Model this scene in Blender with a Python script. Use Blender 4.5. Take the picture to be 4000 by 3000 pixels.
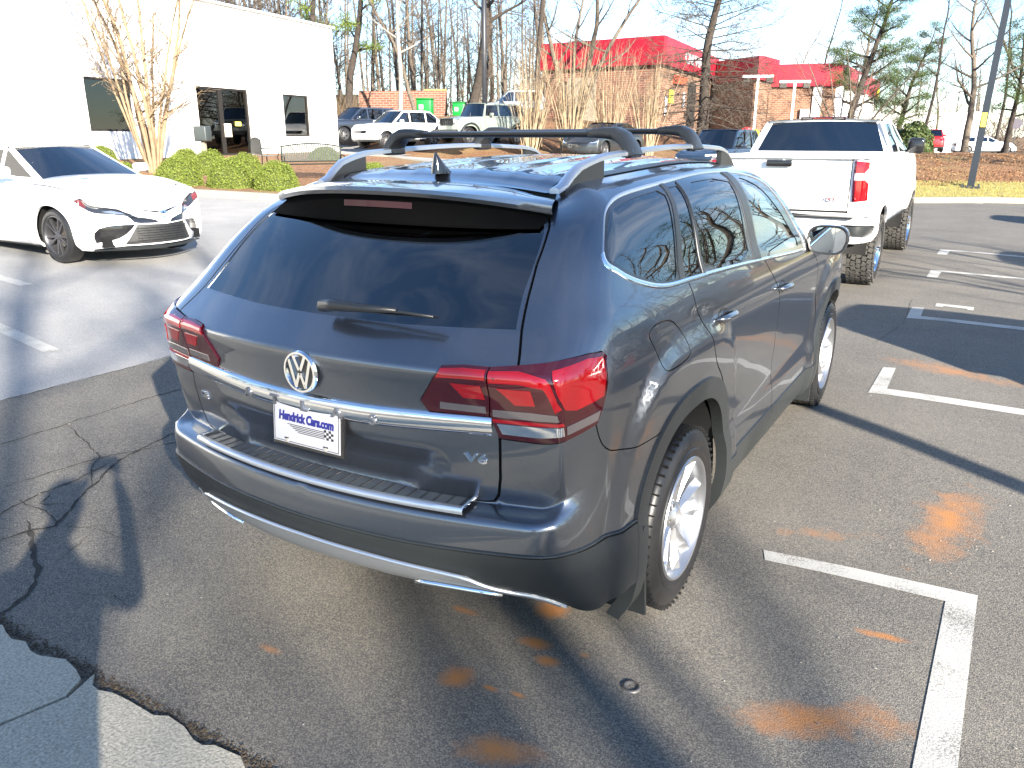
import bpy, bmesh, math, random
import numpy as np
from mathutils import Vector, Matrix
from mathutils.geometry import delaunay_2d_cdt

scene = bpy.context.scene
for o in list(bpy.data.objects):
    bpy.data.objects.remove(o)
COL = scene.collection

# ------------------------------------------------------------------ camera
cam_data = bpy.data.cameras.new('camera')
cam = bpy.data.objects.new('camera', cam_data)
COL.objects.link(cam)
cam_data.sensor_fit = 'HORIZONTAL'
cam_data.sensor_width = 36.0
cam_data.lens = 36.0 * 3105.0 / 4000.0
cam_data.clip_start = 0.05
cam_data.clip_end = 3000.0
YAW, PITCH, ROLL = 0.541, -0.300, -0.001
fw = Vector((-math.sin(YAW) * math.cos(PITCH), math.cos(YAW) * math.cos(PITCH), math.sin(PITCH)))
rt = fw.cross(Vector((0, 0, 1))).normalized()
up = rt.cross(fw)
r2 = rt * math.cos(ROLL) + up * math.sin(ROLL)
u2 = -rt * math.sin(ROLL) + up * math.cos(ROLL)
m = Matrix((r2, u2, -fw)).transposed().to_4x4()
m.translation = Vector((1.874, -2.854, 1.844))
cam.matrix_world = m
scene.camera = cam

# ------------------------------------------------------------------ light
SUN_AZ = Vector((0.845, -0.535, 0)).normalized()
SUN_EL = math.radians(19.0)
to_sun = SUN_AZ * math.cos(SUN_EL) + Vector((0, 0, math.sin(SUN_EL)))
world = bpy.data.worlds.new('World')
scene.world = world
world.use_nodes = True
wn = world.node_tree
wn.nodes.clear()
w_out = wn.nodes.new('ShaderNodeOutputWorld')
w_bg = wn.nodes.new('ShaderNodeBackground')
w_sky = wn.nodes.new('ShaderNodeTexSky')
w_sky.sky_type = 'NISHITA'
w_sky.sun_disc = False
w_sky.sun_elevation = SUN_EL
w_sky.sun_rotation = math.atan2(SUN_AZ.x, SUN_AZ.y)
w_sky.air_density = 1.0
w_sky.dust_density = 0.0
w_sky.ozone_density = 4.0
w_tc = wn.nodes.new('ShaderNodeTexCoord')
w_map = wn.nodes.new('ShaderNodeMapping')
w_map.inputs['Scale'].default_value = (1.0, 1.0, 3.2)
w_noise = wn.nodes.new('ShaderNodeTexNoise')
w_noise.inputs['Scale'].default_value = 2.6
w_noise.inputs['Detail'].default_value = 7.0
w_noise.inputs['Roughness'].default_value = 0.62
w_noise.inputs['Distortion'].default_value = 0.6
w_ramp = wn.nodes.new('ShaderNodeValToRGB')
w_ramp.color_ramp.elements[0].position = 0.46
w_ramp.color_ramp.elements[0].color = (0, 0, 0, 1)
w_ramp.color_ramp.elements[1].position = 0.72
w_ramp.color_ramp.elements[1].color = (0.75, 0.75, 0.75, 1)
w_mix = wn.nodes.new('ShaderNodeMixRGB')
w_mix.inputs['Color2'].default_value = (6.0, 6.2, 6.6, 1)
w_bg.inputs['Strength'].default_value = 0.088
wn.links.new(w_tc.outputs['Generated'], w_map.inputs['Vector'])
wn.links.new(w_map.outputs['Vector'], w_noise.inputs['Vector'])
wn.links.new(w_noise.outputs['Fac'], w_ramp.inputs['Fac'])
w_sep = wn.nodes.new('ShaderNodeSeparateXYZ')
w_low = wn.nodes.new('ShaderNodeMapRange')          # thin cloud lies low in the sky, it clears overhead
w_low.inputs['From Min'].default_value = 0.15; w_low.inputs['From Max'].default_value = 0.6
w_low.inputs['To Min'].default_value = 1.0; w_low.inputs['To Max'].default_value = 0.18
w_mul = wn.nodes.new('ShaderNodeMath'); w_mul.operation = 'MULTIPLY'
wn.links.new(w_tc.outputs['Generated'], w_sep.inputs[0])
wn.links.new(w_sep.outputs['Z'], w_low.inputs['Value'])
wn.links.new(w_ramp.outputs['Color'], w_mul.inputs[0]); wn.links.new(w_low.outputs['Result'], w_mul.inputs[1])
wn.links.new(w_mul.outputs[0], w_mix.inputs['Fac'])
wn.links.new(w_sky.outputs['Color'], w_mix.inputs['Color1'])
wn.links.new(w_mix.outputs['Color'], w_bg.inputs['Color'])
wn.links.new(w_bg.outputs['Background'], w_out.inputs['Surface'])

sun_data = bpy.data.lights.new('sun', 'SUN')
sun_data.energy = 5.0
sun_data.angle = math.radians(0.53)
sun_data.color = (1.0, 0.91, 0.78)
sun = bpy.data.objects.new('sun', sun_data)
COL.objects.link(sun)
sun.rotation_euler = to_sun.to_track_quat('Z', 'Y').to_euler()
sun.location = (20, -20, 30)

scene.view_settings.view_transform = 'Standard'
scene.view_settings.look = 'None'
scene.view_settings.gamma = 1.0
scene.view_settings.exposure = 2.15
scene.cycles.max_bounces = 7
scene.cycles.transparent_max_bounces = 12
scene.cycles.use_denoising = True
# ------------------------------------------------------------------ helpers
random.seed(7)
PI = math.pi

def tag(o, label=None, cat=None, group=None, kind=None):
    if label: o['label'] = label
    if cat: o['category'] = cat
    if group: o['group'] = group
    if kind: o['kind'] = kind
    return o

def thing(name, loc=(0, 0, 0), rz=0.0, label=None, cat=None, group=None, rot=None):
    o = bpy.data.objects.new(name, None)
    o.empty_display_size = 0.2
    COL.objects.link(o)
    o.location = loc
    o.rotation_euler = rot if rot else (0, 0, rz)
    return tag(o, label, cat, group)

def mesh_obj(name, verts, faces, mat, parent=None, smooth=True, normals=None, sharp=None):
    me = bpy.data.meshes.new(name)
    me.from_pydata([tuple(map(float, v)) for v in verts], [], faces)
    me.update()
    if smooth:
        me.polygons.foreach_set('use_smooth', [True] * len(me.polygons))
    if sharp is not None:
        me.set_sharp_from_angle(angle=math.radians(sharp))
    if normals is not None:
        me.normals_split_custom_set_from_vertices([tuple(map(float, n)) for n in normals])
    if mat is not None:
        me.materials.append(mat)
    o = bpy.data.objects.new(name, me)
    COL.objects.link(o)
    if parent is not None: o.parent = parent
    return o

class MB:
    """collects simple solids into one mesh"""
    def __init__(self): self.v = []; self.f = []
    def add(self, vs, fs, M=None):
        b = len(self.v)
        if M is not None: vs = [M @ Vector(p) for p in vs]
        self.v += [tuple(p) for p in vs]
        self.f += [tuple(i + b for i in f) for f in fs]
        return self
    def box(self, c, s, rz=0.0, M=None, taper=1.0):
        x, y, z = s[0] / 2, s[1] / 2, s[2] / 2
        vs = [(sx * x * (taper if sz > 0 else 1), sy * y * (taper if sz > 0 else 1), sz * z) for sz in (-1, 1) for sy in (-1, 1) for sx in (-1, 1)]
        R = Matrix.Translation(Vector(c)) @ Matrix.Rotation(rz, 4, 'Z')
        if M is not None: R = M @ R
        return self.add(vs, [(0, 2, 3, 1), (4, 5, 7, 6), (0, 1, 5, 4), (2, 6, 7, 3), (0, 4, 6, 2), (1, 3, 7, 5)], R)
    def rbox(self, c, s, r, rz=0.0, n=3, M=None):
        """box with rounded edges"""
        bm = bmesh.new(); bmesh.ops.create_cube(bm, size=1.0)
        for v in bm.verts: v.co = Vector((v.co.x * s[0], v.co.y * s[1], v.co.z * s[2]))
        bmesh.ops.bevel(bm, geom=list(bm.edges), offset=r, segments=n, profile=.5, affect='EDGES')
        R = Matrix.Translation(Vector(c)) @ Matrix.Rotation(rz, 4, 'Z')
        if M is not None: R = M @ R
        vs = [R @ v.co for v in bm.verts]; bm.verts.ensure_lookup_table()
        fs = [tuple(v.index for v in f.verts) for f in bm.faces]
        bm.free()
        return self.add(vs, fs)
    def tube(self, pts, rad, n=8, cap=True):
        pts = [Vector(p) for p in pts]
        if not hasattr(rad, '__len__'): rad = [rad] * len(pts)
        b = len(self.v); u = None
        for i, p in enumerate(pts):
            t = (pts[min(i + 1, len(pts) - 1)] - pts[max(i - 1, 0)])
            if t.length < 1e-9: t = Vector((0, 0, 1))
            t.normalize()
            if u is None:
                u = t.orthogonal().normalized()
            else:
                u = (u - t * u.dot(t))
                u = u.normalized() if u.length > 1e-6 else t.orthogonal().normalized()
            w = t.cross(u)
            for k in range(n):
                a = 2 * PI * k / n
                self.v.append(tuple(p + (u * math.cos(a) + w * math.sin(a)) * rad[i]))
        for i in range(len(pts) - 1):
            for k in range(n):
                k2 = (k + 1) % n
                self.f.append((b + i*n + k, b + i*n + k2, b + (i+1)*n + k2, b + (i+1)*n + k))
        if cap:
            self.f.append(tuple(b + k for k in reversed(range(n))))
            self.f.append(tuple(b + (len(pts)-1)*n + k for k in range(n)))
        return self
    def prism(self, poly, a, b, M=None):
        """poly in (x, z), extruded in y from a to b"""
        n = len(poly)
        vs = [(p[0], a, p[1]) for p in poly] + [(p[0], b, p[1]) for p in poly]
        fs = [tuple(range(n)), tuple(reversed(range(n, 2 * n)))]
        fs += [(i, i + n, (i + 1) % n + n, (i + 1) % n) for i in range(n)]
        return self.add(vs, fs, M)
    def lathe(self, prof, n=32, M=None, axis='x'):
        """profile of (axial, radius) turned round the x axis"""
        vs = []; fs = []
        for (a, r) in prof:
            for k in range(n):
                t = 2 * PI * k / n
                vs.append((a, r * math.cos(t), r * math.sin(t)))
        for i in range(len(prof) - 1):
            for k in range(n):
                k2 = (k + 1) % n
                fs.append((i*n + k, i*n + k2, (i+1)*n + k2, (i+1)*n + k))
        return self.add(vs, fs, M)
    def obj(self, name, mat, parent=None, smooth=False, sharp=None):
        o = mesh_obj(name, self.v, self.f, mat, parent, smooth=smooth or sharp is not None, sharp=sharp)
        return o

def grid_faces(nu, nv, flip=False):
    f = []
    for i in range(nu - 1):
        for j in range(nv - 1):
            q = (i*nv + j, (i+1)*nv + j, (i+1)*nv + j + 1, i*nv + j + 1)
            f.append(tuple(reversed(q)) if flip else q)
    return f

_font_cache = {}
def text_obj(name, s, size, depth, mat, parent, M, spacing=1.0, shear=0.0, bold=0.0, align='CENTER', sx=1.0):
    cu = bpy.data.curves.new(name, 'FONT')
    cu.body = s; cu.size = size; cu.extrude = depth; cu.align_x = align; cu.align_y = 'CENTER'
    cu.space_character = spacing; cu.shear = shear; cu.offset = bold; cu.resolution_u = 3
    t = bpy.data.objects.new(name, cu)
    COL.objects.link(t)
    bpy.context.view_layer.update()
    me = bpy.data.meshes.new_from_object(t.evaluated_get(bpy.context.evaluated_depsgraph_get()))
    bpy.data.objects.remove(t); bpy.data.curves.remove(cu)
    me.transform(M @ Matrix.Diagonal((sx, 1, 1, 1)))
    me.materials.clear(); me.materials.append(mat)
    me.name = name
    o = bpy.data.objects.new(name, me)
    COL.objects.link(o); o.parent = parent
    return o

# ------------------------------------------------------------------ materials
def new_mat(name):
    m = bpy.data.materials.new(name); m.use_nodes = True
    return m, m.node_tree, m.node_tree.nodes['Principled BSDF']

def pm(name, col, rough=.5, metal=0.0, coat=0.0, spec=.5, emit=None, es=0.0, noise=None, bump=None, coat_r=.03):
    """plain principled material; noise=(scale, amount) varies colour, bump=(scale, strength)"""
    m, t, p = new_mat(name)
    p.inputs['Base Color'].default_value = (*col, 1)
    p.inputs['Roughness'].default_value = rough
    p.inputs['Metallic'].default_value = metal
    p.inputs['Coat Weight'].default_value = coat
    p.inputs['Coat Roughness'].default_value = coat_r
    p.inputs['Specular IOR Level'].default_value = spec
    if emit:
        p.inputs['Emission Color'].default_value = (*emit, 1)
        p.inputs['Emission Strength'].default_value = es
    if noise or bump:
        tc = t.nodes.new('ShaderNodeTexCoord')
    if noise:
        n = t.nodes.new('ShaderNodeTexNoise'); n.inputs['Scale'].default_value = noise[0]
        n.inputs['Detail'].default_value = 6
        mr = t.nodes.new('ShaderNodeMapRange')
        mr.inputs['From Min'].default_value = .3; mr.inputs['From Max'].default_value = .7
        mr.inputs['To Min'].default_value = 1 - noise[1]; mr.inputs['To Max'].default_value = 1 + noise[1]
        mx = t.nodes.new('ShaderNodeVectorMath'); mx.operation = 'SCALE'
        mx.inputs[0].default_value = col
        t.links.new(tc.outputs['Object'], n.inputs['Vector'])
        t.links.new(n.outputs['Fac'], mr.inputs['Value'])
        t.links.new(mr.outputs['Result'], mx.inputs['Scale'])
        t.links.new(mx.outputs['Vector'], p.inputs['Base Color'])
    if bump:
        n2 = t.nodes.new('ShaderNodeTexNoise'); n2.inputs['Scale'].default_value = bump[0]
        n2.inputs['Detail'].default_value = 4
        b = t.nodes.new('ShaderNodeBump'); b.inputs['Strength'].default_value = bump[1]
        b.inputs['Distance'].default_value = .01
        t.links.new(tc.outputs['Object'], n2.inputs['Vector'])
        t.links.new(n2.outputs['Fac'], b.inputs['Height'])
        t.links.new(b.outputs['Normal'], p.inputs['Normal'])
    return m

def glass_mat(name, tint, gloss=.04, rough=.0, boost=1.0):
    """thin window glass: lets tinted light through and reflects by angle"""
    m, t, p = new_mat(name)
    t.nodes.remove(p)
    out = t.nodes['Material Output']
    tr = t.nodes.new('ShaderNodeBsdfTransparent'); tr.inputs['Color'].default_value = (*tint, 1)
    gl = t.nodes.new('ShaderNodeBsdfGlossy'); gl.inputs['Roughness'].default_value = rough
    gl.inputs['Color'].default_value = (1, 1, 1, 1)
    fr = t.nodes.new('ShaderNodeFresnel'); fr.inputs['IOR'].default_value = 1.52 * boost
    ad = t.nodes.new('ShaderNodeMath'); ad.operation = 'ADD'; ad.use_clamp = True
    ad.inputs[1].default_value = gloss
    mx = t.nodes.new('ShaderNodeMixShader')
    t.links.new(fr.outputs['Fac'], ad.inputs[0]); t.links.new(ad.outputs[0], mx.inputs['Fac'])
    t.links.new(tr.outputs[0], mx.inputs[1]); t.links.new(gl.outputs[0], mx.inputs[2])
    t.links.new(mx.outputs[0], out.inputs['Surface'])
    return m

def paint_mat(name, col, metal=.6, rough=.38, flake=0.0):
    m, t, p = new_mat(name)
    p.inputs['Base Color'].default_value = (*col, 1)
    p.inputs['Metallic'].default_value = metal
    p.inputs['Roughness'].default_value = rough
    p.inputs['Coat Weight'].default_value = 1.0
    p.inputs['Coat Roughness'].default_value = .015
    p.inputs['Coat IOR'].default_value = 1.6
    if flake:
        tc = t.nodes.new('ShaderNodeTexCoord')
        v = t.nodes.new('ShaderNodeTexVoronoi'); v.inputs['Scale'].default_value = 700
        mr = t.nodes.new('ShaderNodeMapRange')
        mr.inputs['To Min'].default_value = 1 - flake; mr.inputs['To Max'].default_value = 1 + flake
        mx = t.nodes.new('ShaderNodeVectorMath'); mx.operation = 'SCALE'; mx.inputs[0].default_value = col
        t.links.new(tc.outputs['Object'], v.inputs['Vector'])
        sp = t.nodes.new('ShaderNodeSeparateColor')
        t.links.new(v.outputs['Color'], sp.inputs[0]); t.links.new(sp.outputs[0], mr.inputs['Value'])
        t.links.new(mr.outputs['Result'], mx.inputs['Scale'])
        t.links.new(mx.outputs['Vector'], p.inputs['Base Color'])
    return m

MAT = {}
MAT['grey_paint'] = paint_mat('grey_metallic_paint', (.150, .163, .186), .93, .29, .08)
MAT['white_paint'] = paint_mat('white_car_paint', (.80, .80, .80), 0, .35)
MAT['silver_paint'] = paint_mat('silver_car_paint', (.42, .44, .46), .6, .35)
MAT['sage_paint'] = paint_mat('pale_sage_car_paint', (.17, .20, .18), .0, .4)
MAT['dark_paint'] = paint_mat('dark_car_paint', (.03, .035, .04), .4, .35)
MAT['blue_paint'] = paint_mat('dark_blue_car_paint', (.02, .035, .06), .3, .35)
MAT['red_paint'] = paint_mat('red_car_paint', (.45, .015, .02), .3, .35)
MAT['gloss_black'] = pm('gloss_black_trim', (.012, .012, .013), .12, coat=.5)
MAT['satin_black'] = pm('satin_black_trim', (.02, .021, .022), .38)
MAT['cladding'] = pm('grey_black_plastic', (.020, .023, .024), .40, bump=(900, .15))
MAT['rubber'] = pm('tyre_rubber', (.011, .011, .012), .40, noise=(30, .25))
MAT['rubber_worn'] = pm('tyre_tread_rubber', (.06, .057, .052), .8, noise=(40, .3))
MAT['void'] = pm('dark_gap', (.004, .004, .004), .9)
MAT['shade_black'] = pm('shaded_underside_black', (.004, .004, .004), 1.0, spec=.05)  # spoiler underside's shade put into the colour, sun reflection held back
MAT['lens_dim'] = pm('unlit_brake_lens', (.035, .001, .002), .35, coat=.2)
MAT['cloth'] = pm('black_seat_cloth', (.02, .02, .022), .85, bump=(300, .3))
MAT['headliner'] = pm('grey_headliner', (.20, .20, .20), .9)
MAT['chrome'] = pm('chrome', (.85, .86, .88), .06, metal=1.0)
MAT['satin_silver'] = pm('satin_silver_trim', (.62, .65, .70), .34, metal=.9)
MAT['silver_plastic'] = pm('silver_grey_plastic', (.20, .21, .22), .38, metal=.35)
MAT['alloy'] = pm('silver_alloy', (.40, .41, .43), .34, metal=.9, coat=.2)
MAT['dark_alloy'] = pm('machined_dark_alloy', (.10, .10, .11), .3, metal=.8)
MAT['brake'] = pm('brake_steel', (.22, .2, .18), .45, metal=.8)
MAT['privacy'] = glass_mat('privacy_glass', (.07, .085, .09), .05, boost=1.2)
MAT['clear_glass'] = glass_mat('clear_window_glass', (.17, .21, .21), .07, boost=1.2)
MAT['dark_glass'] = glass_mat('dark_side_glass', (.10, .12, .13), .0, boost=.92)
MAT['mirror'] = pm('mirror_glass', (.75, .8, .85), .01, metal=1.0)
MAT['lens_dark'] = pm('dark_red_lens', (.035, .001, .003), .05, coat=1.0)
MAT['lens_red'] = pm('red_lens', (.24, .001, .004), .06, coat=1.0)
MAT['lens_bright'] = pm('bright_red_reflector', (.80, .02, .01), .2, coat=1.0)
MAT['lens_clear'] = pm('ribbed_clear_lens', (.16, .14, .14), .12, metal=.5, coat=1.0)
MAT['white_plate'] = pm('white_plate', (.42, .42, .45), .35)
MAT['navy'] = pm('navy_lettering', (.012, .015, .16), .4)
MAT['letter_grey'] = pm('grey_chrome_letter', (.16, .17, .19), .3, metal=.6)
MAT['ink'] = pm('black_lettering', (.01, .01, .012), .4)
# ------------------------------------------------------------------ curved car bodies
def pchip(xs, ys):
    xs = np.asarray(xs, float); ys = np.asarray(ys, float)
    h = np.diff(xs); d = np.diff(ys) / h
    m = np.zeros_like(ys)
    for i in range(1, len(xs) - 1):
        if d[i-1] * d[i] > 0:
            w1 = 2 * h[i] + h[i-1]; w2 = h[i] + 2 * h[i-1]
            m[i] = (w1 + w2) / (w1 / d[i-1] + w2 / d[i])
    m[0] = d[0]; m[-1] = d[-1]
    def f(x):
        x = np.asarray(x, float)
        xc = np.clip(x, xs[0], xs[-1])
        i = np.clip(np.searchsorted(xs, xc) - 1, 0, len(xs) - 2)
        t = (xc - xs[i]) / h[i]
        t2 = t * t; t3 = t2 * t
        return (2*t3 - 3*t2 + 1) * ys[i] + (t3 - 2*t2 + t) * h[i] * m[i] + (-2*t3 + 3*t2) * ys[i+1] + (t3 - t2) * h[i] * m[i+1]
    return f

def sstep(a, b, x):
    t = np.clip((np.asarray(x, float) - a) / (b - a), 0, 1)
    return t * t * (3 - 2 * t)

class Shell:
    """Right half of a car body as a surface P(s, v): s runs from the middle of the tail round the
    corner, along the side and round the front corner; v is the height before local adjustment."""
    def __init__(self, **k):
        self.__dict__.update(k)
    def side(self, y, v):
        x = self.X(v) - self.taper(y, v)
        for (yc, zc, ry, rz, amp, edge) in self.bulges:
            z = v
            rho = ((np.abs(y - yc) / ry) ** 3 + (np.abs(z - zc) / rz) ** 3) ** (1 / 3.)
            x = x + amp * (1 - sstep(1 - edge, 1.0, rho)) 
        return x, v + self.dz(y, v)
    def P(self, s, v):
        s, v = np.broadcast_arrays(np.asarray(s, float), np.asarray(v, float))
        s0, s1, s2, f2, f1, f0 = self.breaks
        out = np.zeros(s.shape + (3,))
        # side
        ys = s + self.shift(s, v)
        xs, zs = self.side(ys, v)
        out[..., 0] = xs; out[..., 1] = ys; out[..., 2] = zs
        for (ea, eb, ec, tab, sg) in ((s0, s1, s2, self.rear, -1), (f0, f1, f2, self.front, 1)):
            m = (s < ec) if sg < 0 else (s > ec)
            if not m.any(): continue
            vv = v[m]; ss = s[m]
            XA = tab['XA'](vv); R0 = tab['R'](vv); bow = tab['bow'](vv); zr = tab['Z'](vv)
            xa = XA; ya = R0 - sg * bow
            slope = -sg * 2 * bow / XA
            yb = ec + self.shift(np.full_like(vv, ec), vv)
            xb, zb = self.side(yb, vv)
            e = 1e-3
            xb2, _ = self.side(yb - sg * e, vv)
            tb = (xb2 - xb) / e           # dx per unit moving away from the end
            # flat part
            q = np.clip((ss - ea) / (eb - ea), 0, 1)
            xf = XA * q; yf = R0 - sg * bow * q ** 2
            # corner
            c = np.clip((ss - eb) / (ec - eb), 0, 1)
            kx, ky = tab['K'](vv)         # crease point, as fractions of the corner box
            Kx = xa + (xb - xa) * kx; Ky = ya + (yb - ya) * ky
            hl = tab['h'](vv)
            dxx = (xb - xa); dyy = np.abs(yb - ya)
            ax = xa + hl * dxx; ay = ya + slope * hl * dxx
            bx = xb - tb * hl * dyy; by = yb + sg * hl * dyy
            B = lambda p0, p1, p2, p3: (1-c)**3*p0 + 3*(1-c)**2*c*p1 + 3*(1-c)*c*c*p2 + c**3*p3
            gx = B(xa, ax, bx, xb); gy = B(ya, ay, by, yb)
            kc = tab['kc']
            u = np.clip(c / kc, 0, 1); w = np.clip((c - kc) / (1 - kc), 0, 1)
            k2x = Kx + (xb - Kx) * .72; k2y = Ky + (yb - Ky) * .45
            qx = (1-w)**2 * Kx + 2*(1-w)*w * k2x + w*w * xb
            qy = (1-w)**2 * Ky + 2*(1-w)*w * k2y + w*w * yb
            px = np.where(c < kc, xa + (Kx - xa) * u, qx); py = np.where(c < kc, ya + (Ky - ya) * u, qy)
            cr = tab['crease'](vv)
            cx = gx * (1 - cr) + px * cr; cy = gy * (1 - cr) + py * cr
            flat = (ss <= eb) if sg < 0 else (ss >= eb)
            x = np.where(flat, xf, cx); y = np.where(flat, yf, cy)
            wz = sstep(0, 1, c)
            z = np.where(flat, zr, zr * (1 - wz) + zb * wz)
            if 'extra' in tab:
                x, y, z = tab['extra'](x, y, z, vv)
            out[m] = np.stack([x, y, z], -1)
        return out
    def N(self, s, v, e=.004):
        a = self.P(s + e, v) - self.P(s - e, v)
        b = self.P(s, v + e) - self.P(s, v - e)
        n = np.cross(a, b)
        n /= np.linalg.norm(n, axis=-1, keepdims=True) + 1e-12
        return n

def atlas_shell():
    X = pchip([.20, .30, .42, .52, .62, .80, .95, 1.06, 1.14, 1.22, 1.30, 1.34, 1.38, 1.50, 1.60, 1.66, 1.70, 1.72, 1.735],
              [.90, .950, .966, .962, .946, .952, .960, .963, .956, .940, .918, .899, .884, .848, .806, .760, .700, .645, .560])
    zt = pchip([-1.0, -.5, 0, .8, 1.5, 2.0, 2.6], [1.62, 1.675, 1.712, 1.737, 1.715, 1.66, 1.60])
    def dz(y, v): return (zt(y) - 1.735) * sstep(1.42, 1.735, v)
    def taper(y, v):
        g = sstep(1.25, 1.6, v)
        return .03 * sstep(-.3, -1.1, y) + .035 * g * sstep(.4, -.7, y) + .05 * sstep(2.6, 3.9, y) ** 1.5 + .03 * g * sstep(.9, 2.4, y)
    R = pchip([.20, .30, .38, .44, .50, .60, .70, .735, .745, .80, .84, .87, .92, .98, 1.05, 1.12, 1.170, 1.178, 1.195, 1.285, 1.40, 1.55, 1.62, 1.66, 1.70, 1.735],
              [-.80, -.92, -1.06, -1.095, -1.11, -1.125, -1.12, -1.112, -1.10, -1.04, -1.02, -1.025, -1.04, -1.05, -1.056, -1.069, -1.079, -1.077, -1.058, -.955, -.845, -.70, -.62, -.56, -.46, -.34])
    Rs = pchip([1.0, 1.185, 1.285, 1.40, 1.55, 1.62, 1.735], [0, 0, .09, .20, .34, .40, .50])
    def shift(s, v): return Rs(v) * sstep(1.0, -.6, s)
    def recess(x, y, z, v):      # pressed-in field round the number plate
        m = sstep(.79, .88, v) * (1 - sstep(.92, .99, v))
        half = .34 + (v - .83) * 1.15
        return x, y + .026 * m * (1 - sstep(half - .05, half + .07, x)), z
    rear = dict(extra=recess,
        XA=pchip([.20, .75, 1.0, 1.2, 1.3, 1.6, 1.735], [.72, .80, .80, .77, .735, .665, .50]),
        R=R, bow=pchip([.2, .5, .75, 1.0, 1.3, 1.6, 1.735], [.14, .13, .12, .117, .09, .07, .05]),
        Z=pchip([.20, .72, .735, .745, .80, .84, .87, .92, 1.0, 1.05, 1.3, 1.735], [.34, .72, .735, .741, .746, .752, .775, .85, .955, 1.04, 1.3, 1.66]),
        K=lambda v: (.50 + 0 * v, .10 + 0 * v), kc=.42,
        h=pchip([.2, .6, 1.2, 1.735], [.60, .62, .62, .55]),
        crease=lambda v: sstep(.66, .80, v) * (1 - sstep(1.06, 1.22, v)))
    front = dict(
        XA=lambda v: .62 + 0 * v, R=pchip([.2, .4, .6, .9, 1.05, 1.2], [3.72, 3.86, 3.90, 3.90, 3.84, 3.70]),
        bow=lambda v: .14 + 0 * v, Z=lambda v: v + 0., K=lambda v: (.5 + 0 * v, .2 + 0 * v), kc=.5,
        h=lambda v: .6 + 0 * v, crease=lambda v: 0 * v)
    return Shell(X=X, dz=dz, taper=taper, shift=shift, rear=rear, front=front,
                 bulges=[(0, .375, .72, .80, .026, .12), (2.98, .375, .70, .74, .026, .14)],
                 breaks=(-1.85, -1.05, -.72, 3.25, 3.65, 4.3))
# ------------------------------------------------------------------ panels cut out of a body surface
def dens(poly, seg=.02, closed=True):
    out = []; n = len(poly)
    for i in range(n if closed else n - 1):
        a = np.array(poly[i]); b = np.array(poly[(i + 1) % n])
        k = max(1, int(math.ceil(np.linalg.norm(b - a) / seg)))
        for j in range(k): out.append(a + (b - a) * j / k)
    if not closed: out.append(np.array(poly[-1]))
    return np.array(out)

def chaikin(poly, it=2, closed=True, keep=()):
    p = [np.array(q, float) for q in poly]
    for _ in range(it):
        q = []; n = len(p)
        for i in range(n if closed else n - 1):
            a = p[i]; b = p[(i + 1) % n]
            if not closed and i == 0: q.append(a)
            q.append(a * .75 + b * .25); q.append(a * .25 + b * .75)
            if not closed and i == n - 2: q.append(b)
        p = q
    return p

def offset_line(pts, w):
    """closed ribbon polygon of half width w round an open polyline"""
    p = np.array(pts, float)
    t = np.gradient(p, axis=0); t /= np.linalg.norm(t, axis=1, keepdims=True)
    n = np.stack([-t[:, 1], t[:, 0]], 1) * w
    return np.concatenate([p + n, (p - n)[::-1]])

def grow(poly, w):
    """closed polygon offset outward by w"""
    p = np.array(poly, float); n = len(p)
    a = np.roll(p, 1, 0); b = np.roll(p, -1, 0)
    t = b - a; t /= np.linalg.norm(t, axis=1, keepdims=True) + 1e-12
    nn = np.stack([t[:, 1], -t[:, 0]], 1)
    area = .5 * np.sum(p[:, 0] * b[:, 1] - b[:, 0] * p[:, 1])
    if area < 0: nn = -nn
    return p + nn * w

def in_poly(P, poly):
    x = P[:, 0]; y = P[:, 1]; r = np.zeros(len(P), bool)
    n = len(poly); j = n - 1
    for i in range(n):
        xi, yi = poly[i]; xj, yj = poly[j]
        if yi != yj:
            c = ((yi > y) != (yj > y)) & (x < (xj - xi) * (y - yi) / (yj - yi) + xi)
            r ^= c
        j = i
    return r

def partition(outer, shapes, h=.03, seg=.02, extra_lines=()):
    """constrained triangulation of outer with every shape outline; returns points, triangles, owner
    (index of the first shape holding each triangle, else -1)"""
    polys = [dens(outer, seg)] + [dens(s, seg) for s in shapes]
    pts = []; edges = []
    for q in polys:
        b = len(pts); n = len(q)
        pts += [tuple(a) for a in q]
        edges += [(b + i, b + (i + 1) % n) for i in range(n)]
    for q in extra_lines:
        q = dens(q, seg, False); b = len(pts)
        pts += [tuple(a) for a in q]; edges += [(b + i, b + i + 1) for i in range(len(q) - 1)]
    C = np.array(pts)
    lo = C.min(0); hi = C.max(0)
    gx = np.arange(lo[0] + h / 2, hi[0], h); gy = np.arange(lo[1] + h / 2, hi[1], h)
    G = np.stack(np.meshgrid(gx, gy, indexing='ij'), -1).reshape(-1, 2)
    G = G[in_poly(G, polys[0])]
    keep = np.ones(len(G), bool)
    for i in range(0, len(G), 2000):
        d = ((G[i:i+2000, None, :] - C[None]) ** 2).sum(-1).min(1)
        keep[i:i+2000] = d > (.45 * h) ** 2
    G = G[keep]
    allp = [Vector((float(a), float(b))) for a, b in np.concatenate([C, G])]
    V, E, F, *_ = delaunay_2d_cdt(allp, edges, [], 0, 1e-5)
    V = np.array([tuple(v) for v in V]); T = np.array([f for f in F if len(f) == 3])
    cen = V[T].mean(1)
    ins = in_poly(cen, polys[0])
    T = T[ins]; cen = cen[ins]
    own = np.full(len(T), -1)
    for k in range(len(shapes)):
        m = (own < 0) & in_poly(cen, polys[k + 1])
        own[m] = k
    return V, T, own

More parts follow.
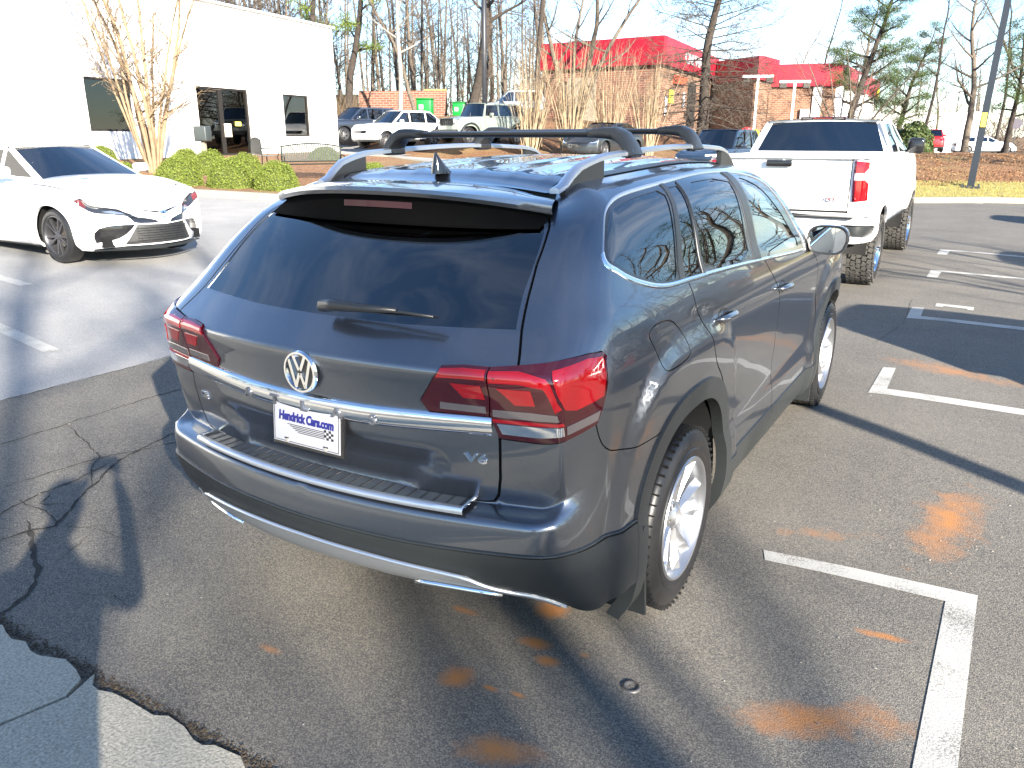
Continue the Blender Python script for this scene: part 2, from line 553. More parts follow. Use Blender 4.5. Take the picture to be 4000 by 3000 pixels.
def components(T):
    """label triangles joined through shared edges"""
    em = {}
    for i, t in enumerate(T):
        for a in range(3):
            e = tuple(sorted((t[a], t[(a + 1) % 3])))
            em.setdefault(e, []).append(i)
    par = list(range(len(T)))
    def find(i):
        while par[i] != i:
            par[i] = par[par[i]]; i = par[i]
        return i
    for l in em.values():
        for j in l[1:]:
            a, b = find(l[0]), find(j)
            if a != b: par[a] = b
    return np.array([find(i) for i in range(len(T))])

def panel_mesh(shell, V, T, off=0.0, turn=.012, both=None, mirror=False, seam=None, dome=None):
    """map triangles to 3-D, with the free edges turned inward; both=True also adds the mirrored half"""
    idx = np.unique(T); remap = {int(a): i for i, a in enumerate(idx)}
    uv = V[idx]; tri = [tuple(remap[int(a)] for a in t) for t in T]
    P = shell.P(uv[:, 0], uv[:, 1]); N = shell.N(uv[:, 0], uv[:, 1])
    o = off if dome is None else off + dome(uv)
    P = P + N * (o[:, None] if hasattr(o, '__len__') else o)
    # triangle winding to agree with the normal
    a, b, c = P[[t[0] for t in tri]], P[[t[1] for t in tri]], P[[t[2] for t in tri]]
    fn = np.cross(b - a, c - a)
    avg = (fn * N[[t[0] for t in tri]]).sum(-1)
    tri = [t if s >= 0 else (t[0], t[2], t[1]) for t, s in zip(tri, avg)]
    verts = list(P); norms = list(N); faces = list(tri)
    if turn:
        cnt = {}
        for t in tri:
            for k in range(3):
                e = (t[k], t[(k + 1) % 3]); key = tuple(sorted(e))
                cnt.setdefault(key, []).append(e)
        for key, l in cnt.items():
            if len(l) != 1: continue
            i, j = l[0]
            if seam is not None and abs(uv[i, 0] - seam) < 1e-3 and abs(uv[j, 0] - seam) < 1e-3: continue
            p, q = P[i], P[j]
            p2, q2 = p - N[i] * turn, q - N[j] * turn
            n = np.cross(q - p, N[i]); n /= np.linalg.norm(n) + 1e-12
            nb = len(verts)
            verts += [p, q, q2, p2]; norms += [n] * 4
            faces.append((nb, nb + 3, nb + 2, nb + 1))
    verts = np.array(verts); norms = np.array(norms)
    if mirror:
        verts = verts * [-1, 1, 1]; norms = norms * [-1, 1, 1]
        faces = [tuple(reversed(f)) for f in faces]
    if both:
        nb = len(verts)
        faces = faces + [tuple(nb + i for i in reversed(f)) for f in faces]
        verts = np.concatenate([verts, verts * [-1, 1, 1]]); norms = np.concatenate([norms, norms * [-1, 1, 1]])
    return verts, faces, norms

def panel(name, shell, V, T, mat, parent, **k):
    v, f, n = panel_mesh(shell, V, T, **k)
    return mesh_obj(name, v, f, mat, parent, normals=n)

def strip(name, shell, path, hw, height, mat, parent, n=9, both=False, mirror=False, base=0.0, seg=.02, it=2, flat=0.0, ends=True, hws=None):
    """raised rounded moulding that follows an open path on the surface"""
    p = np.array(dens(chaikin(path, it, False) if it else path, seg, False))
    t = np.gradient(p, axis=0); t /= np.linalg.norm(t, axis=1, keepdims=True)
    q = np.stack([-t[:, 1], t[:, 0]], 1)
    ang = np.linspace(0, PI, n)
    L = len(p)
    w = np.full(L, hw) if hws is None else np.interp(np.linspace(0, 1, L), np.linspace(0, 1, len(hws)), hws)
    a = -np.cos(ang); b = np.sin(ang)
    if flat: b = np.clip(b / flat, 0, 1)
    UV = p[:, None, :] + q[:, None, :] * (a[None, :, None] * w[:, None, None])
    P = shell.P(UV[..., 0], UV[..., 1]); N = shell.N(UV[..., 0], UV[..., 1])
    P = P + N * (base + b * height)[None, :, None] - N * .002
    verts = P.reshape(-1, 3); faces = grid_faces(L, n)
    if ends:
        faces = faces + [tuple(range(n)), tuple(reversed(range((L-1)*n, L*n)))]
    c = verts[faces[len(faces)//2 - 1][0]]
    f0 = faces[(L // 2) * (n - 1) + n // 2]
    fn = np.cross(verts[f0[1]] - verts[f0[0]], verts[f0[2]] - verts[f0[0]])
    if fn @ N.reshape(-1, 3)[f0[0]] < 0: faces = [tuple(reversed(f)) for f in faces]
    if mirror:
        verts = verts * [-1, 1, 1]; faces = [tuple(reversed(f)) for f in faces]
    if both:
        nb = len(verts)
        faces = faces + [tuple(nb + i for i in reversed(f)) for f in faces]
        verts = np.concatenate([verts, verts * [-1, 1, 1]])
    return mesh_obj(name, verts, faces, mat, parent, sharp=60)
# ------------------------------------------------------------------ wheels
def tyre_obj(root, R, W, rimr, tread_mat=None, parts=True, blocks=None, groove=True, rim_x=.0):
    """tyre in the wheel's own frame: axle along x, outer face at x = 0, going inward to -W"""
    b = MB()
    sh = .022 if R < .4 else .03
    prof = [(-.012, rimr - .004), (-.002, rimr + .006), (.004, rimr + .02), (.004, rimr + .035), (-.001, rimr + .04), (.006, (rimr + R) / 2), (.004, R - .05), (-.003, R - .035), (-.010, R - .02), (-.022, R - .006), (-.035, R)]
    prof += [(-W + .035, R), (-W + .02, R - .008), (-W, R - .04), (-W, rimr + .02), (-W + .02, rimr)]
    b.lathe(prof, 64)
    return b.obj('tyre', MAT['rubber'], root, smooth=True, sharp=40)

def tread_grooves(parent, R, W, n=5):
    b = MB()
    for k in range(n):
        x = -.045 - (W - .09) * k / (n - 1)
        b.lathe([(x - .004, R + .0015), (x + .004, R + .0015)], 48)
    return b.obj('tread_groove', MAT['void'], parent, smooth=True)

def sipes(parent, R, n=52):
    """shoulder blocks of the tread"""
    b = MB()
    for k in range(n):
        a = 2 * PI * k / n
        M = Matrix.Rotation(a, 4, 'X')
        b.box((-.022, 0, R - .004), (.030, .006, .012), M=M @ Matrix.Identity(4))
    o = mesh_obj('tyre_blocks', b.v, b.f, MAT['void'], None, smooth=False)
    ty = [c for c in parent.children if c.name.startswith('tyre')][0]
    me = ty.data; nv = len(me.vertices); old = [tuple(p.vertices) for p in me.polygons]
    V_ = [tuple(v.co) for v in me.vertices] + [tuple(v.co) for v in o.data.vertices]
    F_ = old + [tuple(i + nv for i in p.vertices) for p in o.data.polygons]
    m2 = bpy.data.meshes.new('tyre'); m2.from_pydata(V_, [], F_); m2.materials.append(MAT['rubber']); m2.materials.append(MAT['void'])
    for i, p in enumerate(m2.polygons): p.material_index = 0 if i < len(old) else 1; p.use_smooth = i < len(old)
    m2.set_sharp_from_angle(angle=math.radians(40)); ty.data = m2
    bpy.data.objects.remove(o)
    return ty

def atlas_wheel(root_name, parent, x, y, side):
    """five twisted double spokes, silver"""
    w = bpy.data.objects.new('wheel', None); COL.objects.link(w); w.parent = parent
    w.location = (x * side, y, .3755)
    w.rotation_euler = (0.35 if y > 1 else 0.0, 0, 0 if side > 0 else PI)
    t = tyre_obj(w, .3755, .245, .252)
    tread_grooves(w, .3755, .245)
    sipes(w, .3755, 60)
    b = MB()
    b.lathe([(-.002, .256), (.004, .252), (.002, .245), (-.014, .240), (-.022, .234), (-.12, .222), (-.20, .222)], 64)
    rim = b.obj('rim', MAT['alloy'], w, smooth=True, sharp=30)
    b = MB()
    for k in range(5):
        A = 2 * PI * k / 5
        for sg in (-1, 1):
            # one blade of the pair: ridge plus two facets
            def pt(r, a, xx): return (xx, r * math.cos(A + a), r * math.sin(A + a))
            a0, a1 = .16 * sg, .30 * sg
            rr = [(.060, .10, -.042), (.12, .20, -.034), (.19, .235, -.020), (.238, .25, -.012)]
            lo = [(.055, .30, -.055), (.12, .34, -.056), (.19, .36, -.050), (.236, .40, -.034)]
            hi = [(.055, -.02, -.052), (.12, .035, -.060), (.19, .075, -.052), (.236, .09, -.036)]
            ridge = [pt(r, a * sg, xx) for r, a, xx in rr]
            low = [pt(r, a * sg, xx) for r, a, xx in lo]
            high = [pt(r, a * sg, xx) for r, a, xx in hi]
            lowb = [(p[0] - .03, p[1], p[2]) for p in low]; highb = [(p[0] - .03, p[1], p[2]) for p in high]
            vs = lowb + low + ridge + high + highb
            fs = []
            for r in range(4):
                for c in range(3):
                    q = (r*4 + c, r*4 + c + 1, (r+1)*4 + c + 1, (r+1)*4 + c)
                    fs.append(q if sg > 0 else tuple(reversed(q)))
            b.add(vs, fs)
    b.obj('spoke', MAT['alloy'], rim)
    b = MB(); b.lathe([(-.030, .0), (-.030, .034), (-.040, .045), (-.052, .068), (-.075, .072)], 30)
    hub = b.obj('hub_cap', MAT['alloy'], w, smooth=True, sharp=35)
    b = MB()
    for k in range(5):
        a = 2 * PI * (k + .5) / 5
        b.lathe([(-.042, 0), (-.042, .008), (-.060, .009)], 8, M=Matrix.Translation((0, .052 * math.cos(a), .052 * math.sin(a))))
    b.obj('wheel_bolt', MAT['brake'], w)
    b = MB(); b.lathe([(-.10, .0), (-.10, .165), (-.12, .165), (-.12, 0)], 40)
    b.obj('brake_disc', MAT['brake'], w, smooth=True, sharp=30)
    b = MB(); b.lathe([(-.13, 0), (-.13, .221)], 40)
    b.obj('inner_barrel', MAT['satin_black'], w)
    return w

# ------------------------------------------------------------------ the grey SUV
SH = atlas_shell()
suv = thing('parked_suv', (0, 0, 0), 0, 'dark grey metallic SUV with silver roof rails, nearest the camera', 'car')

def arch(yc, r, zc=.375, n=2.4, m=40, zb=.30, zs=1.0):
    pts = []
    for i in range(m + 1):
        a = PI * i / m
        c, s = math.cos(a), math.sin(a)
        e = 2.0 / n
        pts.append((yc + r * math.copysign(abs(c) ** e, c), zc + zs * r * abs(s) ** e))
    return [(yc + r, zb - .3)] + pts + [(yc - r, zb - .3)]

arch_r_in = arch(0.0, .468, n=2.5, zs=1.03); arch_r_out = arch(0.0, .545, n=2.6, zs=1.035)
arch_f_in = arch(2.98, .455, n=2.4, zs=1.0); arch_f_out = arch(2.98, .53, n=2.5, zs=1.02)

dlo = chaikin([(-.781, 1.468), (-.756, 1.443), (-.605, 1.387), (-.387, 1.342), (-.243, 1.328), (-.044, 1.322), (.476, 1.305), (1.088, 1.272), (1.671, 1.235), (2.02, 1.214), (2.03, 1.245), (1.98, 1.33), (1.871, 1.446), (1.741, 1.575), (1.63, 1.640), (1.417, 1.680), (1.177, 1.694), (.723, 1.697), (.327, 1.695), (-.054, 1.692), (-.428, 1.688), (-.627, 1.684), (-.73, 1.672), (-.785, 1.645), (-.803, 1.60), (-.796, 1.524)], 2)
pane_q = chaikin([(-.773, 1.62), (-.740, 1.650), (-.629, 1.662), (-.467, 1.668), (-.225, 1.671), (-.215, 1.587), (-.180, 1.478), (-.138, 1.352), (-.24, 1.350), (-.385, 1.364), (-.579, 1.408), (-.730, 1.460), (-.765, 1.482), (-.778, 1.546)], 1)
pane_s = [(-.125, 1.672), (.020, 1.671), (.080, 1.50), (.165, 1.333), (-.055, 1.340), (-.085, 1.447), (-.118, 1.57)]
pane_r = chaikin([(.090, 1.672), (.97, 1.670), (.962, 1.590), (.940, 1.450), (.925, 1.304), (.225, 1.330), (.145, 1.49)], 1)
pane_f = chaikin([(1.150, 1.667), (1.28, 1.658), (1.458, 1.615), (1.608, 1.535), (1.789, 1.40), (1.90, 1.262), (1.80, 1.262), (1.120, 1.296), (1.130, 1.467)], 1)
pane_t = [(1.83, 1.385), (1.99, 1.245), (1.93, 1.250)]
fuel = chaikin([(-.436, 1.225), (-.381, 1.243), (-.233, 1.232), (-.153, 1.199), (-.10, 1.15), (-.098, 1.10), (-.119, 1.082), (-.214, 1.075), (-.319, 1.074), (-.349, 1.087), (-.354, 1.124), (-.401, 1.19)], 2)
lightO = [(-1.147, 1.196), (-1.069, 1.205), (-.977, 1.216), (-.895, 1.227), (-.828, 1.233), (-.763, 1.231), (-.740, 1.218), (-.733, 1.17), (-.745, 1.115), (-.763, 1.07), (-.785, 1.025), (-.84, 1.018), (-.897, 1.014), (-1.046, 1.018), (-1.152, 1.020), (-1.175, 1.057), (-1.161, 1.109)]
lightI = [(-1.300, 1.189), (-1.23, 1.196), (-1.151, 1.196), (-1.165, 1.108), (-1.178, 1.062), (-1.252, 1.062), (-1.372, 1.059), (-1.392, 1.085), (-1.346, 1.134)]
hatch_gap = [(-1.0, 1.735), (-1.055, 1.666), (-1.078, 1.60), (-1.090, 1.496), (-1.079, 1.297), (-1.068, 1.204)]
hatch_low = [(-1.153, 1.024), (-1.155, .975), (-1.160, .92), (-1.172, .880), (-1.190, .855), (-1.222, .846), (-1.30, .844), (-1.60, .844), (-1.86, .844)]
hatch_mid = [(-1.068, 1.206), (-1.10, 1.198), (-1.151, 1.196), (-1.165, 1.108), (-1.176, 1.060), (-1.153, 1.020)]
hatch_line = hatch_gap + hatch_mid[1:-1] + hatch_low
glass_r = [(-1.86, 1.284), (-1.50, 1.285), (-1.098, 1.297), (-1.105, 1.40), (-1.100, 1.50), (-1.093, 1.60), (-1.09, 1.655), (-1.86, 1.655)]
gap_rd = [(-.044, 1.33), (.001, 1.286), (.095, 1.185), (.150, 1.110), (.195, 1.03), (.25, .960), (.33, .90), (.40, .83), (.46, .74)]
gap_md = [(1.103, 1.29), (1.19, 1.22), (1.30, 1.14), (1.38, 1.05), (1.40, .95), (1.42, .70), (1.42, .40)]
gap_fd = [(2.14, 1.30), (2.16, 1.22), (2.25, 1.167), (2.36, 1.10), (2.40, .95), (2.40, .70), (2.42, .40)]
seam_b = [(-.787, 1.03), (-.761, .955), (-.725, .915), (-.66, .892), (-.588, .878), (-.50, .87), (-.36, .86), (-.26, .86)]
sill_y = .435
GW = .0035
outer = [(-1.85, .20), (-.60, .20), (4.3, .20), (4.3, 1.08), (3.3, 1.08), (2.35, 1.16), (2.10, 1.28), (1.95, 1.45), (1.80, 1.60), (1.60, 1.71), (1.40, 1.735), (-.70, 1.735), (-1.85, 1.735)]
ft = [(2.02, 1.215), (2.35, 1.16)]
shapes = dict(
    arch_r_in=arch_r_in, arch_f_in=arch_f_in,
    clad_r=arch_r_out, clad_f=arch_f_out,
    pane_q=pane_q, pane_s=pane_s, pane_r=pane_r, pane_f=pane_f,
    dlo=dlo,
    fuel_in=grow(fuel, -.003), fuel_gap=grow(fuel, .002),
    lightI=lightI, lightO=lightO, light_gap=grow(lightO, .004), light_gapI=grow(lightI, .003),
    glass_rear=glass_r,
    gap_hatch=offset_line(dens(hatch_line, .02, False), .0045),
    gap_rear_door=offset_line(dens(chaikin(gap_rd, 1, False), .02, False), GW),
    gap_mid_door=offset_line(dens(chaikin(gap_md, 1, False), .02, False), GW),
    gap_front_door=offset_line(dens(chaikin(gap_fd, 1, False), .02, False), GW),
    gap_pillar=offset_line(dens([(1.99, 1.262), (2.08, 1.262), (2.18, 1.25)], .02, False), .0022),
    gap_bumper=offset_line(dens(chaikin(seam_b, 1, False), .02, False), .0022),
    roof_cut=[(-1.86, 1.668), (-1.05, 1.668), (-.985, 1.74), (-1.86, 1.74)],
    bumper_cut=[(-1.86, .15), (-.50, .15), (-.47, .36), (-.60, .380), (-.90, .362), (-1.15, .355), (-1.42, .352), (-1.50, .380), (-1.58, .405), (-1.86, .410)],
    skid=[(-1.86, .512), (-1.60, .505), (-1.32, .485), (-1.22, .471), (-1.16, .43), (-1.08, .395), (-1.0, .378), (-.90, .371), (-.90, .362), (-1.15, .355), (-1.42, .352), (-1.50, .380), (-1.58, .405), (-1.86, .410)],
    clad_bumper=[(-1.86, .30), (-.40, .30), (-.40, .575), (-.52, .586), (-.70, .598), (-.86, .612), (-1.0, .612), (-1.40, .600), (-1.86, .600)],
    clad_sill=[(.2, .25), (2.8, .25), (2.8, sill_y), (.2, sill_y)],
    clad_front=[(3.0, .25), (4.31, .25), (4.31, .46), (3.0, .46)],
    under_cut=[(-.6, .19), (4.31, .19), (4.31, .26), (-.6, .26)],
)
names = list(shapes)
V, T, own = partition(outer, [shapes[k] for k in names], h=.028, seg=.022)
def got(*ks):
    m = np.zeros(len(T), bool)
    for k in ks: m |= own == names.index(k)
    return T[m]
rest = T[own == -1]
comp = components(rest)
cen = V[rest].mean(1)
def body_piece(seed):
    d = ((cen - np.array(seed)) ** 2).sum(1)
    return rest[comp == comp[d.argmin()]]
pieces = dict(hatch=(-1.6, 1.10), quarter=(-.6, 1.30), rear_door=(.6, .9), front_door=(1.8, .9), fender=(2.9, 1.02), bumper=(-1.0, .66))
pieces = {k: body_piece(s) for k, s in pieces.items()}
GP = MAT['grey_paint']
hatch = panel('tailgate', SH, V, pieces['hatch'], GP, suv, both=True, seam=-1.85)
panel('bumper', SH, V, pieces['bumper'], GP, suv, both=True, seam=-1.85)
for sd, mir in ((1, False), (-1, True)):
    q = panel('rear_quarter', SH, V, pieces['quarter'], GP, suv, mirror=mir)
    rd = panel('rear_door', SH, V, pieces['rear_door'], GP, suv, mirror=mir)
    fd = panel('front_door', SH, V, pieces['front_door'], GP, suv, mirror=mir)
    panel('front_fender', SH, V, pieces['fender'], GP, suv, mirror=mir)
    panel('wheel_arch_trim', SH, V, got('clad_r'), MAT['cladding'], suv, mirror=mir, off=.009, turn=.05)
    panel('wheel_arch_trim', SH, V, got('clad_f'), MAT['cladding'], suv, mirror=mir, off=.009, turn=.05)
    panel('sill_trim', SH, V, got('clad_sill'), MAT['cladding'], suv, mirror=mir, off=.006, turn=.02)
    panel('front_bumper_trim', SH, V, got('clad_front'), MAT['cladding'], suv, mirror=mir, off=.006, turn=.02)
    wf = panel('window_frame', SH, V, got('dlo'), MAT['gloss_black'], suv, mirror=mir, off=-.003, turn=.02)
    for nm in ('pane_q', 'pane_s', 'pane_r', 'pane_f'):
        panel('window', SH, V, got(nm), MAT['clear_glass' if nm == 'pane_f' else 'privacy'], suv, mirror=mir, off=-.006, turn=0)
    if sd > 0:
        panel('fuel_door', SH, V, got('fuel_in'), GP, q, mirror=mir)
    else:
        panel('fuel_cover', SH, V, got('fuel_in', 'fuel_gap'), GP, q, mirror=mir, turn=0)
    # window brightwork and pillar seams
    low = [p for p in [(-.800, 1.50), (-.790, 1.474), (-.758, 1.443), (-.605, 1.388), (-.387, 1.343), (-.243, 1.329), (-.044, 1.323), (.476, 1.306), (1.088, 1.273), (1.671, 1.236), (2.02, 1.215)]]
    strip('window_chrome', SH, [(a, b + .006) for a, b in low], .0105, .007, MAT['chrome'], suv, mirror=mir, n=7, base=-.002)
    top = [(2.02, 1.235), (1.975, 1.33), (1.871, 1.446), (1.741, 1.575), (1.63, 1.640), (1.417, 1.680), (1.177, 1.694), (.723, 1.697), (.327, 1.695), (-.054, 1.692), (-.428, 1.688), (-.627, 1.684), (-.73, 1.672), (-.785, 1.645), (-.803, 1.60), (-.798, 1.50)]
    strip('window_rubber', SH, top, .005, .006, MAT['satin_silver'], suv, mirror=mir, n=5, base=-.001)
    b_p = [(1.045, 1.69), (1.045, 1.55), (1.04, 1.40), (1.022, 1.283)]
    strip('pillar_cover', SH, b_p, .060, .006, MAT['satin_black'], suv, mirror=mir, n=9, it=1, flat=.4, base=-.003)
    strip('pillar_cover', SH, [(-.172, 1.69), (-.155, 1.55), (-.115, 1.42), (-.085, 1.330)], .03, .005, MAT['satin_black'], suv, mirror=mir, n=9, it=1, flat=.4, base=-.003)
    strip('window_divider', SH, [(.050, 1.68), (.105, 1.51), (.195, 1.325)], .016, .007, MAT['satin_black'], suv, mirror=mir, n=7, base=-.003)
    # tail lamp, body half
    lo = panel('tail_light', SH, V, got('lightO'), MAT['lens_dark'], suv, mirror=mir, off=.008, turn=.03)
    li = panel('tail_light', SH, V, got('lightI'), MAT['lens_dark'], suv, mirror=mir, off=.008, turn=.03)
    def inlay(name, poly, mat, par, off=.0100, turn=.003, h=.02):
        v_, t_, o_ = partition(poly, [], h=h, seg=.01)
        return panel(name, SH, v_, t_, mat, par, mirror=mir, off=off, turn=turn)
    # outer lamp inlays
    inlay('lamp_band', [(-1.148, 1.185), (-1.06, 1.190), (-.965, 1.178), (-.950, 1.168), (-.905, 1.095), (-.925, 1.085), (-.975, 1.153), (-1.06, 1.163), (-1.150, 1.160)], MAT['lens_red'], lo)
    inlay('lamp_glow', [(-1.130, 1.145), (-1.025, 1.146), (-1.020, 1.102), (-1.09, 1.100)], MAT['lens_red'], lo)
    inlay('lamp_side_lens', [(-.950, 1.196), (-.83, 1.222), (-.765, 1.220), (-.748, 1.205), (-.744, 1.165), (-.760, 1.105), (-.86, 1.085), (-.895, 1.092)], MAT['lens_red'], lo)
    inlay('reversing_lamp', [(-1.162, 1.082), (-1.05, 1.083), (-.915, 1.079), (-.912, 1.062), (-1.05, 1.063), (-1.164, 1.064)], MAT['lens_clear'], lo)
    inlay('lamp_band', [(-1.168, 1.058), (-1.05, 1.058), (-.903, 1.057), (-.899, 1.048), (-1.05, 1.050), (-1.165, 1.050)], MAT['lens_red'], lo)
    inlay('lamp_chrome', [(-1.156, 1.047), (-1.05, 1.047), (-.903, 1.046), (-.901, 1.026), (-1.05, 1.027), (-1.142, 1.028)], MAT['chrome'], lo)
    inlay('side_clear_lens', [(-.893, 1.046), (-.85, 1.052), (-.775, 1.064), (-.785, 1.036), (-.85, 1.030), (-.893, 1.026)], MAT['lens_clear'], lo)
    # tailgate lamp inlays
    inlay('lamp_band', [(-1.300, 1.182), (-1.23, 1.187), (-1.158, 1.187), (-1.160, 1.166), (-1.23, 1.165), (-1.318, 1.161)], MAT['lens_red'], li)
    inlay('lamp_glow', [(-1.275, 1.148), (-1.180, 1.148), (-1.178, 1.108), (-1.245, 1.108)], MAT['lens_red'], li)
    inlay('reversing_lamp', [(-1.325, 1.088), (-1.25, 1.088), (-1.182, 1.088), (-1.183, 1.070), (-1.25, 1.070), (-1.330, 1.070)], MAT['lens_clear'], li)

panel('bumper_lower_trim', SH, V, got('clad_bumper'), MAT['cladding'], suv, both=True, off=.008, turn=.06, seam=-1.85)
rear_glass = panel('rear_window', SH, V, got('glass_rear'), MAT['privacy'], suv, both=True, off=-.004, turn=0, seam=-1.85)
# dark liner behind every gap
liner_T = T[np.isin(own, [-1] + [names.index(k) for k in ('clad_r', 'clad_f', 'fuel_in', 'fuel_gap', 'lightI', 'lightO', 'light_gap', 'light_gapI', 'gap_hatch', 'gap_rear_door', 'gap_mid_door', 'gap_front_door', 'gap_pillar', 'gap_bumper', 'clad_bumper', 'clad_sill')])]
panel('inner_body', SH, V, liner_T, MAT['void'], suv, both=True, off=-.016, turn=0)

# long mouldings round the tail
strip('tailgate_chrome', SH, [(-1.85, 1.028), (-1.60, 1.030), (-1.40, 1.036), (-1.25, 1.040), (-1.170, 1.041)], .021, .020, MAT['chrome'], hatch, both=True, n=13, it=0)
strip('bumper_lip', SH, [(-.46, .590), (-.70, .606), (-.86, .617), (-1.0, .617), (-1.40, .604), (-1.85, .604)], .007, .010, MAT['cladding'], suv, both=True, n=7, it=0)
panel('skid_plate', SH, V, got('skid'), MAT['silver_plastic'], suv, both=True, off=.018, turn=.05, seam=-1.85)
strip('skid_edge_highlight', SH, [(-1.85, .510), (-1.60, .503), (-1.32, .483), (-1.22, .469), (-1.16, .428), (-1.08, .393), (-1.0, .376), (-.92, .370)], .008, .008, MAT['satin_silver'], suv, both=True, n=7, it=1, base=.016)  # brighter strip puts the top edge's highlight into the material
for sd, mir in ((1, False), (-1, True)):
    v_, t_, o_ = partition(chaikin([(-1.41, .390), (-1.375, .408), (-1.205, .404), (-1.115, .380), (-1.13, .364), (-1.38, .364)], 1), [], h=.02, seg=.012)
    e = panel('exhaust_opening', SH, v_, t_, MAT['gloss_black'], suv, mirror=mir, off=.024, turn=.02)
    strip('exhaust_trim', SH, [(-1.415, .386), (-1.375, .410), (-1.205, .406), (-1.11, .380), (-1.135, .362), (-1.38, .361), (-1.412, .384)], .0035, .010, MAT['chrome'], e, mirror=mir, n=7, it=1, base=.022)

# loading step: ribbed pad and bright edge on top of the bumper
def step_pt(x, f):
    s = -1.85 + .8 * abs(x) / float(SH.rear['XA'](.76))
    a = SH.P(s, .742); b_ = SH.P(s, .842)
    p = a * (1 - f) + b_ * f
    return np.array([math.copysign(p[0], x) if x else 0, p[1], max(a[2], b_[2]) + .004])
xs = np.linspace(-.60, .60, 61)
fr = np.linspace(.02, .97, 6)
vs = []; 
for x in xs:
    for f in fr: vs.append(step_pt(x, f) + np.array([0, 0, .003]))
mesh_obj('step_pad', vs, grid_faces(len(xs), len(fr)), pm('step_pad_plastic', (.05, .055, .06), .30, coat=.3), suv, smooth=True)
b = MB()
for k in range(27):
    x = -.585 + 1.17 * k / 26
    p0 = step_pt(x, .08); p1 = step_pt(x * .985, .94)
    b.tube([(p0[0], p0[1], p0[2] + .003), (p1[0], p1[1], p1[2] + .003)], .0028, 5)
b.obj('step_rib', MAT['satin_black'], suv)
b = MB()
ed = [step_pt(x, -.02) for x in np.linspace(-.61, .61, 50)]
prof = [(-.010, -.012), (-.012, 0), (-.006, .008), (.010, .009), (.014, .006)]
vs = []; 
for p in ed:
    for dy, dz_ in prof: vs.append((p[0], p[1] + dy, p[2] + dz_))
st = mesh_obj('step_chrome_edge', vs, grid_faces(len(ed), len(prof)), MAT['satin_silver'], suv, smooth=True, sharp=50)
b = MB()
for sx in (-1, 1):
    p0 = step_pt(.607 * sx, -.02); p1 = step_pt(.598 * sx, .96)
    b.tube([tuple(p0 + [0, 0, .007]), tuple(p1 + [0, 0, .007])], .006, 6)
b.obj('step_end_trim', MAT['chrome'], suv)

# roof between the side shells
ys = np.linspace(1.50, -.36, 40)
def roof_edge(y):
    # s that lands at this y on the v = 1.735 line
    ss = np.linspace(-1.0, 1.7, 400); q = SH.P(ss, np.full(400, 1.734))
    return float(np.interp(y, q[:, 1], q[:, 0])), float(np.interp(y, q[:, 1], q[:, 2]))
nc = 61
vs = []
edge_n = 21
for y in ys:
    xe, ze = roof_edge(max(y, -.30)); 
    for i in range(nc):
        q = -1 + 2 * i / (nc - 1)
        x = q * xe
        z = ze + .028 * (1 - abs(q) ** 2.2)
        a = abs(x)
        rib = 0
        for rc in (.14, .30, .45): rib += .006 * math.exp(-((a - rc) / .022) ** 2)
        z += rib * float(sstep(-.30, -.10, y)) * float(1 - sstep(1.2, 1.45, y))
        vs.append((x, y, z))
roof = mesh_obj('roof', vs, grid_faces(len(ys), nc, flip=True), GP, suv, smooth=True)
def windscreen_pt(q, t):
    # t 0 at the roof, 1 at the cowl
    L = np.array([roof_edge(1.50)[0], 1.50, roof_edge(1.5)[1]]); Lb = np.array([.80, 2.42, 1.10])
    e = L * (1 - t) + Lb * t
    return (q * e[0], e[1] + (.10 + .12 * t) * (1 - q * q), e[2] + (.028 * (1 - t)) * (1 - q * q) + .05 * math.sin(PI * t))
vs = [windscreen_pt(-1 + 2 * i / 20, j / 12) for j in range(13) for i in range(21)]
mesh_obj('windscreen', vs, grid_faces(13, 21), MAT['clear_glass'], suv, smooth=True)
vs = []
for j in range(16):
    y = 2.42 + (3.86 - 2.42) * j / 15
    for i in range(21):
        q = -1 + 2 * i / 20
        xe = .86 - .12 * (j / 15) ** 2
        vs.append((q * xe, y + (0 if j < 8 else .05 * (j - 8) / 7 * (1 - q * q)) , 1.10 + .05 * (1 - q ** 4) - .13 * (j / 15) ** 3))
mesh_obj('hood', vs, grid_faces(16, 21, flip=True), GP, suv, smooth=True)
b = MB(); b.box((0, 3.82, .62), (1.5, .10, .5)); b.obj('grille', MAT['satin_black'], suv)

# spoiler over the rear window
def lip(x, k):
    a = abs(x) / .625
    y = -.685 + .165 * a ** 2.4
    zt_ = 1.684 - .050 * a ** 2.4
    zb = zt_ - (.026 + .004 * a ** 3)
    return (y, zt_) if k == 0 else (y + .004, zb)
rows = []
for i in range(49):
    q = -1 + 2 * i / 48; x = .625 * q
    a = abs(q)
    ry = -.345 - .06 * a ** 3
    xe, ze = roof_edge(-.30)
    rz = ze + .028 * (1 - min(1, abs(.60 * q) / xe) ** 2.2) - .022 * a ** 4
    ly, lz = lip(x, 0); by, bz = lip(x, 1)
    rx = x * (.985 - .05 * (a ** 3))
    row = [(rx, ry + .015, rz - .014), (rx, ry, rz)]
    for t in (.25, .5, .75, .94):
        row.append((rx + (x - rx) * t, ry + (ly - ry) * t, rz + (lz - rz) * (t ** 1.25) + .010 * math.sin(PI * t)))
    row += [(x, ly, lz), (x, ly - .003, (lz + bz) / 2), (x, by, bz), (x * .995, by + .02, bz - .002)]
    rows.append(row)
n_ = len(rows[0])
vs = [p for r in rows for p in r]
spo = mesh_obj('spoiler', vs, grid_faces(len(rows), n_, flip=True), GP, hatch, smooth=True, sharp=35)
vs = []
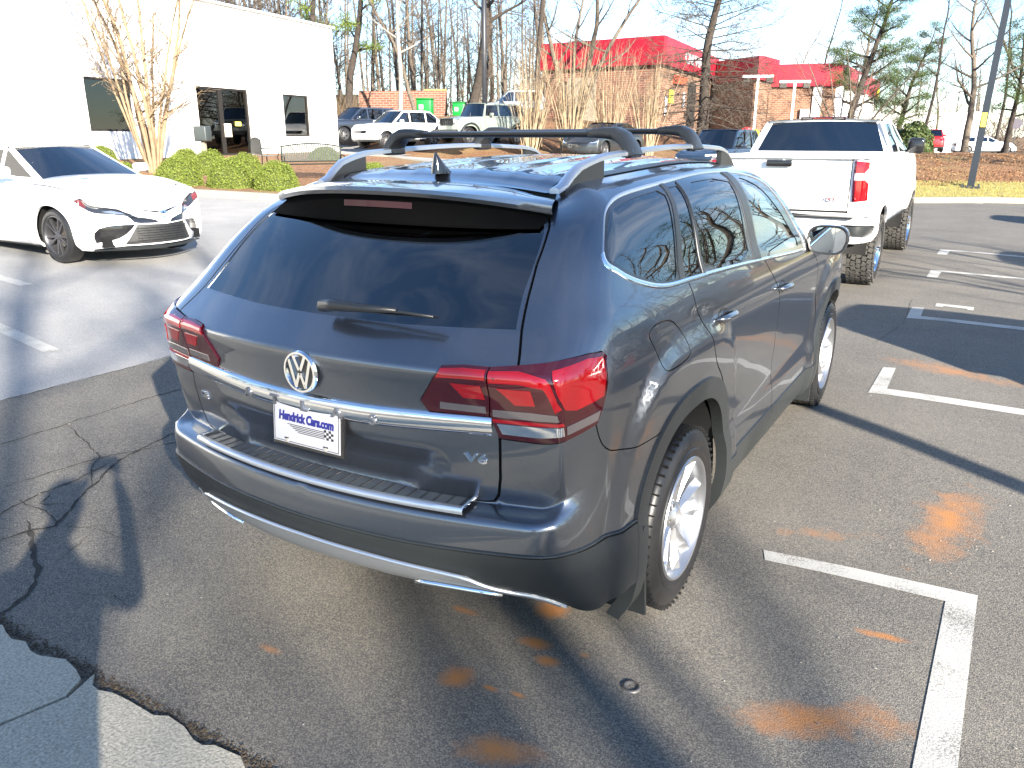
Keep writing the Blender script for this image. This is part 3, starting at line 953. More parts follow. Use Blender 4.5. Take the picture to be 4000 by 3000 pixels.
def on_glass(x, v, off=.004):
    s_ = -1.85 + .8 * abs(x) / float(SH.rear['XA'](v))
    p = SH.P(np.array([s_]), np.array([v]))[0] + SH.N(np.array([s_]), np.array([v]))[0] * off
    return np.array([math.copysign(p[0], x), p[1], p[2]])
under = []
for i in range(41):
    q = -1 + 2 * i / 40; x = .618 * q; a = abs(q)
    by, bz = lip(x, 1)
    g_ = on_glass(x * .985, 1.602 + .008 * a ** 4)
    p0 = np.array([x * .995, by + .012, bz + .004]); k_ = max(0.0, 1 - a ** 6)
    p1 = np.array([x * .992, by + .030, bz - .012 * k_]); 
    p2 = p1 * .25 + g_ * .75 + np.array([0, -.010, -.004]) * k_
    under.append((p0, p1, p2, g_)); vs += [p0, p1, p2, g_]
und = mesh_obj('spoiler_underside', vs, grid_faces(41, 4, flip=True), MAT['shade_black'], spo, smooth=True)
vs = []
for i in range(17):
    x = -.155 + .31 * i / 16
    j = (x / .618 + 1) * 20; j0 = int(j); f_ = j - j0
    a1 = under[j0][1] * (1 - f_) + under[j0 + 1][1] * f_; a2 = under[j0][2] * (1 - f_) + under[j0 + 1][2] * f_
    for t in (.12, .42): vs.append(a1 * (1 - t) + a2 * t + np.array([0, -.006, -.002]))
mesh_obj('brake_light', vs, grid_faces(17, 2, flip=True), MAT['lens_dim'], spo, smooth=True)

# roof rails, crossbars
def zr_(y): return roof_edge(min(max(y, -.30), 1.49))[1]
for sx in (-1, 1):
    ry = np.linspace(-.36, 1.68, 44)
    vs = []
    for y in ry:
        t = (y + .36) / 2.04
        base = zr_(y) if y < 1.49 else zr_(1.49) - (y - 1.49) * .25
        lift = .064 * (1 - (1 - min(1, t / .20)) ** 2.2) * (1 - (1 - min(1, (1 - t) / .18)) ** 2.2)
        x0 = .592 - .045 * max(0, (.25 - t) / .25) ** 1.5 - .02 * max(0, (t - .75) / .25)
        w = .019; hh = .010
        z = base + .008 + lift
        prof = [(-w, -hh), (-w, hh * .5), (-w * .5, hh), (w * .5, hh), (w, hh * .3), (w, -hh)]
        for dx, dz_ in prof: vs.append((sx * (x0 + dx), y, z + dz_))
    m_ = 6
    fs = []
    for i in range(len(ry) - 1):
        for k in range(m_):
            k2 = (k + 1) % m_
            fs.append((i*m_ + k, (i+1)*m_ + k, (i+1)*m_ + k2, i*m_ + k2) if sx > 0 else (i*m_ + k, i*m_ + k2, (i+1)*m_ + k2, (i+1)*m_ + k))
    fs += [tuple(range(m_)), tuple(range((len(ry)-1)*m_, len(ry)*m_))]
    rail = mesh_obj('roof_rail', vs, fs, MAT['satin_silver'], suv, sharp=40)
    # feet under the rail and the dark ditch
    def rail_z(y):
        t = (y + .36) / 2.04
        lift = .064 * (1 - (1 - min(1, t / .20)) ** 2.2) * (1 - (1 - min(1, (1 - t) / .18)) ** 2.2)
        return (zr_(y) if y < 1.49 else zr_(1.49) - (y - 1.49) * .25) + lift
    for (ya, yb) in ((-.32, -.05), (1.38, 1.64)):
        vs = []; ps = np.linspace(ya, yb, 14)
        for y0 in ps:
            z0 = zr_(y0) - (.01 if y0 < 1.49 else .05); x0 = .585 - .03 * max(0, (.25 - (y0 + .36) / 2.04) / .25) ** 1.5; z1 = rail_z(y0) + .002
            vs += [(sx * (x0 - .013), y0, z0), (sx * (x0 - .013), y0, z1), (sx * (x0 + .013), y0, z1), (sx * (x0 + .013), y0, z0), (sx * (x0 - .013), y0, z0)]
        mesh_obj('rail_foot', vs, grid_faces(14, 5, flip=sx < 0) + [(0, 1, 2, 3), (65, 66, 67, 68)], MAT['satin_black'], rail, sharp=40)
    vs = []
    for y in np.linspace(-.30, 1.48, 40):
        xe, ze = roof_edge(y)
        for dx, dz_ in ((-.03, .0045), (-.012, .004), (.004, .003), (.03, -.001)):
            q = SH.P(0, 1.7)
            vs.append((sx * (xe + dx), y, ze + dz_ + .001))
    mesh_obj('roof_ditch', vs, grid_faces(40, 4, flip=(sx > 0)), MAT['satin_black'], suv, smooth=True)

for (yb, nm) in ((.19, 'rear'), (.95, 'front')):
    zb = zr_(yb) + .078
    root = thing('roof_crossbar', (0, yb, zb), 0, 'black roof crossbar on the grey SUV, %s' % ('nearer the tailgate' if nm == 'rear' else 'farther from the tailgate'), 'roof crossbar', 'crossbars on the grey SUV')
    b = MB()
    pts = [(x, 0, .061 + .001 * (1 - (x / .5) ** 2)) for x in np.linspace(-.50, .50, 15)]
    # wing shaped bar
    vs = []
    for (x, y, z) in pts:
        for k in range(12):
            a = 2 * PI * k / 12
            vs.append((x, .040 * math.cos(a), z + .0135 * math.sin(a)))
    fs = [(i*12 + k, (i+1)*12 + k, (i+1)*12 + (k+1) % 12, i*12 + (k+1) % 12) for i in range(14) for k in range(12)]
    bar = mesh_obj('bar', vs, fs, MAT['satin_black'], root, smooth=True)
    b = MB()
    b.box((0, -.041, .064), (.98, .004, .006)); b.obj('bar_groove', MAT['void'], bar)
    for sx in (-1, 1):
        path = [(.42, .064, .042, .017), (.48, .066, .048, .022), (.53, .063, .054, .026), (.562, .048, .058, .026), (.588, .018, .064, .022), (.604, -.010, .070, .019), (.610, -.022, .072, .018)]
        vs = []
        for i, (x, z, hy, th) in enumerate(path):
            x2, z2 = path[min(i+1, len(path)-1)][:2]; x1, z1 = path[max(i-1, 0)][:2]
            tx, tz = x2 - x1, z2 - z1; L = math.hypot(tx, tz); nx, nz = -tz / L, tx / L
            for k in range(12):
                a = 2 * PI * k / 12
                cy, cz = math.cos(a), math.sin(a)
                cy = math.copysign(abs(cy) ** .6, cy); cz = math.copysign(abs(cz) ** .6, cz)
                vs.append((sx * (x + nx * th * cz), hy * cy, z + nz * th * cz))
        fs = [(i*12 + k, (i+1)*12 + k, (i+1)*12 + (k+1) % 12, i*12 + (k+1) % 12) for i in range(6) for k in range(12)]
        fs += [tuple(range(12)), tuple(range(72, 84))]
        if sx < 0: fs = [tuple(reversed(f)) for f in fs]
        ft_ = mesh_obj('bar_foot', vs, fs, MAT['satin_black'], root, smooth=True, sharp=50)
        b = MB(); b.rbox((sx * .596, 0, -.012), (.05, .11, .03), .008)
        b.obj('clamp', MAT['gloss_black'], ft_)

# antenna
b = MB()
prof = [(-.075, 0, .030), (-.055, .020, .026), (-.035, .045, .018), (-.015, .068, .010), (.0, .078, .006)]
vs = []
secs = [(-.035, .005, .02), (.0, .03, .05), (.05, .055, .078), (.085, .068, .04), (.11, .06, .02)]
b2 = MB()
N_ = 9
vs = []
for j, f in enumerate(np.linspace(0, 1, 10)):
    z = .078 * f
    y0 = -.045 + .0 * f + .0 ; y1 = .075 - .110 * f ** .6
    y0 = -.050 + .015 * f
    w = .030 * (1 - f) ** .8 + .003
    for k in range(16):
        a = 2 * PI * k / 16
        yc = (y0 + y1) / 2; hy = (y1 - y0) / 2 + .004
        vs.append((w * math.cos(a), yc + hy * math.sin(a), z))
fs = [(i*16 + k, i*16 + (k+1) % 16, (i+1)*16 + (k+1) % 16, (i+1)*16 + k) for i in range(9) for k in range(16)] + [tuple(range(144, 160))]
ant = mesh_obj('antenna', vs, fs, MAT['gloss_black'], suv, smooth=True, sharp=60)
ant.location = (0, -.265, zr_(-.26) + .028)

# badge, letters and number plate
def surf_frame(s, v, off=0.0, mir=False):
    p = SH.P(np.array([s]), np.array([v]))[0]; n = SH.N(np.array([s]), np.array([v]))[0]
    if mir: p = p * [-1, 1, 1]; n = n * [-1, 1, 1]
    p = p + n * off
    upv = np.array([0, 0, 1.0]); x = np.cross(upv, n); x /= np.linalg.norm(x); y = np.cross(n, x)
    M = Matrix(((x[0], y[0], n[0], p[0]), (x[1], y[1], n[1], p[1]), (x[2], y[2], n[2], p[2]), (0, 0, 0, 1)))
    return M
def smooth_x(x):  # s for a given x at the tail
    return -1.85 + .8 * x / .79
M = surf_frame(-1.85, 1.118, .004)
M = Matrix.Translation((.006, -1.076, 1.118)) @ Matrix.Rotation(PI / 2, 4, 'X')
b = MB()
def ring(b, r0, r1, z0, z1, M, n=40):
    vs = []; fs = []
    for (r, z) in ((r0, z0), (r0 + (r1 - r0) * .25, z1), (r0 + (r1 - r0) * .75, z1), (r1, z0)):
        for k in range(n):
            a = 2 * PI * k / n; vs.append((r * math.cos(a), r * math.sin(a), z))
    for i in range(3):
        for k in range(n):
            fs.append((i*n + k, i*n + (k+1) % n, (i+1)*n + (k+1) % n, (i+1)*n + k))
    b.add(vs, [tuple(reversed(f)) for f in fs], M)
ring(b, .058, .071, 0, .012, M)
def bar2(b, p, q, w, M, z=.009):
    p = Vector((p[0], p[1], 0)); q = Vector((q[0], q[1], 0)); d = (q - p).normalized(); nn = Vector((-d.y, d.x, 0)) * w / 2
    vs = [p - nn, p + nn, q + nn, q - nn]
    vs = [tuple(v) for v in vs] + [(v.x * 1, v.y * 1, z) for v in vs]
    b.add(vs, [(0,1,2,3), (7,6,5,4), (0,4,5,1), (1,5,6,2), (2,6,7,3), (3,7,4,0)], M)
r = .060
for sx in (-1, 1):
    bar2(b, (sx * .026, .054), (sx * .003, .006), .011, M)
    bar2(b, (sx * .046, .038), (sx * .020, -.052), .011, M)
    bar2(b, (sx * .021, -.052), (sx * .002, -.004), .011, M)
badge = b.obj('badge', MAT['chrome'], hatch)
b = MB(); vs = [(.060 * math.cos(2*PI*k/32), .060 * math.sin(2*PI*k/32), .002) for k in range(32)]
b.add(vs, [tuple(range(32))], M); b.obj('badge_backing', MAT['gloss_black'], badge)
for ch, x in zip('ATLAS', (-.276, -.138, 0.0, .138, .276)):
    s_ = smooth_x(abs(x))
    Mx = surf_frame(s_, 1.024, .0195, mir=x < 0)
    text_obj('letter', ch, .046, .0035, MAT['letter_grey'], hatch, Mx, sx=1.35, bold=.0012)
Mx = surf_frame(smooth_x(.612), .965, .003)
text_obj('model_letters', 'V6', .040, .003, MAT['chrome'], hatch, Mx, sx=1.7, bold=.001)
Mx = surf_frame(smooth_x(.612), .965, .003, mir=True)
text_obj('model_letters', 'SE', .036, .003, MAT['chrome'], hatch, Mx, sx=1.5, bold=.001)

plate_M = Matrix.Translation((0, -1.066, .928)) @ Matrix.Rotation(PI / 2 - .08, 4, 'X')
b = MB()
pl = thing('number_plate', (0, -1.066, .928), 0, 'white dealer number plate with navy lettering and chequered flag in a black frame', 'number plate')
pl.rotation_euler = (-.08, 0, 0)
Z90 = Matrix.Rotation(PI / 2, 4, 'X')
b = MB(); b.rbox((.003, .005, -.004), (.322, .014, .172), .005); b.obj('plate_frame', MAT['gloss_black'], pl)
b = MB(); b.rbox((0, -.0035, 0), (.303, .003, .151), .0012)
plate = b.obj('plate', MAT['white_plate'], pl)
b = MB()
for (x, z, w, h_) in ((0, .0705, .290, .0022), (0, -.0700, .290, .0022), (-.1455, 0, .0022, .141), (.1455, 0, .0022, .141)): b.box((x, -.0054, z), (w, .0006, h_))
for (x, z) in ((-.09, .062), (.088, .062), (-.09, -.060), (.088, -.060)): b.rbox((x, -.0054, z), (.022, .001, .006), .0004, n=1)
b.obj('plate_border', MAT['ink'], plate)
text_obj('lettering', 'Hendrick Cars.com', .043, .0006, MAT['navy'], plate, Matrix.Translation((.0, -.0058, .018)) @ Z90, sx=.78, bold=.0022, shear=.12, spacing=.94)
b = MB()
for k in range(5):
    z = -.008 - k * .0058
    x0 = -.085 + k * .012; x1 = .085
    b.box(((x0 + x1) / 2, -.0056, z), (x1 - x0, .0006, .0026))
b.obj('stripe_lines', MAT['ink'], plate)
b = MB()
for i in range(4):
    for j in range(4):
        if (i + j) % 2 == 0: b.box((.087 + i * .0105, -.0056, -.004 - j * .0085), (.0105, .0006, .0085))
b.obj('chequered_flag', MAT['ink'], plate)
b = MB()
for (x, z) in ((-.084, -.066), (.090, -.066)): b.lathe([(0, .0), (0, .007), (-.006, .007)], 8, M=Matrix.Translation((x, -.008, z)) @ Matrix.Rotation(-PI / 2, 4, 'Z'))
b.obj('plate_screw', MAT['chrome'], pl)

# rear wiper
wr = MB()
wr.tube([(.03, -.985, 1.323), (.09, -.995, 1.333), (.20, -.993, 1.335), (.33, -.975, 1.337)], [.022, .020, .014, .008], 8)
wr.tube([(.26, -.985, 1.334), (.36, -.972, 1.333), (.46, -.960, 1.329)], [.007, .006, .005], 6)
wip = wr.obj('rear_wiper', MAT['satin_black'], hatch, smooth=True)
b = MB(); b.tube([(.07, -.966, 1.315), (.28, -.958, 1.320), (.47, -.948, 1.326)], [.006, .006, .005], 5)
b.obj('wiper_blade', MAT['gloss_black'], wip)

# door handles, door mirrors
for sx in (-1, 1):
    for (yh, zh) in ((.40, 1.135), (1.44, 1.098)):
        p = SH.P(np.array([yh]), np.array([zh]))[0]; x0 = p[0]
        n_pts = []
        for i in range(11):
            t = -1 + 2 * i / 10
            y = yh + t * .115
            px = SH.P(np.array([y]), np.array([zh]))[0][0]
            n_pts.append((sx * (px + .030 * (1 - t ** 4) + .002), y, zh - .004 * t))
        b = MB(); b.tube(n_pts, [.006, .012, .015, .016, .016, .016, .016, .016, .015, .012, .006], 10)
        hd = b.obj('door_handle', GP, suv, smooth=True)
        b = MB()
        vs = []; K = 20
        for k in range(K):
            a = 2 * PI * k / K
            y = yh - .02 + .075 * math.cos(a); z = zh + .034 * math.sin(a)
            q = SH.P(np.array([y]), np.array([z]))[0]
            vs.append((sx * (q[0] + .0015), y, z))
        mesh_obj('handle_cup', vs, [tuple(range(K)) if sx > 0 else tuple(reversed(range(K)))], MAT['gloss_black'], hd, smooth=False)
    mr = bpy.data.objects.new('door_mirror', None); COL.objects.link(mr); mr.parent = suv
    mr.location = (sx * 1.045, 2.16, 1.275)
    vs = []; secs = [(-.075, 1.0), (-.070, 1.03), (-.02, 1.02), (.04, .85), (.085, .55), (.105, .18)]
    K = 28
    def outl(a):
        c, s = math.cos(a), math.sin(a)
        x = .112 * math.copysign(abs(c) ** .62, c); z = .083 * math.copysign(abs(s) ** .66, s)
        if z < 0: x *= .93
        return x, z
    for (dy, sc) in secs:
        for k in range(K):
            x, z = outl(2 * PI * k / K)
            vs.append((sx * x * sc, dy, z * sc))
    fs = [(i*K + k, i*K + (k+1) % K, (i+1)*K + (k+1) % K, (i+1)*K + k) for i in range(len(secs)-1) for k in range(K)] + [tuple(range((len(secs)-1)*K, len(secs)*K))]
    if sx > 0: fs = [tuple(reversed(f)) for f in fs]
    mesh_obj('mirror_housing', vs, fs, GP, mr, smooth=True, sharp=50)
    vs = [(sx * outl(2*PI*k/K)[0] * 1.0, -.076, outl(2*PI*k/K)[1] * 1.0) for k in range(K)] + [(sx * outl(2*PI*k/K)[0] * .90, -.070, outl(2*PI*k/K)[1] * .88) for k in range(K)]
    fs = [(k, (k+1) % K, K + (k+1) % K, K + k) for k in range(K)]
    mesh_obj('mirror_bezel', vs, fs, MAT['satin_black'], mr, smooth=False)
    vs = [(sx * outl(2*PI*k/K)[0] * .90, -.072, outl(2*PI*k/K)[1] * .88) for k in range(K)]
    mesh_obj('mirror_glass', vs, [tuple(range(K))], MAT['mirror'], mr, smooth=False)
    b = MB(); b.tube([(sx * -.06, .01, -.05), (sx * -.13, .02, -.055), (sx * -.19, .03, -.05)], [.03, .026, .03], 8)
    b.obj('mirror_arm', MAT['satin_black'], mr, smooth=True)

# wheel houses, mud flaps, floor
for sx in (-1, 1):
    for yc in (0, 2.98):
        b = MB()
        n = 20; vs = []
        for i in range(n + 1):
            a = PI * i / n
            for x in (.55, .93): vs.append((sx * x, yc + .50 * math.cos(a), .375 + .50 * math.sin(a)))
        for x in (.55, .93): vs += []
        mesh_obj('wheel_house', vs, grid_faces(n + 1, 2), MAT['satin_black'], suv, smooth=True)
        b = MB(); b.box((sx * .55, yc, .55), (.01, 1.0, .8)); b.obj('wheel_house_wall', MAT['void'], suv)
    b = MB()
    b.add([(sx * .80, -.43, .17), (sx * .985, -.43, .17), (sx * .99, -.50, .56), (sx * .80, -.50, .56), (sx * .80, -.415, .17), (sx * .985, -.415, .17), (sx * .99, -.485, .56), (sx * .80, -.485, .56)], [(0,1,2,3), (4,7,6,5), (0,4,5,1), (1,5,6,2), (2,6,7,3), (3,7,4,0)])
    b.obj('mud_flap', MAT['cladding'], suv)
    b = MB(); b.box((sx * .89, 2.50, .32), (.17, .02, .32)); b.obj('mud_flap', MAT['cladding'], suv)
b = MB(); b.box((0, 1.55, .36), (1.5, 4.1, .10)); b.obj('floor_pan', MAT['void'], suv)
b = MB(); b.box((0, 0, .40), (1.5, .12, .12)); b.box((0, -.60, .56), (1.5, .5, .14)); b.obj('rear_axle', MAT['void'], suv)
for sx in (1, -1):
    for y in (0, 2.98): atlas_wheel('wheel', suv, .975, y, sx)

# cabin
b = MB(); b.box((0, .8, .82), (1.60, 3.2, .06)); b.box((0, -.55, .98), (1.5, .75, .30))
b.obj('cabin_floor', MAT['cloth'], suv)
for (y, xs_, w) in ((-.10, (-.36, .36), .50), (.85, (-.42, .42), .52), (1.65, (-.40, .40), .52)):
    for x in xs_:
        s_ = bpy.data.objects.new('seat', None); COL.objects.link(s_); s_.parent = suv; s_.location = (x, y, 0)
        b = MB(); b.rbox((0, .22, 1.0), (w, .5, .16), .05); b.obj('seat_cushion', MAT['cloth'], s_, smooth=True, sharp=60)
        b = MB(); b.rbox((0, -.05, 1.20), (w, .16, .52), .06, M=Matrix.Rotation(.15, 4, 'X')); b.obj('backrest', MAT['cloth'], s_, smooth=True, sharp=60)
        b = MB(); b.rbox((0, -.26, 1.515), (.27, .10, .17), .045); b.obj('headrest', MAT['cloth'], s_, smooth=True, sharp=60)
b = MB(); b.box((0, 2.25, 1.0), (1.5, .45, .22)); b.obj('dashboard', MAT['cloth'], suv)
b = MB()
b.lathe([(0, .165), (.012, .175), (0, .185), (-.012, .175), (0, .165)], 24, M=Matrix.Translation((-.40, 2.0, 1.12)) @ Matrix.Rotation(PI / 2 , 4, 'Z'))
b.obj('steering_wheel', MAT['satin_black'], suv, smooth=True)
vs = [(p[0] * .99, p[1], p[2] - .03) for p in [tuple(q.co) for q in roof.data.vertices]]
mesh_obj('headliner', vs, grid_faces(len(ys), nc), MAT['headliner'], suv, smooth=True)
# ------------------------------------------------------------------ other vehicles
def vehicle_shell(c):
    """lower body of an ordinary car; origin under the rear axle, y forward"""
    zl, bt, hw = c['zlow'], c['belt'], c['hw']
    yf, yr = c['WB'] + c['FO'], -c['RO']
    h = bt - zl
    X = pchip([zl, zl + .10 * h, zl + .3 * h, zl + .6 * h, zl + .80 * h, zl + .90 * h, zl + .97 * h, bt],
              [hw - .09, hw - .02, hw, hw, hw - .012, hw - .035, hw - c.get('sh', .09), hw - c.get('sh2', .17)])
    zt = pchip([yr, c['deck_y'], c['deck_y'] + .02, c['cowl'], c['cowl'] + .02, yf - .25, yf], [c['deck_end'], c['deck'], c['deck'], bt, bt, c['hood'], c['hood_end']])
    def dz(y, v): return (zt(y) - bt) * sstep(zl + .35 * h, bt, v)
    def taper(y, v): return c.get('ft', .05) * sstep(yf - 1.0, yf, y) ** 1.4 + c.get('rt', .04) * sstep(yr + .8, yr, y) ** 1.4
    def tab(y0, end_z, sg, prof, bow, xa, crease):
        return dict(XA=lambda v: xa + 0 * v, R=pchip([zl + a * h for a, _ in prof], [y0 - sg * d for _, d in prof]),
                    bow=lambda v: bow + 0 * v, Z=lambda v: v + (end_z - bt) * sstep(zl + .35 * h, bt, v),
                    K=lambda v: (.5 + 0 * v, .25 + 0 * v), kc=.5, h=lambda v: c.get('ch', .6) + 0 * v, crease=lambda v: crease + 0 * v)
    fp = c.get('fprof', [(0, .08), (.12, .01), (.3, 0), (.5, .01), (.7, .03), (.88, .07), (1.0, .22)])
    rp = c.get('rprof', [(0, .10), (.15, .02), (.35, 0), (.5, .02), (.75, .04), (.92, .05), (1.0, .16)])
    return Shell(X=X, dz=dz, taper=taper, shift=lambda s, v: 0.0 * s,
                 rear=tab(yr, c['deck_end'], -1, rp, c.get('rbow', .10), c.get('rxa', hw * .72), 0.0),
                 front=tab(yf, c['hood_end'], 1, fp, c.get('fbow', .18), c.get('fxa', hw * .68), 0.0),
                 bulges=[(0, c['R'], c['R'] + .34, c['R'] + .36, c.get('bulge', .012), .15), (c['WB'], c['R'], c['R'] + .34, c['R'] + .36, c.get('bulge', .012), .15)],
                 breaks=(yr - .8, yr + .05, yr + .38, yf - .45, yf - .05, yf + .8))

def simple_wheel(parent, x, y, side, R, W, rimr, spoke_mat, nsp=10, tread=None):
    w = bpy.data.objects.new('wheel', None); COL.objects.link(w); w.parent = parent
    w.location = (x * side, y, R); w.rotation_euler = (random.uniform(0, 1), 0, 0 if side > 0 else PI)
    b = MB(); b.lathe([(-.01, rimr), (.002, rimr + .01), (.004, (rimr + R) / 2), (-.004, R - .03), (-.03, R), (-W + .03, R), (-W, R - .04), (-W, rimr)], 48)
    b.obj('tyre', MAT['rubber'], w, smooth=True, sharp=40)
    b = MB(); b.lathe([(-.006, rimr + .002), (-.004, rimr - .006), (-.03, rimr - .02), (-.15, rimr - .025)], 48)
    rim = b.obj('rim', spoke_mat, w, smooth=True, sharp=30)
    b = MB()
    for k in range(nsp):
        A = 2 * PI * k / nsp + (.10 if k % 2 else -.10) * (10 / nsp)
        M = Matrix.Rotation(A, 4, 'X')
        b.add([(-.030, .03, -.013), (-.030, .03, .013), (-.018, rimr - .01, .010), (-.018, rimr - .01, -.010), (-.055, .03, -.013), (-.055, .03, .013), (-.05, rimr - .01, .010), (-.05, rimr - .01, -.010)],
              [(0,1,2,3), (4,7,6,5), (0,4,5,1), (1,5,6,2), (2,6,7,3), (3,7,4,0)], M)
    b.lathe([(-.022, 0), (-.022, .04), (-.035, .06)], 20)
    b.obj('spoke', spoke_mat, rim)
    b = MB(); b.lathe([(-.09, 0), (-.09, .14), (-.11, .14)], 30); b.obj('brake_disc', MAT['brake'], w)
    b = MB(); b.lathe([(-.12, 0), (-.12, rimr)], 30); b.obj('inner_barrel', MAT['void'], w)
    return w

def vehicle(c, root):
    """body panels, cabin and wheels under root"""
    paint = MAT[c['paint']]
    S = vehicle_shell(c)
    s0, s1, s2, f2, f1, f0 = S.breaks
    zl, bt, R = c['zlow'], c['belt'], c['R']
    ar = R + c.get('gap', .055)
    outer_ = [(s0, zl), (f0, zl), (f0, bt), (s0, bt)]
    shp = {'a_r': arch(0, ar, zc=R, n=2.2, zb=zl, m=24), 'a_f': arch(c['WB'], ar, zc=R, n=2.2, zb=zl, m=24)}
    shp.update(c.get('shapes', {}))
    nm = list(shp)
    V_, T_, o_ = partition(outer_, [shp[k] for k in nm], h=c.get('h', .07), seg=c.get('seg', .05))
    pm_ = c.get('shape_mats', {})
    body = panel('body', S, V_, T_[o_ == -1], paint, root, both=True, turn=.03, seam=s0)
    for i, k in enumerate(nm):
        if k in pm_:
            nmn, mt, off, both = pm_[k]
            tt = T_[o_ == i]
            if len(tt) == 0: continue
            if both: panel(nmn, S, V_, tt, MAT[mt], root, both=True, off=off, turn=.01, seam=f0)
            else:
                panel(nmn, S, V_, tt, MAT[mt], root, off=off, turn=.01)
                panel(nmn, S, V_, tt, MAT[mt], root, off=off, turn=.01, mirror=True)
    # caps: bonnet and boot
    def cap(name, ya, yb, crown, mat, end_in=.0, inset=.0, front=True):
        n1, n2 = 16, 21; vs = []
        for i in range(n1):
            t = i / (n1 - 1)
            y = ya + (yb - ya) * t
            s_ = min(max(y, s2), f2)
            q = S.P(np.array([s_]), np.array([bt]))[0]
            xe = q[0]; ze = float(S.side(np.array([y]), np.array([bt]))[1][0])
            tab = S.front if yb > ya else S.rear
            for j in range(n2):
                u = -1 + 2 * j / (n2 - 1)
                yend = float(tab['R'](np.array([bt]))[0])
                bw = float(tab['bow'](np.array([bt]))[0])
                yy = ya + (y - ya)
                # last rows follow the bow of the end
                lim = yend - (1 if yb > ya else -1) * bw * (abs(u) * xe / S.front['XA'](bt)) ** 2 * .8
                f_ = t ** 3
                yy = (ya + (yb - ya) * t) * (1 - f_) + (ya + (lim - ya) * t) * f_
                zz = ze + crown * (1 - abs(u) ** 3) * (1 - .6 * f_) - .004 * abs(u)
                g_ = t ** 6
                zz = zz * (1 - g_) + ((c['hood_end'] if yb > ya else c['deck_end']) - .004) * g_
                vs.append((u * xe, yy, zz))
        return mesh_obj(name, vs, grid_faces(n1, n2, flip=(yb > ya)), mat, root, smooth=True)
    yf = c['WB'] + c['FO']; yr = -c['RO']
    cap('hood', c['cowl'] - .12, yf - .2, .045, paint)
    if c.get('boot'): cap('boot_lid', c['deck_y'] + .12, yr + .14, .03, paint)
    for nm_, tt_ in (('nose_top', np.linspace(f2, f0, 14)), ('tail_top', np.linspace(s0, s2, 14))):
        if nm_ == 'tail_top' and c.get('open_tail'): continue
        q = [tuple(map(float, S.P(np.array([a_]), np.array([bt]))[0] - [0, 0, .006])) for a_ in tt_]
        pts_ = q + [(-p_[0], p_[1], p_[2]) for p_ in reversed(q)]
        if nm_ == 'tail_top': pts_ = pts_[::-1]
        mesh_obj(nm_, pts_, [tuple(reversed(range(len(pts_))))], paint, root, smooth=False)
    # cabin
    xb = c['hw'] - c.get('sh2', .17) + c.get('cb', .03); xt = c['xt']; rz = c['roof']
    A0, A1, C1, C0 = c['cowl'] - .05, c['ws_top'], c['rr_top'], c['rr_base']
    class Cab:
        def P(self, y, h):
            y = np.asarray(y, float); h = np.asarray(h, float)
            mid = .5 * (A1 + C1)
            x = xb + (xt - xb) * np.sign(h) * np.abs(h) ** 1.15 - .03 * ((y - mid) / 1.2) ** 2 * h
            z = bt - .005 + (rz - bt) * h - .03 * ((y - mid) / 1.2) ** 2 * h
            return np.stack([x, y, z], -1)
        def N(self, y, h, e=.01):
            a = self.P(y + e, h) - self.P(y - e, h); b_ = self.P(y, h + e) - self.P(y, h - e)
            n = np.cross(a, b_); return n / np.linalg.norm(n, axis=-1, keepdims=True)
    K = Cab()
    side = [(C0, 0), (A0, 0), (A1 + .03, .93), (A1 - .15, 1.0), (C1 + .15, 1.0), (C1 - .02, .94)]
    fa = c.get('pillar', .07)
    def lerp(a, b_, t): return a + (b_ - a) * t
    wins = c['wins']      # list of (rear fraction, front fraction) of the belt line
    ws = {}
    for i, (y0, y1) in enumerate(wins):
        def cl(y, h):   # keep inside the slanting pillars
            fr = lerp(A0, A1, h) - fa; re = lerp(C0, C1, h) + fa
            return min(max(y, re), fr)
        ws['w%d' % i] = [(cl(y0, .07), .07), (cl(y1, .07), .07), (cl(y1, .5), .5), (cl(y1, .88), .88), (cl(y0, .88), .88), (cl(y0, .5), .5)]
    wn_ = list(ws)
    V2, T2, o2 = partition(side, [ws[k] for k in wn_], h=.09, seg=.06)
    for mir in (False, True):
        cabp = panel('cabin_side', K, V2, T2[o2 == -1], paint, root, mirror=mir, turn=.03)
        for i in range(len(wn_)):
            panel('side_window', K, V2, T2[o2 == i], MAT[c.get('side_glass', 'privacy')], root, mirror=mir, off=-.005, turn=0)
    def quadpanel(y0, y1, z0, z1, x0, x1, bow, frame_name, glass_name, glass, ins, f, flip=False):
        """sloping screen with its painted surround; q runs across, t up the slope"""
        q0 = 1 - ins / x0
        qs = sorted(set([-1, -q0, q0, 1] + [q0 * (-1 + 2 * i / 14) for i in range(1, 14)])); ts = [0, f[0]] + [f[0] + (f[1] - f[0]) * j / 8 for j in range(1, 8)] + [f[1], 1]
        P_ = lambda q, t: ((x0 + (x1 - x0) * t) * q, y0 + (y1 - y0) * t + bow * (1 - q * q), z0 + (z1 - z0) * t + .02 * t * (1 - q * q))
        nq = len(qs)
        vs = [P_(q, t) for t in ts for q in qs]
        inner, outer_f = [], []
        for j in range(len(ts) - 1):
            for i in range(nq - 1):
                fc = (j*nq + i, (j+1)*nq + i, (j+1)*nq + i + 1, j*nq + i + 1)
                if flip: fc = tuple(reversed(fc))
                (inner if (1 <= j < len(ts) - 2 and 1 <= i < nq - 2) else outer_f).append(fc)
        mesh_obj(frame_name, vs, outer_f, paint, root, smooth=True)
        mesh_obj(glass_name, vs, inner, glass, root, smooth=True)
    quadpanel(A0 + .02, A1 - .04, bt - .01, rz - .015, xb, xt - .03, .14, 'windscreen_frame', 'windscreen', MAT[c.get('ws_glass', 'privacy')], .055, (.03, .95))
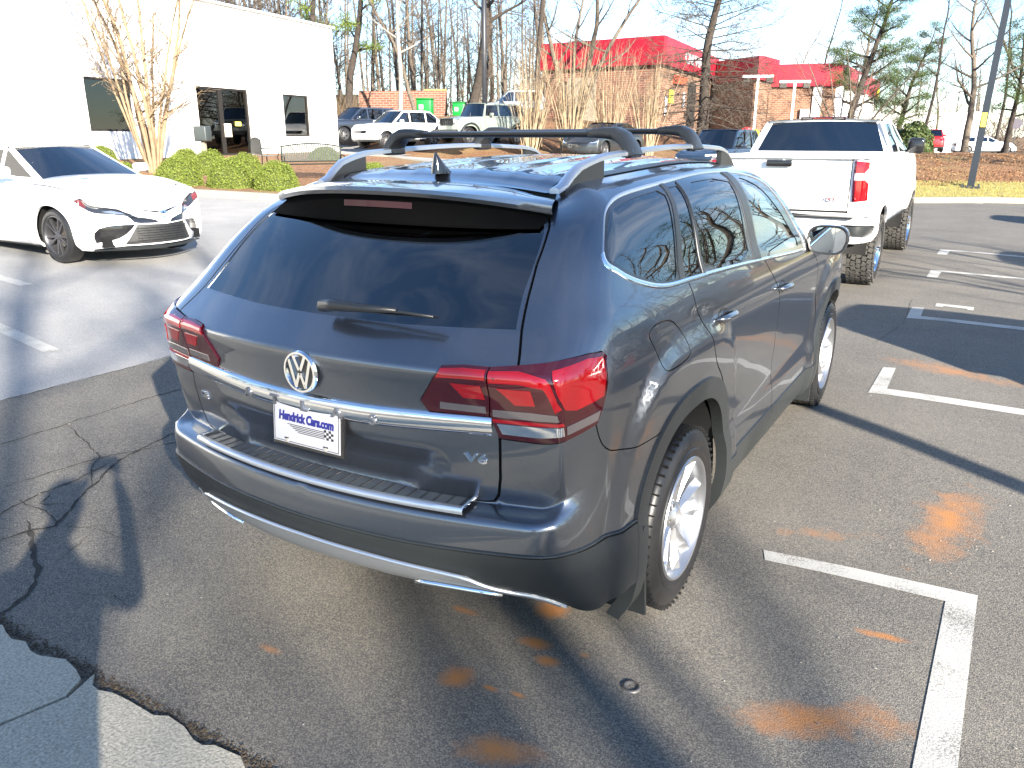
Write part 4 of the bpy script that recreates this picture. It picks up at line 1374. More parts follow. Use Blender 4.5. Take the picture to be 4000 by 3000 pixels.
    quadpanel(C0, C1 + .05, bt - .01, rz - .015, xb - .02, xt - .03, -.08, 'rear_frame', 'rear_window', MAT['privacy'], .07, c.get('rw', (.08, .92)), flip=True)
    vs = []
    for i in range(15):
        y = A1 + .04 + (C1 - .03 - A1 - .04) * i / 14
        e = K.P(np.array(y), np.array(.985))
        for j in range(17):
            q = -1 + 2 * j / 16
            vs.append((q * e[0], y + (.10 if i == 0 else 0) * (1 - q * q) * (1 if i == 0 else 0) - (.05 * (1 - q * q) if i == 14 else 0), e[2] + .030 * (1 - abs(q) ** 2.5)))
    mesh_obj('roof', vs, grid_faces(15, 17), paint, root, smooth=True)
    # inside: dark tub and seats
    b = MB(); b.box((0, (A0 + C0) / 2, bt - .28), (2 * xb - .1, A0 - C0 - .1, .05)); b.box((0, A0 - .25, bt - .10), (2 * xb - .12, .35, .14))
    b.obj('cabin_floor', MAT['cloth'], root)
    if c.get('seats'):
        for y in c['seats']:
            for x in (-.37, .37):
                b = MB(); b.rbox((x, y, bt - .10), (.48, .16, .50), .05); b.rbox((x, y - .04, bt + .22), (.24, .09, .15), .04)
                b.obj('seat', MAT['cloth'], root, smooth=True, sharp=60)
    b = MB(); b.box((0, (yf + yr) / 2, zl + .10), (2 * c['hw'] - .45, yf - yr - .5, .12)); b.obj('floor_pan', MAT['void'], root)
    for sx in (-1, 1):
        for yc in (0, c['WB']):
            n = 14; vs = []
            for i in range(n + 1):
                a = PI * i / n
                for x in (c['hw'] - .40, c['hw'] - .05): vs.append((sx * x, yc + (ar + .02) * math.cos(a), R + (ar + .02) * math.sin(a)))
            vs += [(sx * (c['hw'] - .40), yc, R)]
            mesh_obj('wheel_house', vs, grid_faces(n + 1, 2) + [(2 * i, 2 * i + 2, len(vs) - 1) for i in range(n)], MAT['void'], root)
            simple_wheel(root, c['hw'] - .02 + c.get('wx', 0), yc, sx, R, c.get('tw', .22), c['rim'], MAT[c.get('wheel', 'alloy')], c.get('nsp', 10))
        if c.get('mirrors', True):
            b = MB(); b.rbox((sx * (c['hw'] + .07), c['cowl'] - .42, bt + .10), (.22, .12, .15 * c.get('mk', 1)), .045)
            b.tube([(sx * (c['hw'] - .08), c['cowl'] - .38, bt + .02), (sx * (c['hw'] + .03), c['cowl'] - .41, bt + .05)], .02, 6)
            b.obj('door_mirror', MAT[c.get('mirror_mat', c['paint'])], root, smooth=True, sharp=60)
    return S

def place(root, x, y, z, heading_deg, tilt=None):
    """heading: direction of travel measured from +x, anticlockwise"""
    root.location = (x, y, z); root.rotation_euler = (0, tilt or 0, math.radians(heading_deg - 90))

def copy_tree(o, parent=None):
    n = o.copy(); COL.objects.link(n)
    if parent is not None: n.parent = parent
    for ch in list(o.children): copy_tree(ch, n)
    return n
# ------------------------------------------------------------------ ground
CX, CY = 1.874, -2.854
Fe_R = [-60, -9, -5, 0, 8, 10.3, 11, 60]; Fe_F = [47, 46, 38, 33, 31, 24, 22.7, 22.7]
def FR(x, y):
    return -.515 * (x - CX) + .857 * (y - CY), .857 * (x - CX) + .515 * (y - CY)
def XY(F, R):
    return CX - .515 * F + .857 * R, CY + .857 * F + .515 * R
def base_z(x, y):
    z = 0.0
    if x < -1.3: z -= .045 * (x + 1.3)
    if x > 1.5: z -= .0286 * (x - 1.5)
    return z + .006 * max(0, y - 4)
def terr(x, y):
    z = base_z(x, y); F, R = FR(x, y)
    Fe = np.interp(R, Fe_R, Fe_F)
    if F > Fe:
        Zp = np.interp(R, [-60, -10, 0, 7, 12, 16, 22, 60], [3.6, 3.2, 3.1, 2.7, 1.3, 1.18, 1.08, .9])
        W = np.interp(R, [-9, 8, 12], [53 - Fe, 53 - Fe, 12])
        t = min(max((F - Fe) / W, 0), 1); t = t * t * (3 - 2 * t)
        z = z * (1 - t) + Zp * t
    return float(z - np.interp(R, [8, 14], [0, .015]) * max(0, min(F, 110) - 40))

def nodes(m): return m.node_tree, m.node_tree.nodes['Principled BSDF']
def asphalt_mat(name, dark, light, stone, stains=(), rough=.92, fine=140.0):
    m, t, p = new_mat(name)
    L = t.links.new
    tc = t.nodes.new('ShaderNodeTexCoord')
    n1 = t.nodes.new('ShaderNodeTexNoise'); n1.inputs['Scale'].default_value = .8; n1.inputs['Detail'].default_value = 8; n1.inputs['Roughness'].default_value = .65
    v = t.nodes.new('ShaderNodeTexVoronoi'); v.inputs['Scale'].default_value = fine
    n2 = t.nodes.new('ShaderNodeTexNoise'); n2.inputs['Scale'].default_value = fine * .9; n2.inputs['Detail'].default_value = 3
    for n in (n1, v, n2): L(tc.outputs['Object'], n.inputs['Vector'])
    c1 = t.nodes.new('ShaderNodeMixRGB'); c1.inputs['Color1'].default_value = (*dark, 1); c1.inputs['Color2'].default_value = (*light, 1)
    r1 = t.nodes.new('ShaderNodeMapRange'); r1.inputs['From Min'].default_value = .32; r1.inputs['From Max'].default_value = .68
    L(n1.outputs['Fac'], r1.inputs['Value']); L(r1.outputs['Result'], c1.inputs['Fac'])
    sp = t.nodes.new('ShaderNodeSeparateColor'); L(v.outputs['Color'], sp.inputs[0])
    r2 = t.nodes.new('ShaderNodeMapRange'); r2.inputs['From Min'].default_value = .25; r2.inputs['From Max'].default_value = 1.0
    r2.inputs['To Min'].default_value = .0; r2.inputs['To Max'].default_value = .62
    L(sp.outputs[0], r2.inputs['Value'])
    c2 = t.nodes.new('ShaderNodeMixRGB'); c2.inputs['Color2'].default_value = (*stone, 1)
    L(c1.outputs['Color'], c2.inputs['Color1']); L(r2.outputs['Result'], c2.inputs['Fac'])
    r3 = t.nodes.new('ShaderNodeMapRange'); r3.inputs['From Min'].default_value = .35; r3.inputs['From Max'].default_value = .6
    r3.inputs['To Min'].default_value = .68; r3.inputs['To Max'].default_value = 1.12
    L(n2.outputs['Fac'], r3.inputs['Value'])
    c3 = t.nodes.new('ShaderNodeVectorMath'); c3.operation = 'SCALE'
    L(c2.outputs['Color'], c3.inputs[0]); L(r3.outputs['Result'], c3.inputs['Scale'])
    col = c3.outputs['Vector']
    if stains:
        ns = t.nodes.new('ShaderNodeTexNoise'); ns.inputs['Scale'].default_value = 5.0; ns.inputs['Detail'].default_value = 8; ns.inputs['Roughness'].default_value = .75
        L(tc.outputs['Object'], ns.inputs['Vector'])
        acc = None
        for (x, y, rx, ry, ang, s) in stains:
            mp = t.nodes.new('ShaderNodeMapping'); mp.vector_type = 'POINT'
            sub = t.nodes.new('ShaderNodeVectorMath'); sub.operation = 'SUBTRACT'; sub.inputs[1].default_value = (x, y, 0)
            mul = t.nodes.new('ShaderNodeVectorRotate'); mul.rotation_type = 'Z_AXIS'; mul.inputs['Angle'].default_value = -ang
            sc = t.nodes.new('ShaderNodeVectorMath'); sc.operation = 'MULTIPLY'; sc.inputs[1].default_value = (1 / rx, 1 / ry, 0)
            ln = t.nodes.new('ShaderNodeVectorMath'); ln.operation = 'LENGTH'
            t.nodes.remove(mp)
            L(tc.outputs['Object'], sub.inputs[0]); L(sub.outputs[0], mul.inputs['Vector']); L(mul.outputs[0], sc.inputs[0]); L(sc.outputs[0], ln.inputs[0])
            mr = t.nodes.new('ShaderNodeMapRange'); mr.inputs['From Min'].default_value = 0; mr.inputs['From Max'].default_value = 1.3
            mr.inputs['To Min'].default_value = s; mr.inputs['To Max'].default_value = 0
            L(ln.outputs['Value'], mr.inputs['Value'])
            if acc is None: acc = mr.outputs['Result']
            else:
                mx = t.nodes.new('ShaderNodeMath'); mx.operation = 'MAXIMUM'; L(acc, mx.inputs[0]); L(mr.outputs['Result'], mx.inputs[1]); acc = mx.outputs[0]
        ad = t.nodes.new('ShaderNodeMath'); ad.operation = 'ADD'; L(acc, ad.inputs[0]); L(ns.outputs['Fac'], ad.inputs[1])
        mr = t.nodes.new('ShaderNodeMapRange'); mr.inputs['From Min'].default_value = .74; mr.inputs['From Max'].default_value = 1.12
        mr.inputs['To Max'].default_value = 1.0
        L(ad.outputs[0], mr.inputs['Value'])
        gt_ = t.nodes.new('ShaderNodeMath'); gt_.operation = 'MULTIPLY'
        ms = t.nodes.new('ShaderNodeMapRange'); ms.inputs['From Min'].default_value = .0; ms.inputs['From Max'].default_value = .15
        L(acc, ms.inputs['Value']); L(ms.outputs['Result'], gt_.inputs[0]); L(mr.outputs['Result'], gt_.inputs[1])
        mx = t.nodes.new('ShaderNodeMixRGB'); mx.inputs['Color2'].default_value = (.36, .155, .05, 1)
        L(gt_.outputs[0], mx.inputs['Fac']); L(col, mx.inputs['Color1']); col = mx.outputs['Color']
    L(col, p.inputs['Base Color'])
    p.inputs['Roughness'].default_value = rough
    b_ = t.nodes.new('ShaderNodeBump'); b_.inputs['Strength'].default_value = .55; b_.inputs['Distance'].default_value = .006
    L(n2.outputs['Fac'], b_.inputs['Height']); L(b_.outputs['Normal'], p.inputs['Normal'])
    return m

stains = [(.55, -.33, .10, .10, 0, .75), (.60, -.57, .09, .05, .3, .75), (.70, -.64, .07, .04, .3, .7), (.46, -.90, .09, .09, .2, .8), (.60, -.88, .05, .02, 0, .7), (.70, -.86, .05, .02, 0, .7),
          (.78, -1.12, .20, .10, .3, .62), (1.74, .17, .13, .035, .15, .7), (.80, -.54, .05, .03, 0, .6), (1.62, -.45, .45, .16, .5, .56), (1.90, 1.40, .22, .75, -.15, .55), (1.72, 4.45, .9, .25, -.25, .5),
          (-.24, -1.12, .09, .03, 0, .55), (.26, -.53, .10, .03, 0, .5), (.10, -.35, .25, .06, .2, .42), (1.35, .9, .6, .12, .5, .38)]
MAT['asphalt'] = asphalt_mat('worn_asphalt', (.060, .057, .053), (.118, .110, .097), (.30, .27, .22), stains, fine=210)
MAT['concrete_lane'] = asphalt_mat('pale_concrete_paving', (.21, .21, .208), (.31, .305, .295), (.36, .35, .335), (), fine=160)
MAT['sidewalk'] = asphalt_mat('sidewalk_concrete', (.30, .28, .225), (.42, .39, .31), (.46, .41, .33), (), fine=120)
MAT['kerb'] = asphalt_mat('kerb_concrete', (.19, .175, .14), (.27, .25, .20), (.30, .27, .22), (), fine=70)
def litter_mat():
    m, t, p = new_mat('leaf_litter')
    L = t.links.new
    tc = t.nodes.new('ShaderNodeTexCoord')
    v = t.nodes.new('ShaderNodeTexVoronoi'); v.inputs['Scale'].default_value = 24
    n = t.nodes.new('ShaderNodeTexNoise'); n.inputs['Scale'].default_value = .35; n.inputs['Detail'].default_value = 9; n.inputs['Roughness'].default_value = .7
    L(tc.outputs['Object'], v.inputs['Vector']); L(tc.outputs['Object'], n.inputs['Vector'])
    sp = t.nodes.new('ShaderNodeSeparateColor'); L(v.outputs['Color'], sp.inputs[0])
    cr = t.nodes.new('ShaderNodeValToRGB')
    e = cr.color_ramp.elements
    e[0].position = 0; e[0].color = (.07, .03, .014, 1); e[1].position = 1; e[1].color = (.33, .19, .09, 1)
    x = e.new(.35); x.color = (.15, .065, .028, 1); x = e.new(.7); x.color = (.24, .11, .042, 1)
    L(sp.outputs[0], cr.inputs['Fac'])
    mx = t.nodes.new('ShaderNodeMixRGB'); mx.inputs['Color2'].default_value = (.22, .15, .06, 1)
    mr = t.nodes.new('ShaderNodeMapRange'); mr.inputs['From Min'].default_value = .48; mr.inputs['From Max'].default_value = .66
    L(n.outputs['Fac'], mr.inputs['Value']); L(mr.outputs['Result'], mx.inputs['Fac']); L(cr.outputs['Color'], mx.inputs['Color1'])
    L(mx.outputs['Color'], p.inputs['Base Color']); p.inputs['Roughness'].default_value = 1.0
    b_ = t.nodes.new('ShaderNodeBump'); b_.inputs['Strength'].default_value = .8; b_.inputs['Distance'].default_value = .05
    L(v.outputs['Distance'], b_.inputs['Height']); L(b_.outputs['Normal'], p.inputs['Normal'])
    return m
MAT['litter'] = litter_mat()
MAT['dry_grass'] = pm('dry_winter_grass', (.27, .235, .075), 1.0, noise=(7, .45), bump=(60, .8))
def line_mat():
    """road paint with the stones of the asphalt worn through it"""
    m, t, p = new_mat('worn_white_paint')
    L = t.links.new
    tc = t.nodes.new('ShaderNodeTexCoord')
    a = t.nodes.new('ShaderNodeTexNoise'); a.inputs['Scale'].default_value = 150; a.inputs['Detail'].default_value = 4
    c = t.nodes.new('ShaderNodeTexNoise'); c.inputs['Scale'].default_value = 3.5; c.inputs['Detail'].default_value = 6
    L(tc.outputs['Object'], a.inputs['Vector']); L(tc.outputs['Object'], c.inputs['Vector'])
    ad = t.nodes.new('ShaderNodeMath'); ad.operation = 'ADD'; L(a.outputs['Fac'], ad.inputs[0]); L(c.outputs['Fac'], ad.inputs[1])
    mr = t.nodes.new('ShaderNodeMapRange'); mr.inputs['From Min'].default_value = .78; mr.inputs['From Max'].default_value = .98
    L(ad.outputs[0], mr.inputs['Value'])
    mx = t.nodes.new('ShaderNodeMixRGB'); mx.inputs['Color1'].default_value = (.15, .145, .13, 1); mx.inputs['Color2'].default_value = (.40, .39, .36, 1)
    L(mr.outputs['Result'], mx.inputs['Fac']); L(mx.outputs['Color'], p.inputs['Base Color']); p.inputs['Roughness'].default_value = .85
    b_ = t.nodes.new('ShaderNodeBump'); b_.inputs['Strength'].default_value = .5; b_.inputs['Distance'].default_value = .004
    L(a.outputs['Fac'], b_.inputs['Height']); L(b_.outputs['Normal'], p.inputs['Normal'])
    return m
MAT['paint_line'] = line_mat()
MAT['crack'] = pm('crack_dirt', (.030, .027, .023), 1.0, noise=(40, .5))

def xy_sheet(name, xs, ys, mat, keep=None, dz=0.0, kind='structure'):
    vs = [(x, y, terr(x, y) + dz) for x in xs for y in ys]
    n = len(ys); fs = []
    for i in range(len(xs) - 1):
        for j in range(n - 1):
            if keep is None or keep((xs[i] + xs[i+1]) / 2, (ys[j] + ys[j+1]) / 2):
                fs.append((i*n + j, (i+1)*n + j, (i+1)*n + j + 1, i*n + j + 1))
    o = mesh_obj(name, vs, fs, mat, smooth=False)
    return tag(o, kind=kind)
def in_lot(x, y):
    F, R = FR(x, y)
    return F < np.interp(R, Fe_R, Fe_F) + .2
xl = [-3.84, -3, -2, -1.3, -.5, .5, 1.5, 2.5] + list(np.arange(3.5, 60, 1.0))
yl = list(np.arange(-60, -4, 8.0)) + [-4, -2, 0, 2, 4] + list(np.arange(5, 62, 1.0))
xy_sheet('parking_lot', xl, yl, MAT['asphalt'], in_lot)
# the strip of asphalt left of the joint and the pale lane beyond
xy_sheet('concrete_lane', list(np.arange(-70, -3.9, 1.02)) + [-3.84], yl, MAT['concrete_lane'], in_lot)
# sloping bank and land beyond, out to the horizon
Fs = [-90, -40, 0, 12, 20] + list(np.arange(22, 60, 1.0)) + [62, 66, 72, 80, 95, 110, 140, 200, 300, 500, 900]
Rs = [-700, -300, -150, -100, -70] + list(np.arange(-50, 50, 1.5)) + [55, 65, 80, 110, 160, 300, 700]
vs = []
for F in Fs:
    for R in Rs:
        x, y = XY(F, R)
        Fe = np.interp(R, Fe_R, Fe_F)
        xc, yc = max(min(x, 90), -110), max(min(y, 160), -70)
        z = terr(xc, yc) - .06 * float(1 - sstep(Fe - .5, Fe + .6, F)) - .5 * float(1 - sstep(Fe - 5, Fe - 1.2, F))
        if F > Fe + 1: z += .09 * math.sin(x * .9 + 1.3 * math.sin(y * .7)) * math.cos(y * .8) + .05 * math.sin(x * 2.3 + y) * math.sin(y * 1.9)
        vs.append((x, y, z))
tag(mesh_obj('bank', vs, grid_faces(len(Fs), len(Rs), flip=True), MAT['litter'], smooth=True), kind='structure')
# dry grass between the kerb and the leaf litter, right
vs = []
Rg = list(np.arange(10.8, 46, .6)); Fg = [22.95 + .45 * i for i in range(9)]
for F in Fg:
    for R in Rg:
        x, y = XY(F + (.4 * math.sin(R * 1.3) + .25 * math.sin(R * 3.1) if F > 26 else 0), R)
        vs.append((x, y, terr(x, y) + .035))
tag(mesh_obj('grass_verge', vs, grid_faces(len(Fg), len(Rg), flip=True), MAT['dry_grass'], smooth=True), kind='stuff')

def kerb(name, pts, mat, w=.16, h=.14, label=None, cat='kerb'):
    p = dens(pts, .6, False); t = np.gradient(p, axis=0); t /= np.linalg.norm(t, axis=1, keepdims=True)
    nn = np.stack([-t[:, 1], t[:, 0]], 1)
    vs = []
    for q, n_ in zip(p, nn):
        z = terr(q[0], q[1])
        for o_, zz in ((-w / 2, -.1), (-w / 2 , h - .03), (-w / 2 + .03, h), (w / 2, h), (w / 2, -.1)):
            vs.append((q[0] + n_[0] * o_, q[1] + n_[1] * o_, z + zz))
    return mesh_obj(name, vs, grid_faces(len(p), 5), mat, smooth=False)
cp = [XY(np.interp(R, Fe_R, Fe_F), R) for R in [10.2, 10.45, 10.7, 11.1] + list(np.arange(12, 46, 1.0))]
k = kerb('kerb', [tuple(map(float, c)) for c in cp][::-1], MAT['kerb'], w=.30, h=.15)
tag(k, 'weathered concrete kerb along the dry grass verge at right', 'kerb')

# painted stall marks
def paint(name, poly, label, group='painted stall marks'):
    V_, T_, o_ = partition(poly, [], h=.5, seg=.25)
    vs = [(p[0], p[1], terr(p[0], p[1]) + .003) for p in V_]
    fs = []
    for t in T_:
        a, b_, c = [V_[i] for i in t]
        ar_ = (b_[0]-a[0])*(c[1]-a[1]) - (b_[1]-a[1])*(c[0]-a[0])
        fs.append(tuple(int(i) for i in (t if ar_ > 0 else t[::-1])))
    o = mesh_obj(name, vs, fs, MAT['paint_line'], smooth=False)
    return tag(o, label, 'painted line', group)
paint('stall_mark', [(1.17, .60), (1.20, .51), (1.93, .575), (1.905, -.53), (1.90, -2.5), (2.02, -2.5), (2.025, -.46), (2.045, .70), (1.94, .69)], 'large white L shaped stall mark in the right foreground')
paint('stall_mark', [(1.24, 4.25), (1.335, 4.28), (1.345, 3.62), (6.2, 3.86), (6.2, 3.74), (1.335, 3.46), (1.235, 3.44)], 'white L shaped stall mark beside the front wheel of the grey SUV')
paint('stall_mark', [(1.20, 7.02), (1.32, 7.05), (1.33, 6.56), (6.2, 6.86), (6.2, 6.72), (1.33, 6.41), (1.205, 6.39)], 'white stall mark lying inside the long dark vehicle shadow')
paint('stall_mark', [(1.17, 9.95), (1.30, 9.97), (6.2, 9.99), (6.2, 9.86), (1.31, 9.82), (1.30, 9.30), (1.165, 9.26)], 'white stall mark beside the rear wheel of the pickup')
paint('stall_mark', [(1.13, 12.35), (1.27, 12.37), (6.2, 12.1), (6.2, 11.96), (1.28, 12.22), (1.27, 11.72), (1.125, 11.70)], 'white stall mark beside the front wheel of the pickup')
paint('stall_mark', [(1.42, 7.20), (1.50, 7.20), (1.50, 7.26), (1.74, 7.26), (1.74, 7.20), (1.80, 7.20), (1.80, 7.40), (1.42, 7.40)], 'faint white stencil number inside the vehicle shadow')
paint('stall_mark', [(-4.72, .60), (-4.66, .72), (-6.4, .95), (-8.8, 1.20), (-8.8, 1.06), (-6.4, .82)], 'long faded white stall line left of the grey SUV')
paint('stall_mark', [(-7.35, 1.86), (-7.35, 2.0), (-10.5, 2.2), (-10.5, 2.05)], 'short faded white line in front of the white sedan')

# sidewalk apron with a broken edge, bottom left
rnd = random.Random(11)
edge = [(-9.0, -1.70), (-6, -1.68), (-3, -1.66), (-1.4, -1.64)]
x = -1.3
while x < 3.2:
    edge.append((x, -1.585 + rnd.uniform(-.022, .022))); x += rnd.uniform(.03, .09)
jl = [(-.64, -1.56), (-.61, -1.66), (-.66, -1.86), (-.72, -2.2), (-.95, -4.5)]
def slab(name, poly, label, h=.018):
    V_, T_, o_ = partition(poly, [], h=.3, seg=.1)
    top = [(p[0], p[1], base_z(p[0], p[1]) + h) for p in V_]
    fs = []
    for t in T_:
        a, b_, c = [V_[i] for i in t]
        ar_ = (b_[0]-a[0])*(c[1]-a[1]) - (b_[1]-a[1])*(c[0]-a[0])
        fs.append(tuple(int(i) for i in (t if ar_ > 0 else t[::-1])))
    q = dens(poly, .1); n0 = len(top)
    top += [(p[0], p[1], base_z(p[0], p[1]) + h) for p in q] + [(p[0], p[1], base_z(p[0], p[1]) - .02) for p in q]
    n = len(q)
    fs += [(n0 + i, n0 + (i+1) % n, n0 + n + (i+1) % n, n0 + n + i) for i in range(n)]
    o = mesh_obj(name, top, fs, MAT['sidewalk'], smooth=False)
    return tag(o, kind='structure')
left_e = [p for p in edge if p[0] < -.66]; right_e = [p for p in edge if p[0] > -.60]
slab('sidewalk', left_e + [(-.66, -1.60), (-.62, -1.68), (-.67, -1.86), (-.73, -2.2), (-.96, -4.5), (-9, -4.5)], '')
slab('sidewalk_panel', [(-.645, -1.56)] + right_e + [(3.2, -4.5), (-.945, -4.5), (-.715, -2.2), (-.655, -1.86), (-.603, -1.68)], '')

def crack(pts, w, seed):
    r_ = random.Random(seed)
    p = dens(pts, .03, False)
    off = np.zeros(len(p)); o_ = 0
    for i in range(len(p)):
        o_ = o_ * .8 + r_.uniform(-.008, .008); off[i] = o_
    t = np.gradient(p, axis=0); t /= np.linalg.norm(t, axis=1, keepdims=True) + 1e-9
    n_ = np.stack([-t[:, 1], t[:, 0]], 1)
    c = p + n_ * off[:, None]
    vs = []
    for i in range(len(c)):
        ww = .5 * w * r_.uniform(.25, 1.1) * min(1, .15 + min(i, len(c) - 1 - i) / 6)
        for s in (-1, 1):
            q = c[i] + n_[i] * s * ww
            vs.append((q[0], q[1], terr(q[0], q[1]) + .0025))
    return vs, grid_faces(len(c), 2)
cr = [([(-1.93, -1.22), (-1.92, -1.09), (-1.86, -.99), (-2.1, -.65), (-2.31, -.34), (-2.38, -.08), (-2.43, .2), (-2.6, 1.2)], .022), ([(-2.03, -1.03), (-1.79, -1.14), (-1.5, -1.28), (-1.38, -1.39), (-1.34, -1.49), (-1.32, -1.58)], .028),
      ([(-1.84, -.98), (-1.7, -.9), (-1.5, -.88)], .007), ([(-1.54, -1.18), (-1.59, -1.08), (-1.69, -.9)], .006), ([(-2.3, -1.5), (-2.2, -1.07), (-2.24, -.91), (-2.26, -.68), (-2.31, -.4)], .018),
      ([(-2.48, -.93), (-2.46, -.74), (-2.45, -.43), (-2.36, -.19), (-2.26, .05), (-2.3, .8)], .012), ([(-2.31, -.95), (-2.05, -.93), (-1.84, -.98)], .01), ([(-2.1, -.65), (-2.37, -.5), (-2.46, -.37), (-3.1, -.2)], .01),
      ([(-3.12, -3), (-3.08, -.61), (-3.1, -.01), (-3.09, .67), (-3.12, 3), (-3.1, 9)], .012), ([(-3.84, -4), (-3.84, 0), (-3.84, 4), (-3.84, 12)], .014),
      ([(-2.0, -.8), (-2.15, -.9), (-2.25, -.75)], .008), ([(-2.2, -.3), (-2.05, -.1), (-1.95, .2)], .006), ([(-1.3, -1.3), (-1.1, -1.2), (-.9, -1.22)], .004), ([(-4.9, 1.7), (-5.6, 3.2), (-5.4, 6)], .008), ([(1.05, 5.0), (1.2, 6.1), (1.15, 7.6)], .006)]
vs = []; fs = []
for i, (p_, w_) in enumerate(cr):
    v_, f_ = crack(p_, w_, i); nb = len(vs); vs += v_; fs += [tuple(a + nb for a in f) for f in f_]
tag(mesh_obj('asphalt_cracks', vs, fs, MAT['crack'], smooth=False), kind='stuff')
# dirt, grit and leaf bits gathered along the sidewalk edge
rnd = random.Random(3); b = MB()
vs = []; fs = []
def flake(x, y, z, s):
    a = rnd.uniform(0, PI); c, q = math.cos(a) * s, math.sin(a) * s; nb = len(vs)
    vs.extend([(x - c, y - q, z + rnd.uniform(0, s * .6)), (x + q * .6, y - c * .6, z), (x + c, y + q, z + rnd.uniform(0, s * .6)), (x - q * .6, y + c * .6, z)])
    fs.append((nb, nb + 1, nb + 2, nb + 3))
for i in range(2600):
    x = rnd.uniform(-2.2, 1.2); y = -1.565 + rnd.gauss(0, .018) + .01
    flake(x, y, base_z(x, y) + .003, rnd.uniform(.003, .009))
tag(mesh_obj('edge_dirt', vs, fs, pm('dirt_bits', (.06, .045, .03), 1.0, noise=(80, .6)), smooth=False), kind='stuff')
vs = []; fs = []
for i in range(900):
    x = rnd.uniform(-4.5, 2.6); y = rnd.uniform(-1.5, 4.5)
    if -1 < x < 1 and y > -1: continue
    flake(x, y, terr(x, y) + .003, rnd.uniform(.003, .007))
tag(mesh_obj('scattered_grit', vs, fs, pm('pale_grit', (.32, .29, .25), 1.0, noise=(50, .5)), smooth=False), kind='stuff')
b = MB(); b.lathe([(0, .018), (.005, .024), (.006, .030), (0, .034)], 20, M=Matrix.Translation((1.02, -.62, .001)) @ Matrix.Rotation(-PI / 2, 4, 'Y'))
tag(b.obj('metal_washer', MAT['brake'], smooth=True), 'small rusty ring lying on the asphalt in the foreground', 'metal ring')
# white saloon, seen from its front right corner
sedan_c = dict(paint='white_paint', WB=2.825, FO=.965, RO=1.10, zlow=.17, belt=1.01, hw=.92, deck_y=-.35, deck=1.06, deck_end=1.0, cowl=2.42,
               hood=.86, hood_end=.74, R=.335, rim=.245, roof=1.43, xt=.60, ws_top=1.52, rr_top=.30, rr_base=-.60, wins=[(-.3, .55), (.62, 1.45), (1.52, 2.4)],
               boot=True, wheel='dark_alloy', side_glass='dark_glass', ws_glass='clear_glass', seats=[.55, 1.35], fbow=.27, fxa=.62, ft=.10, sh2=.20, mk=.8,
               fprof=[(0, .06), (.10, .0), (.3, -.005), (.5, .02), (.7, .055), (.88, .11), (1.0, .24)], h=.035, seg=.02)
truck_c = dict(open_tail=True, paint='white_paint', WB=3.745, FO=.98, RO=1.13, zlow=.66, belt=1.60, hw=1.01, deck_y=-.5, deck=1.60, deck_end=1.60, cowl=2.95,
               hood=1.50, hood_end=1.42, R=.435, rim=.27, gap=.13, roof=2.06, xt=.76, ws_top=2.15, rr_top=1.00, rr_base=.88, wins=[(1.05, 1.72), (1.80, 2.95)], side_glass='privacy',
               wheel='chrome', nsp=6, tw=.31, wx=.04, sh=.03, sh2=.06, rbow=.03, rxa=.86, rt=.02, ch=.55, mirror_mat='gloss_black', mk=1.5, bulge=.03,
               rprof=[(0, .05), (.1, .0), (.29, .0), (.31, .02), (.35, 0), (.9, .01), (.97, .02), (1.0, .06)], h=.06, seg=.03, pillar=.09, rw=(.10, .93), cb=.0)
s0_ = 4.59
sedan_c['shapes'] = {
    'lamp': [(3.28, .865), (3.50, .945), (3.72, .955), (3.95, .89), (4.07, .72), (4.16, .60), (3.98, .675), (3.78, .775), (3.55, .815), (3.40, .80)],
    'slit': [(4.07, .915), (4.33, .875), (4.60, .80), (4.60, .66), (4.50, .74), (4.31, .835)],
    'mid': [(4.00, .67), (4.12, .625), (4.24, .595), (4.44, .53), (4.49, .480), (4.17, .488), (4.08, .505)],
    'grille': [(4.12, .478), (4.60, .462), (4.60, .216), (3.90, .216), (3.98, .30)],
    'vent': [(3.60, .39), (3.66, .44), (3.74, .468), (3.86, .478), (4.10, .482), (4.03, .42), (3.95, .36), (3.86, .315), (3.74, .285), (3.60, .262), (3.585, .33)],
    'lip': [(3.50, .160), (4.60, .160), (4.60, .215), (3.95, .215), (3.70, .195), (3.50, .190)],
    'sillstrip': [(.42, .16), (2.42, .16), (2.42, .195), (.42, .195)],
    'doorgap': offset_line(dens([(1.52, 1.0), (1.50, .6), (1.45, .2)], .04, False), .006),
    'doorgap2': offset_line(dens([(2.40, .98), (2.33, .8), (2.33, .5), (2.25, .2)], .04, False), .006),
    'hoodgap': offset_line(dens([(2.45, .955), (2.9, .965), (3.45, .962)], .04, False), .006),
}
sedan_c['shape_mats'] = {'lamp': ('headlight', 'lamp_glass', .002, False), 'slit': ('grille_slit', 'gloss_black', -.006, True), 'mid': ('upper_grille', 'gloss_black', -.02, False),
    'grille': ('lower_grille', 'grille_mesh', -.02, True), 'vent': ('corner_vent', 'gloss_black', -.03, False), 'lip': ('front_splitter', 'cladding', .03, True),
    'sillstrip': ('sill_trim', 'satin_black', .004, False), 'doorgap': ('door_seam', 'void', -.006, False), 'doorgap2': ('door_seam', 'void', -.006, False), 'hoodgap': ('hood_seam', 'void', -.006, False)}
MAT['lamp_glass'] = pm('headlamp_glass', (.05, .055, .065), .08, metal=.5, coat=1.0)
MAT['lamp_bright'] = pm('headlamp_reflector', (.9, .9, .92), .12, metal=.9)
MAT['amber'] = pm('amber_lens', (.11, .014, .010), .15, coat=1.0)
MAT['grille_mesh'] = pm('grille_mesh', (.02, .021, .022), .5, noise=(90, .8))
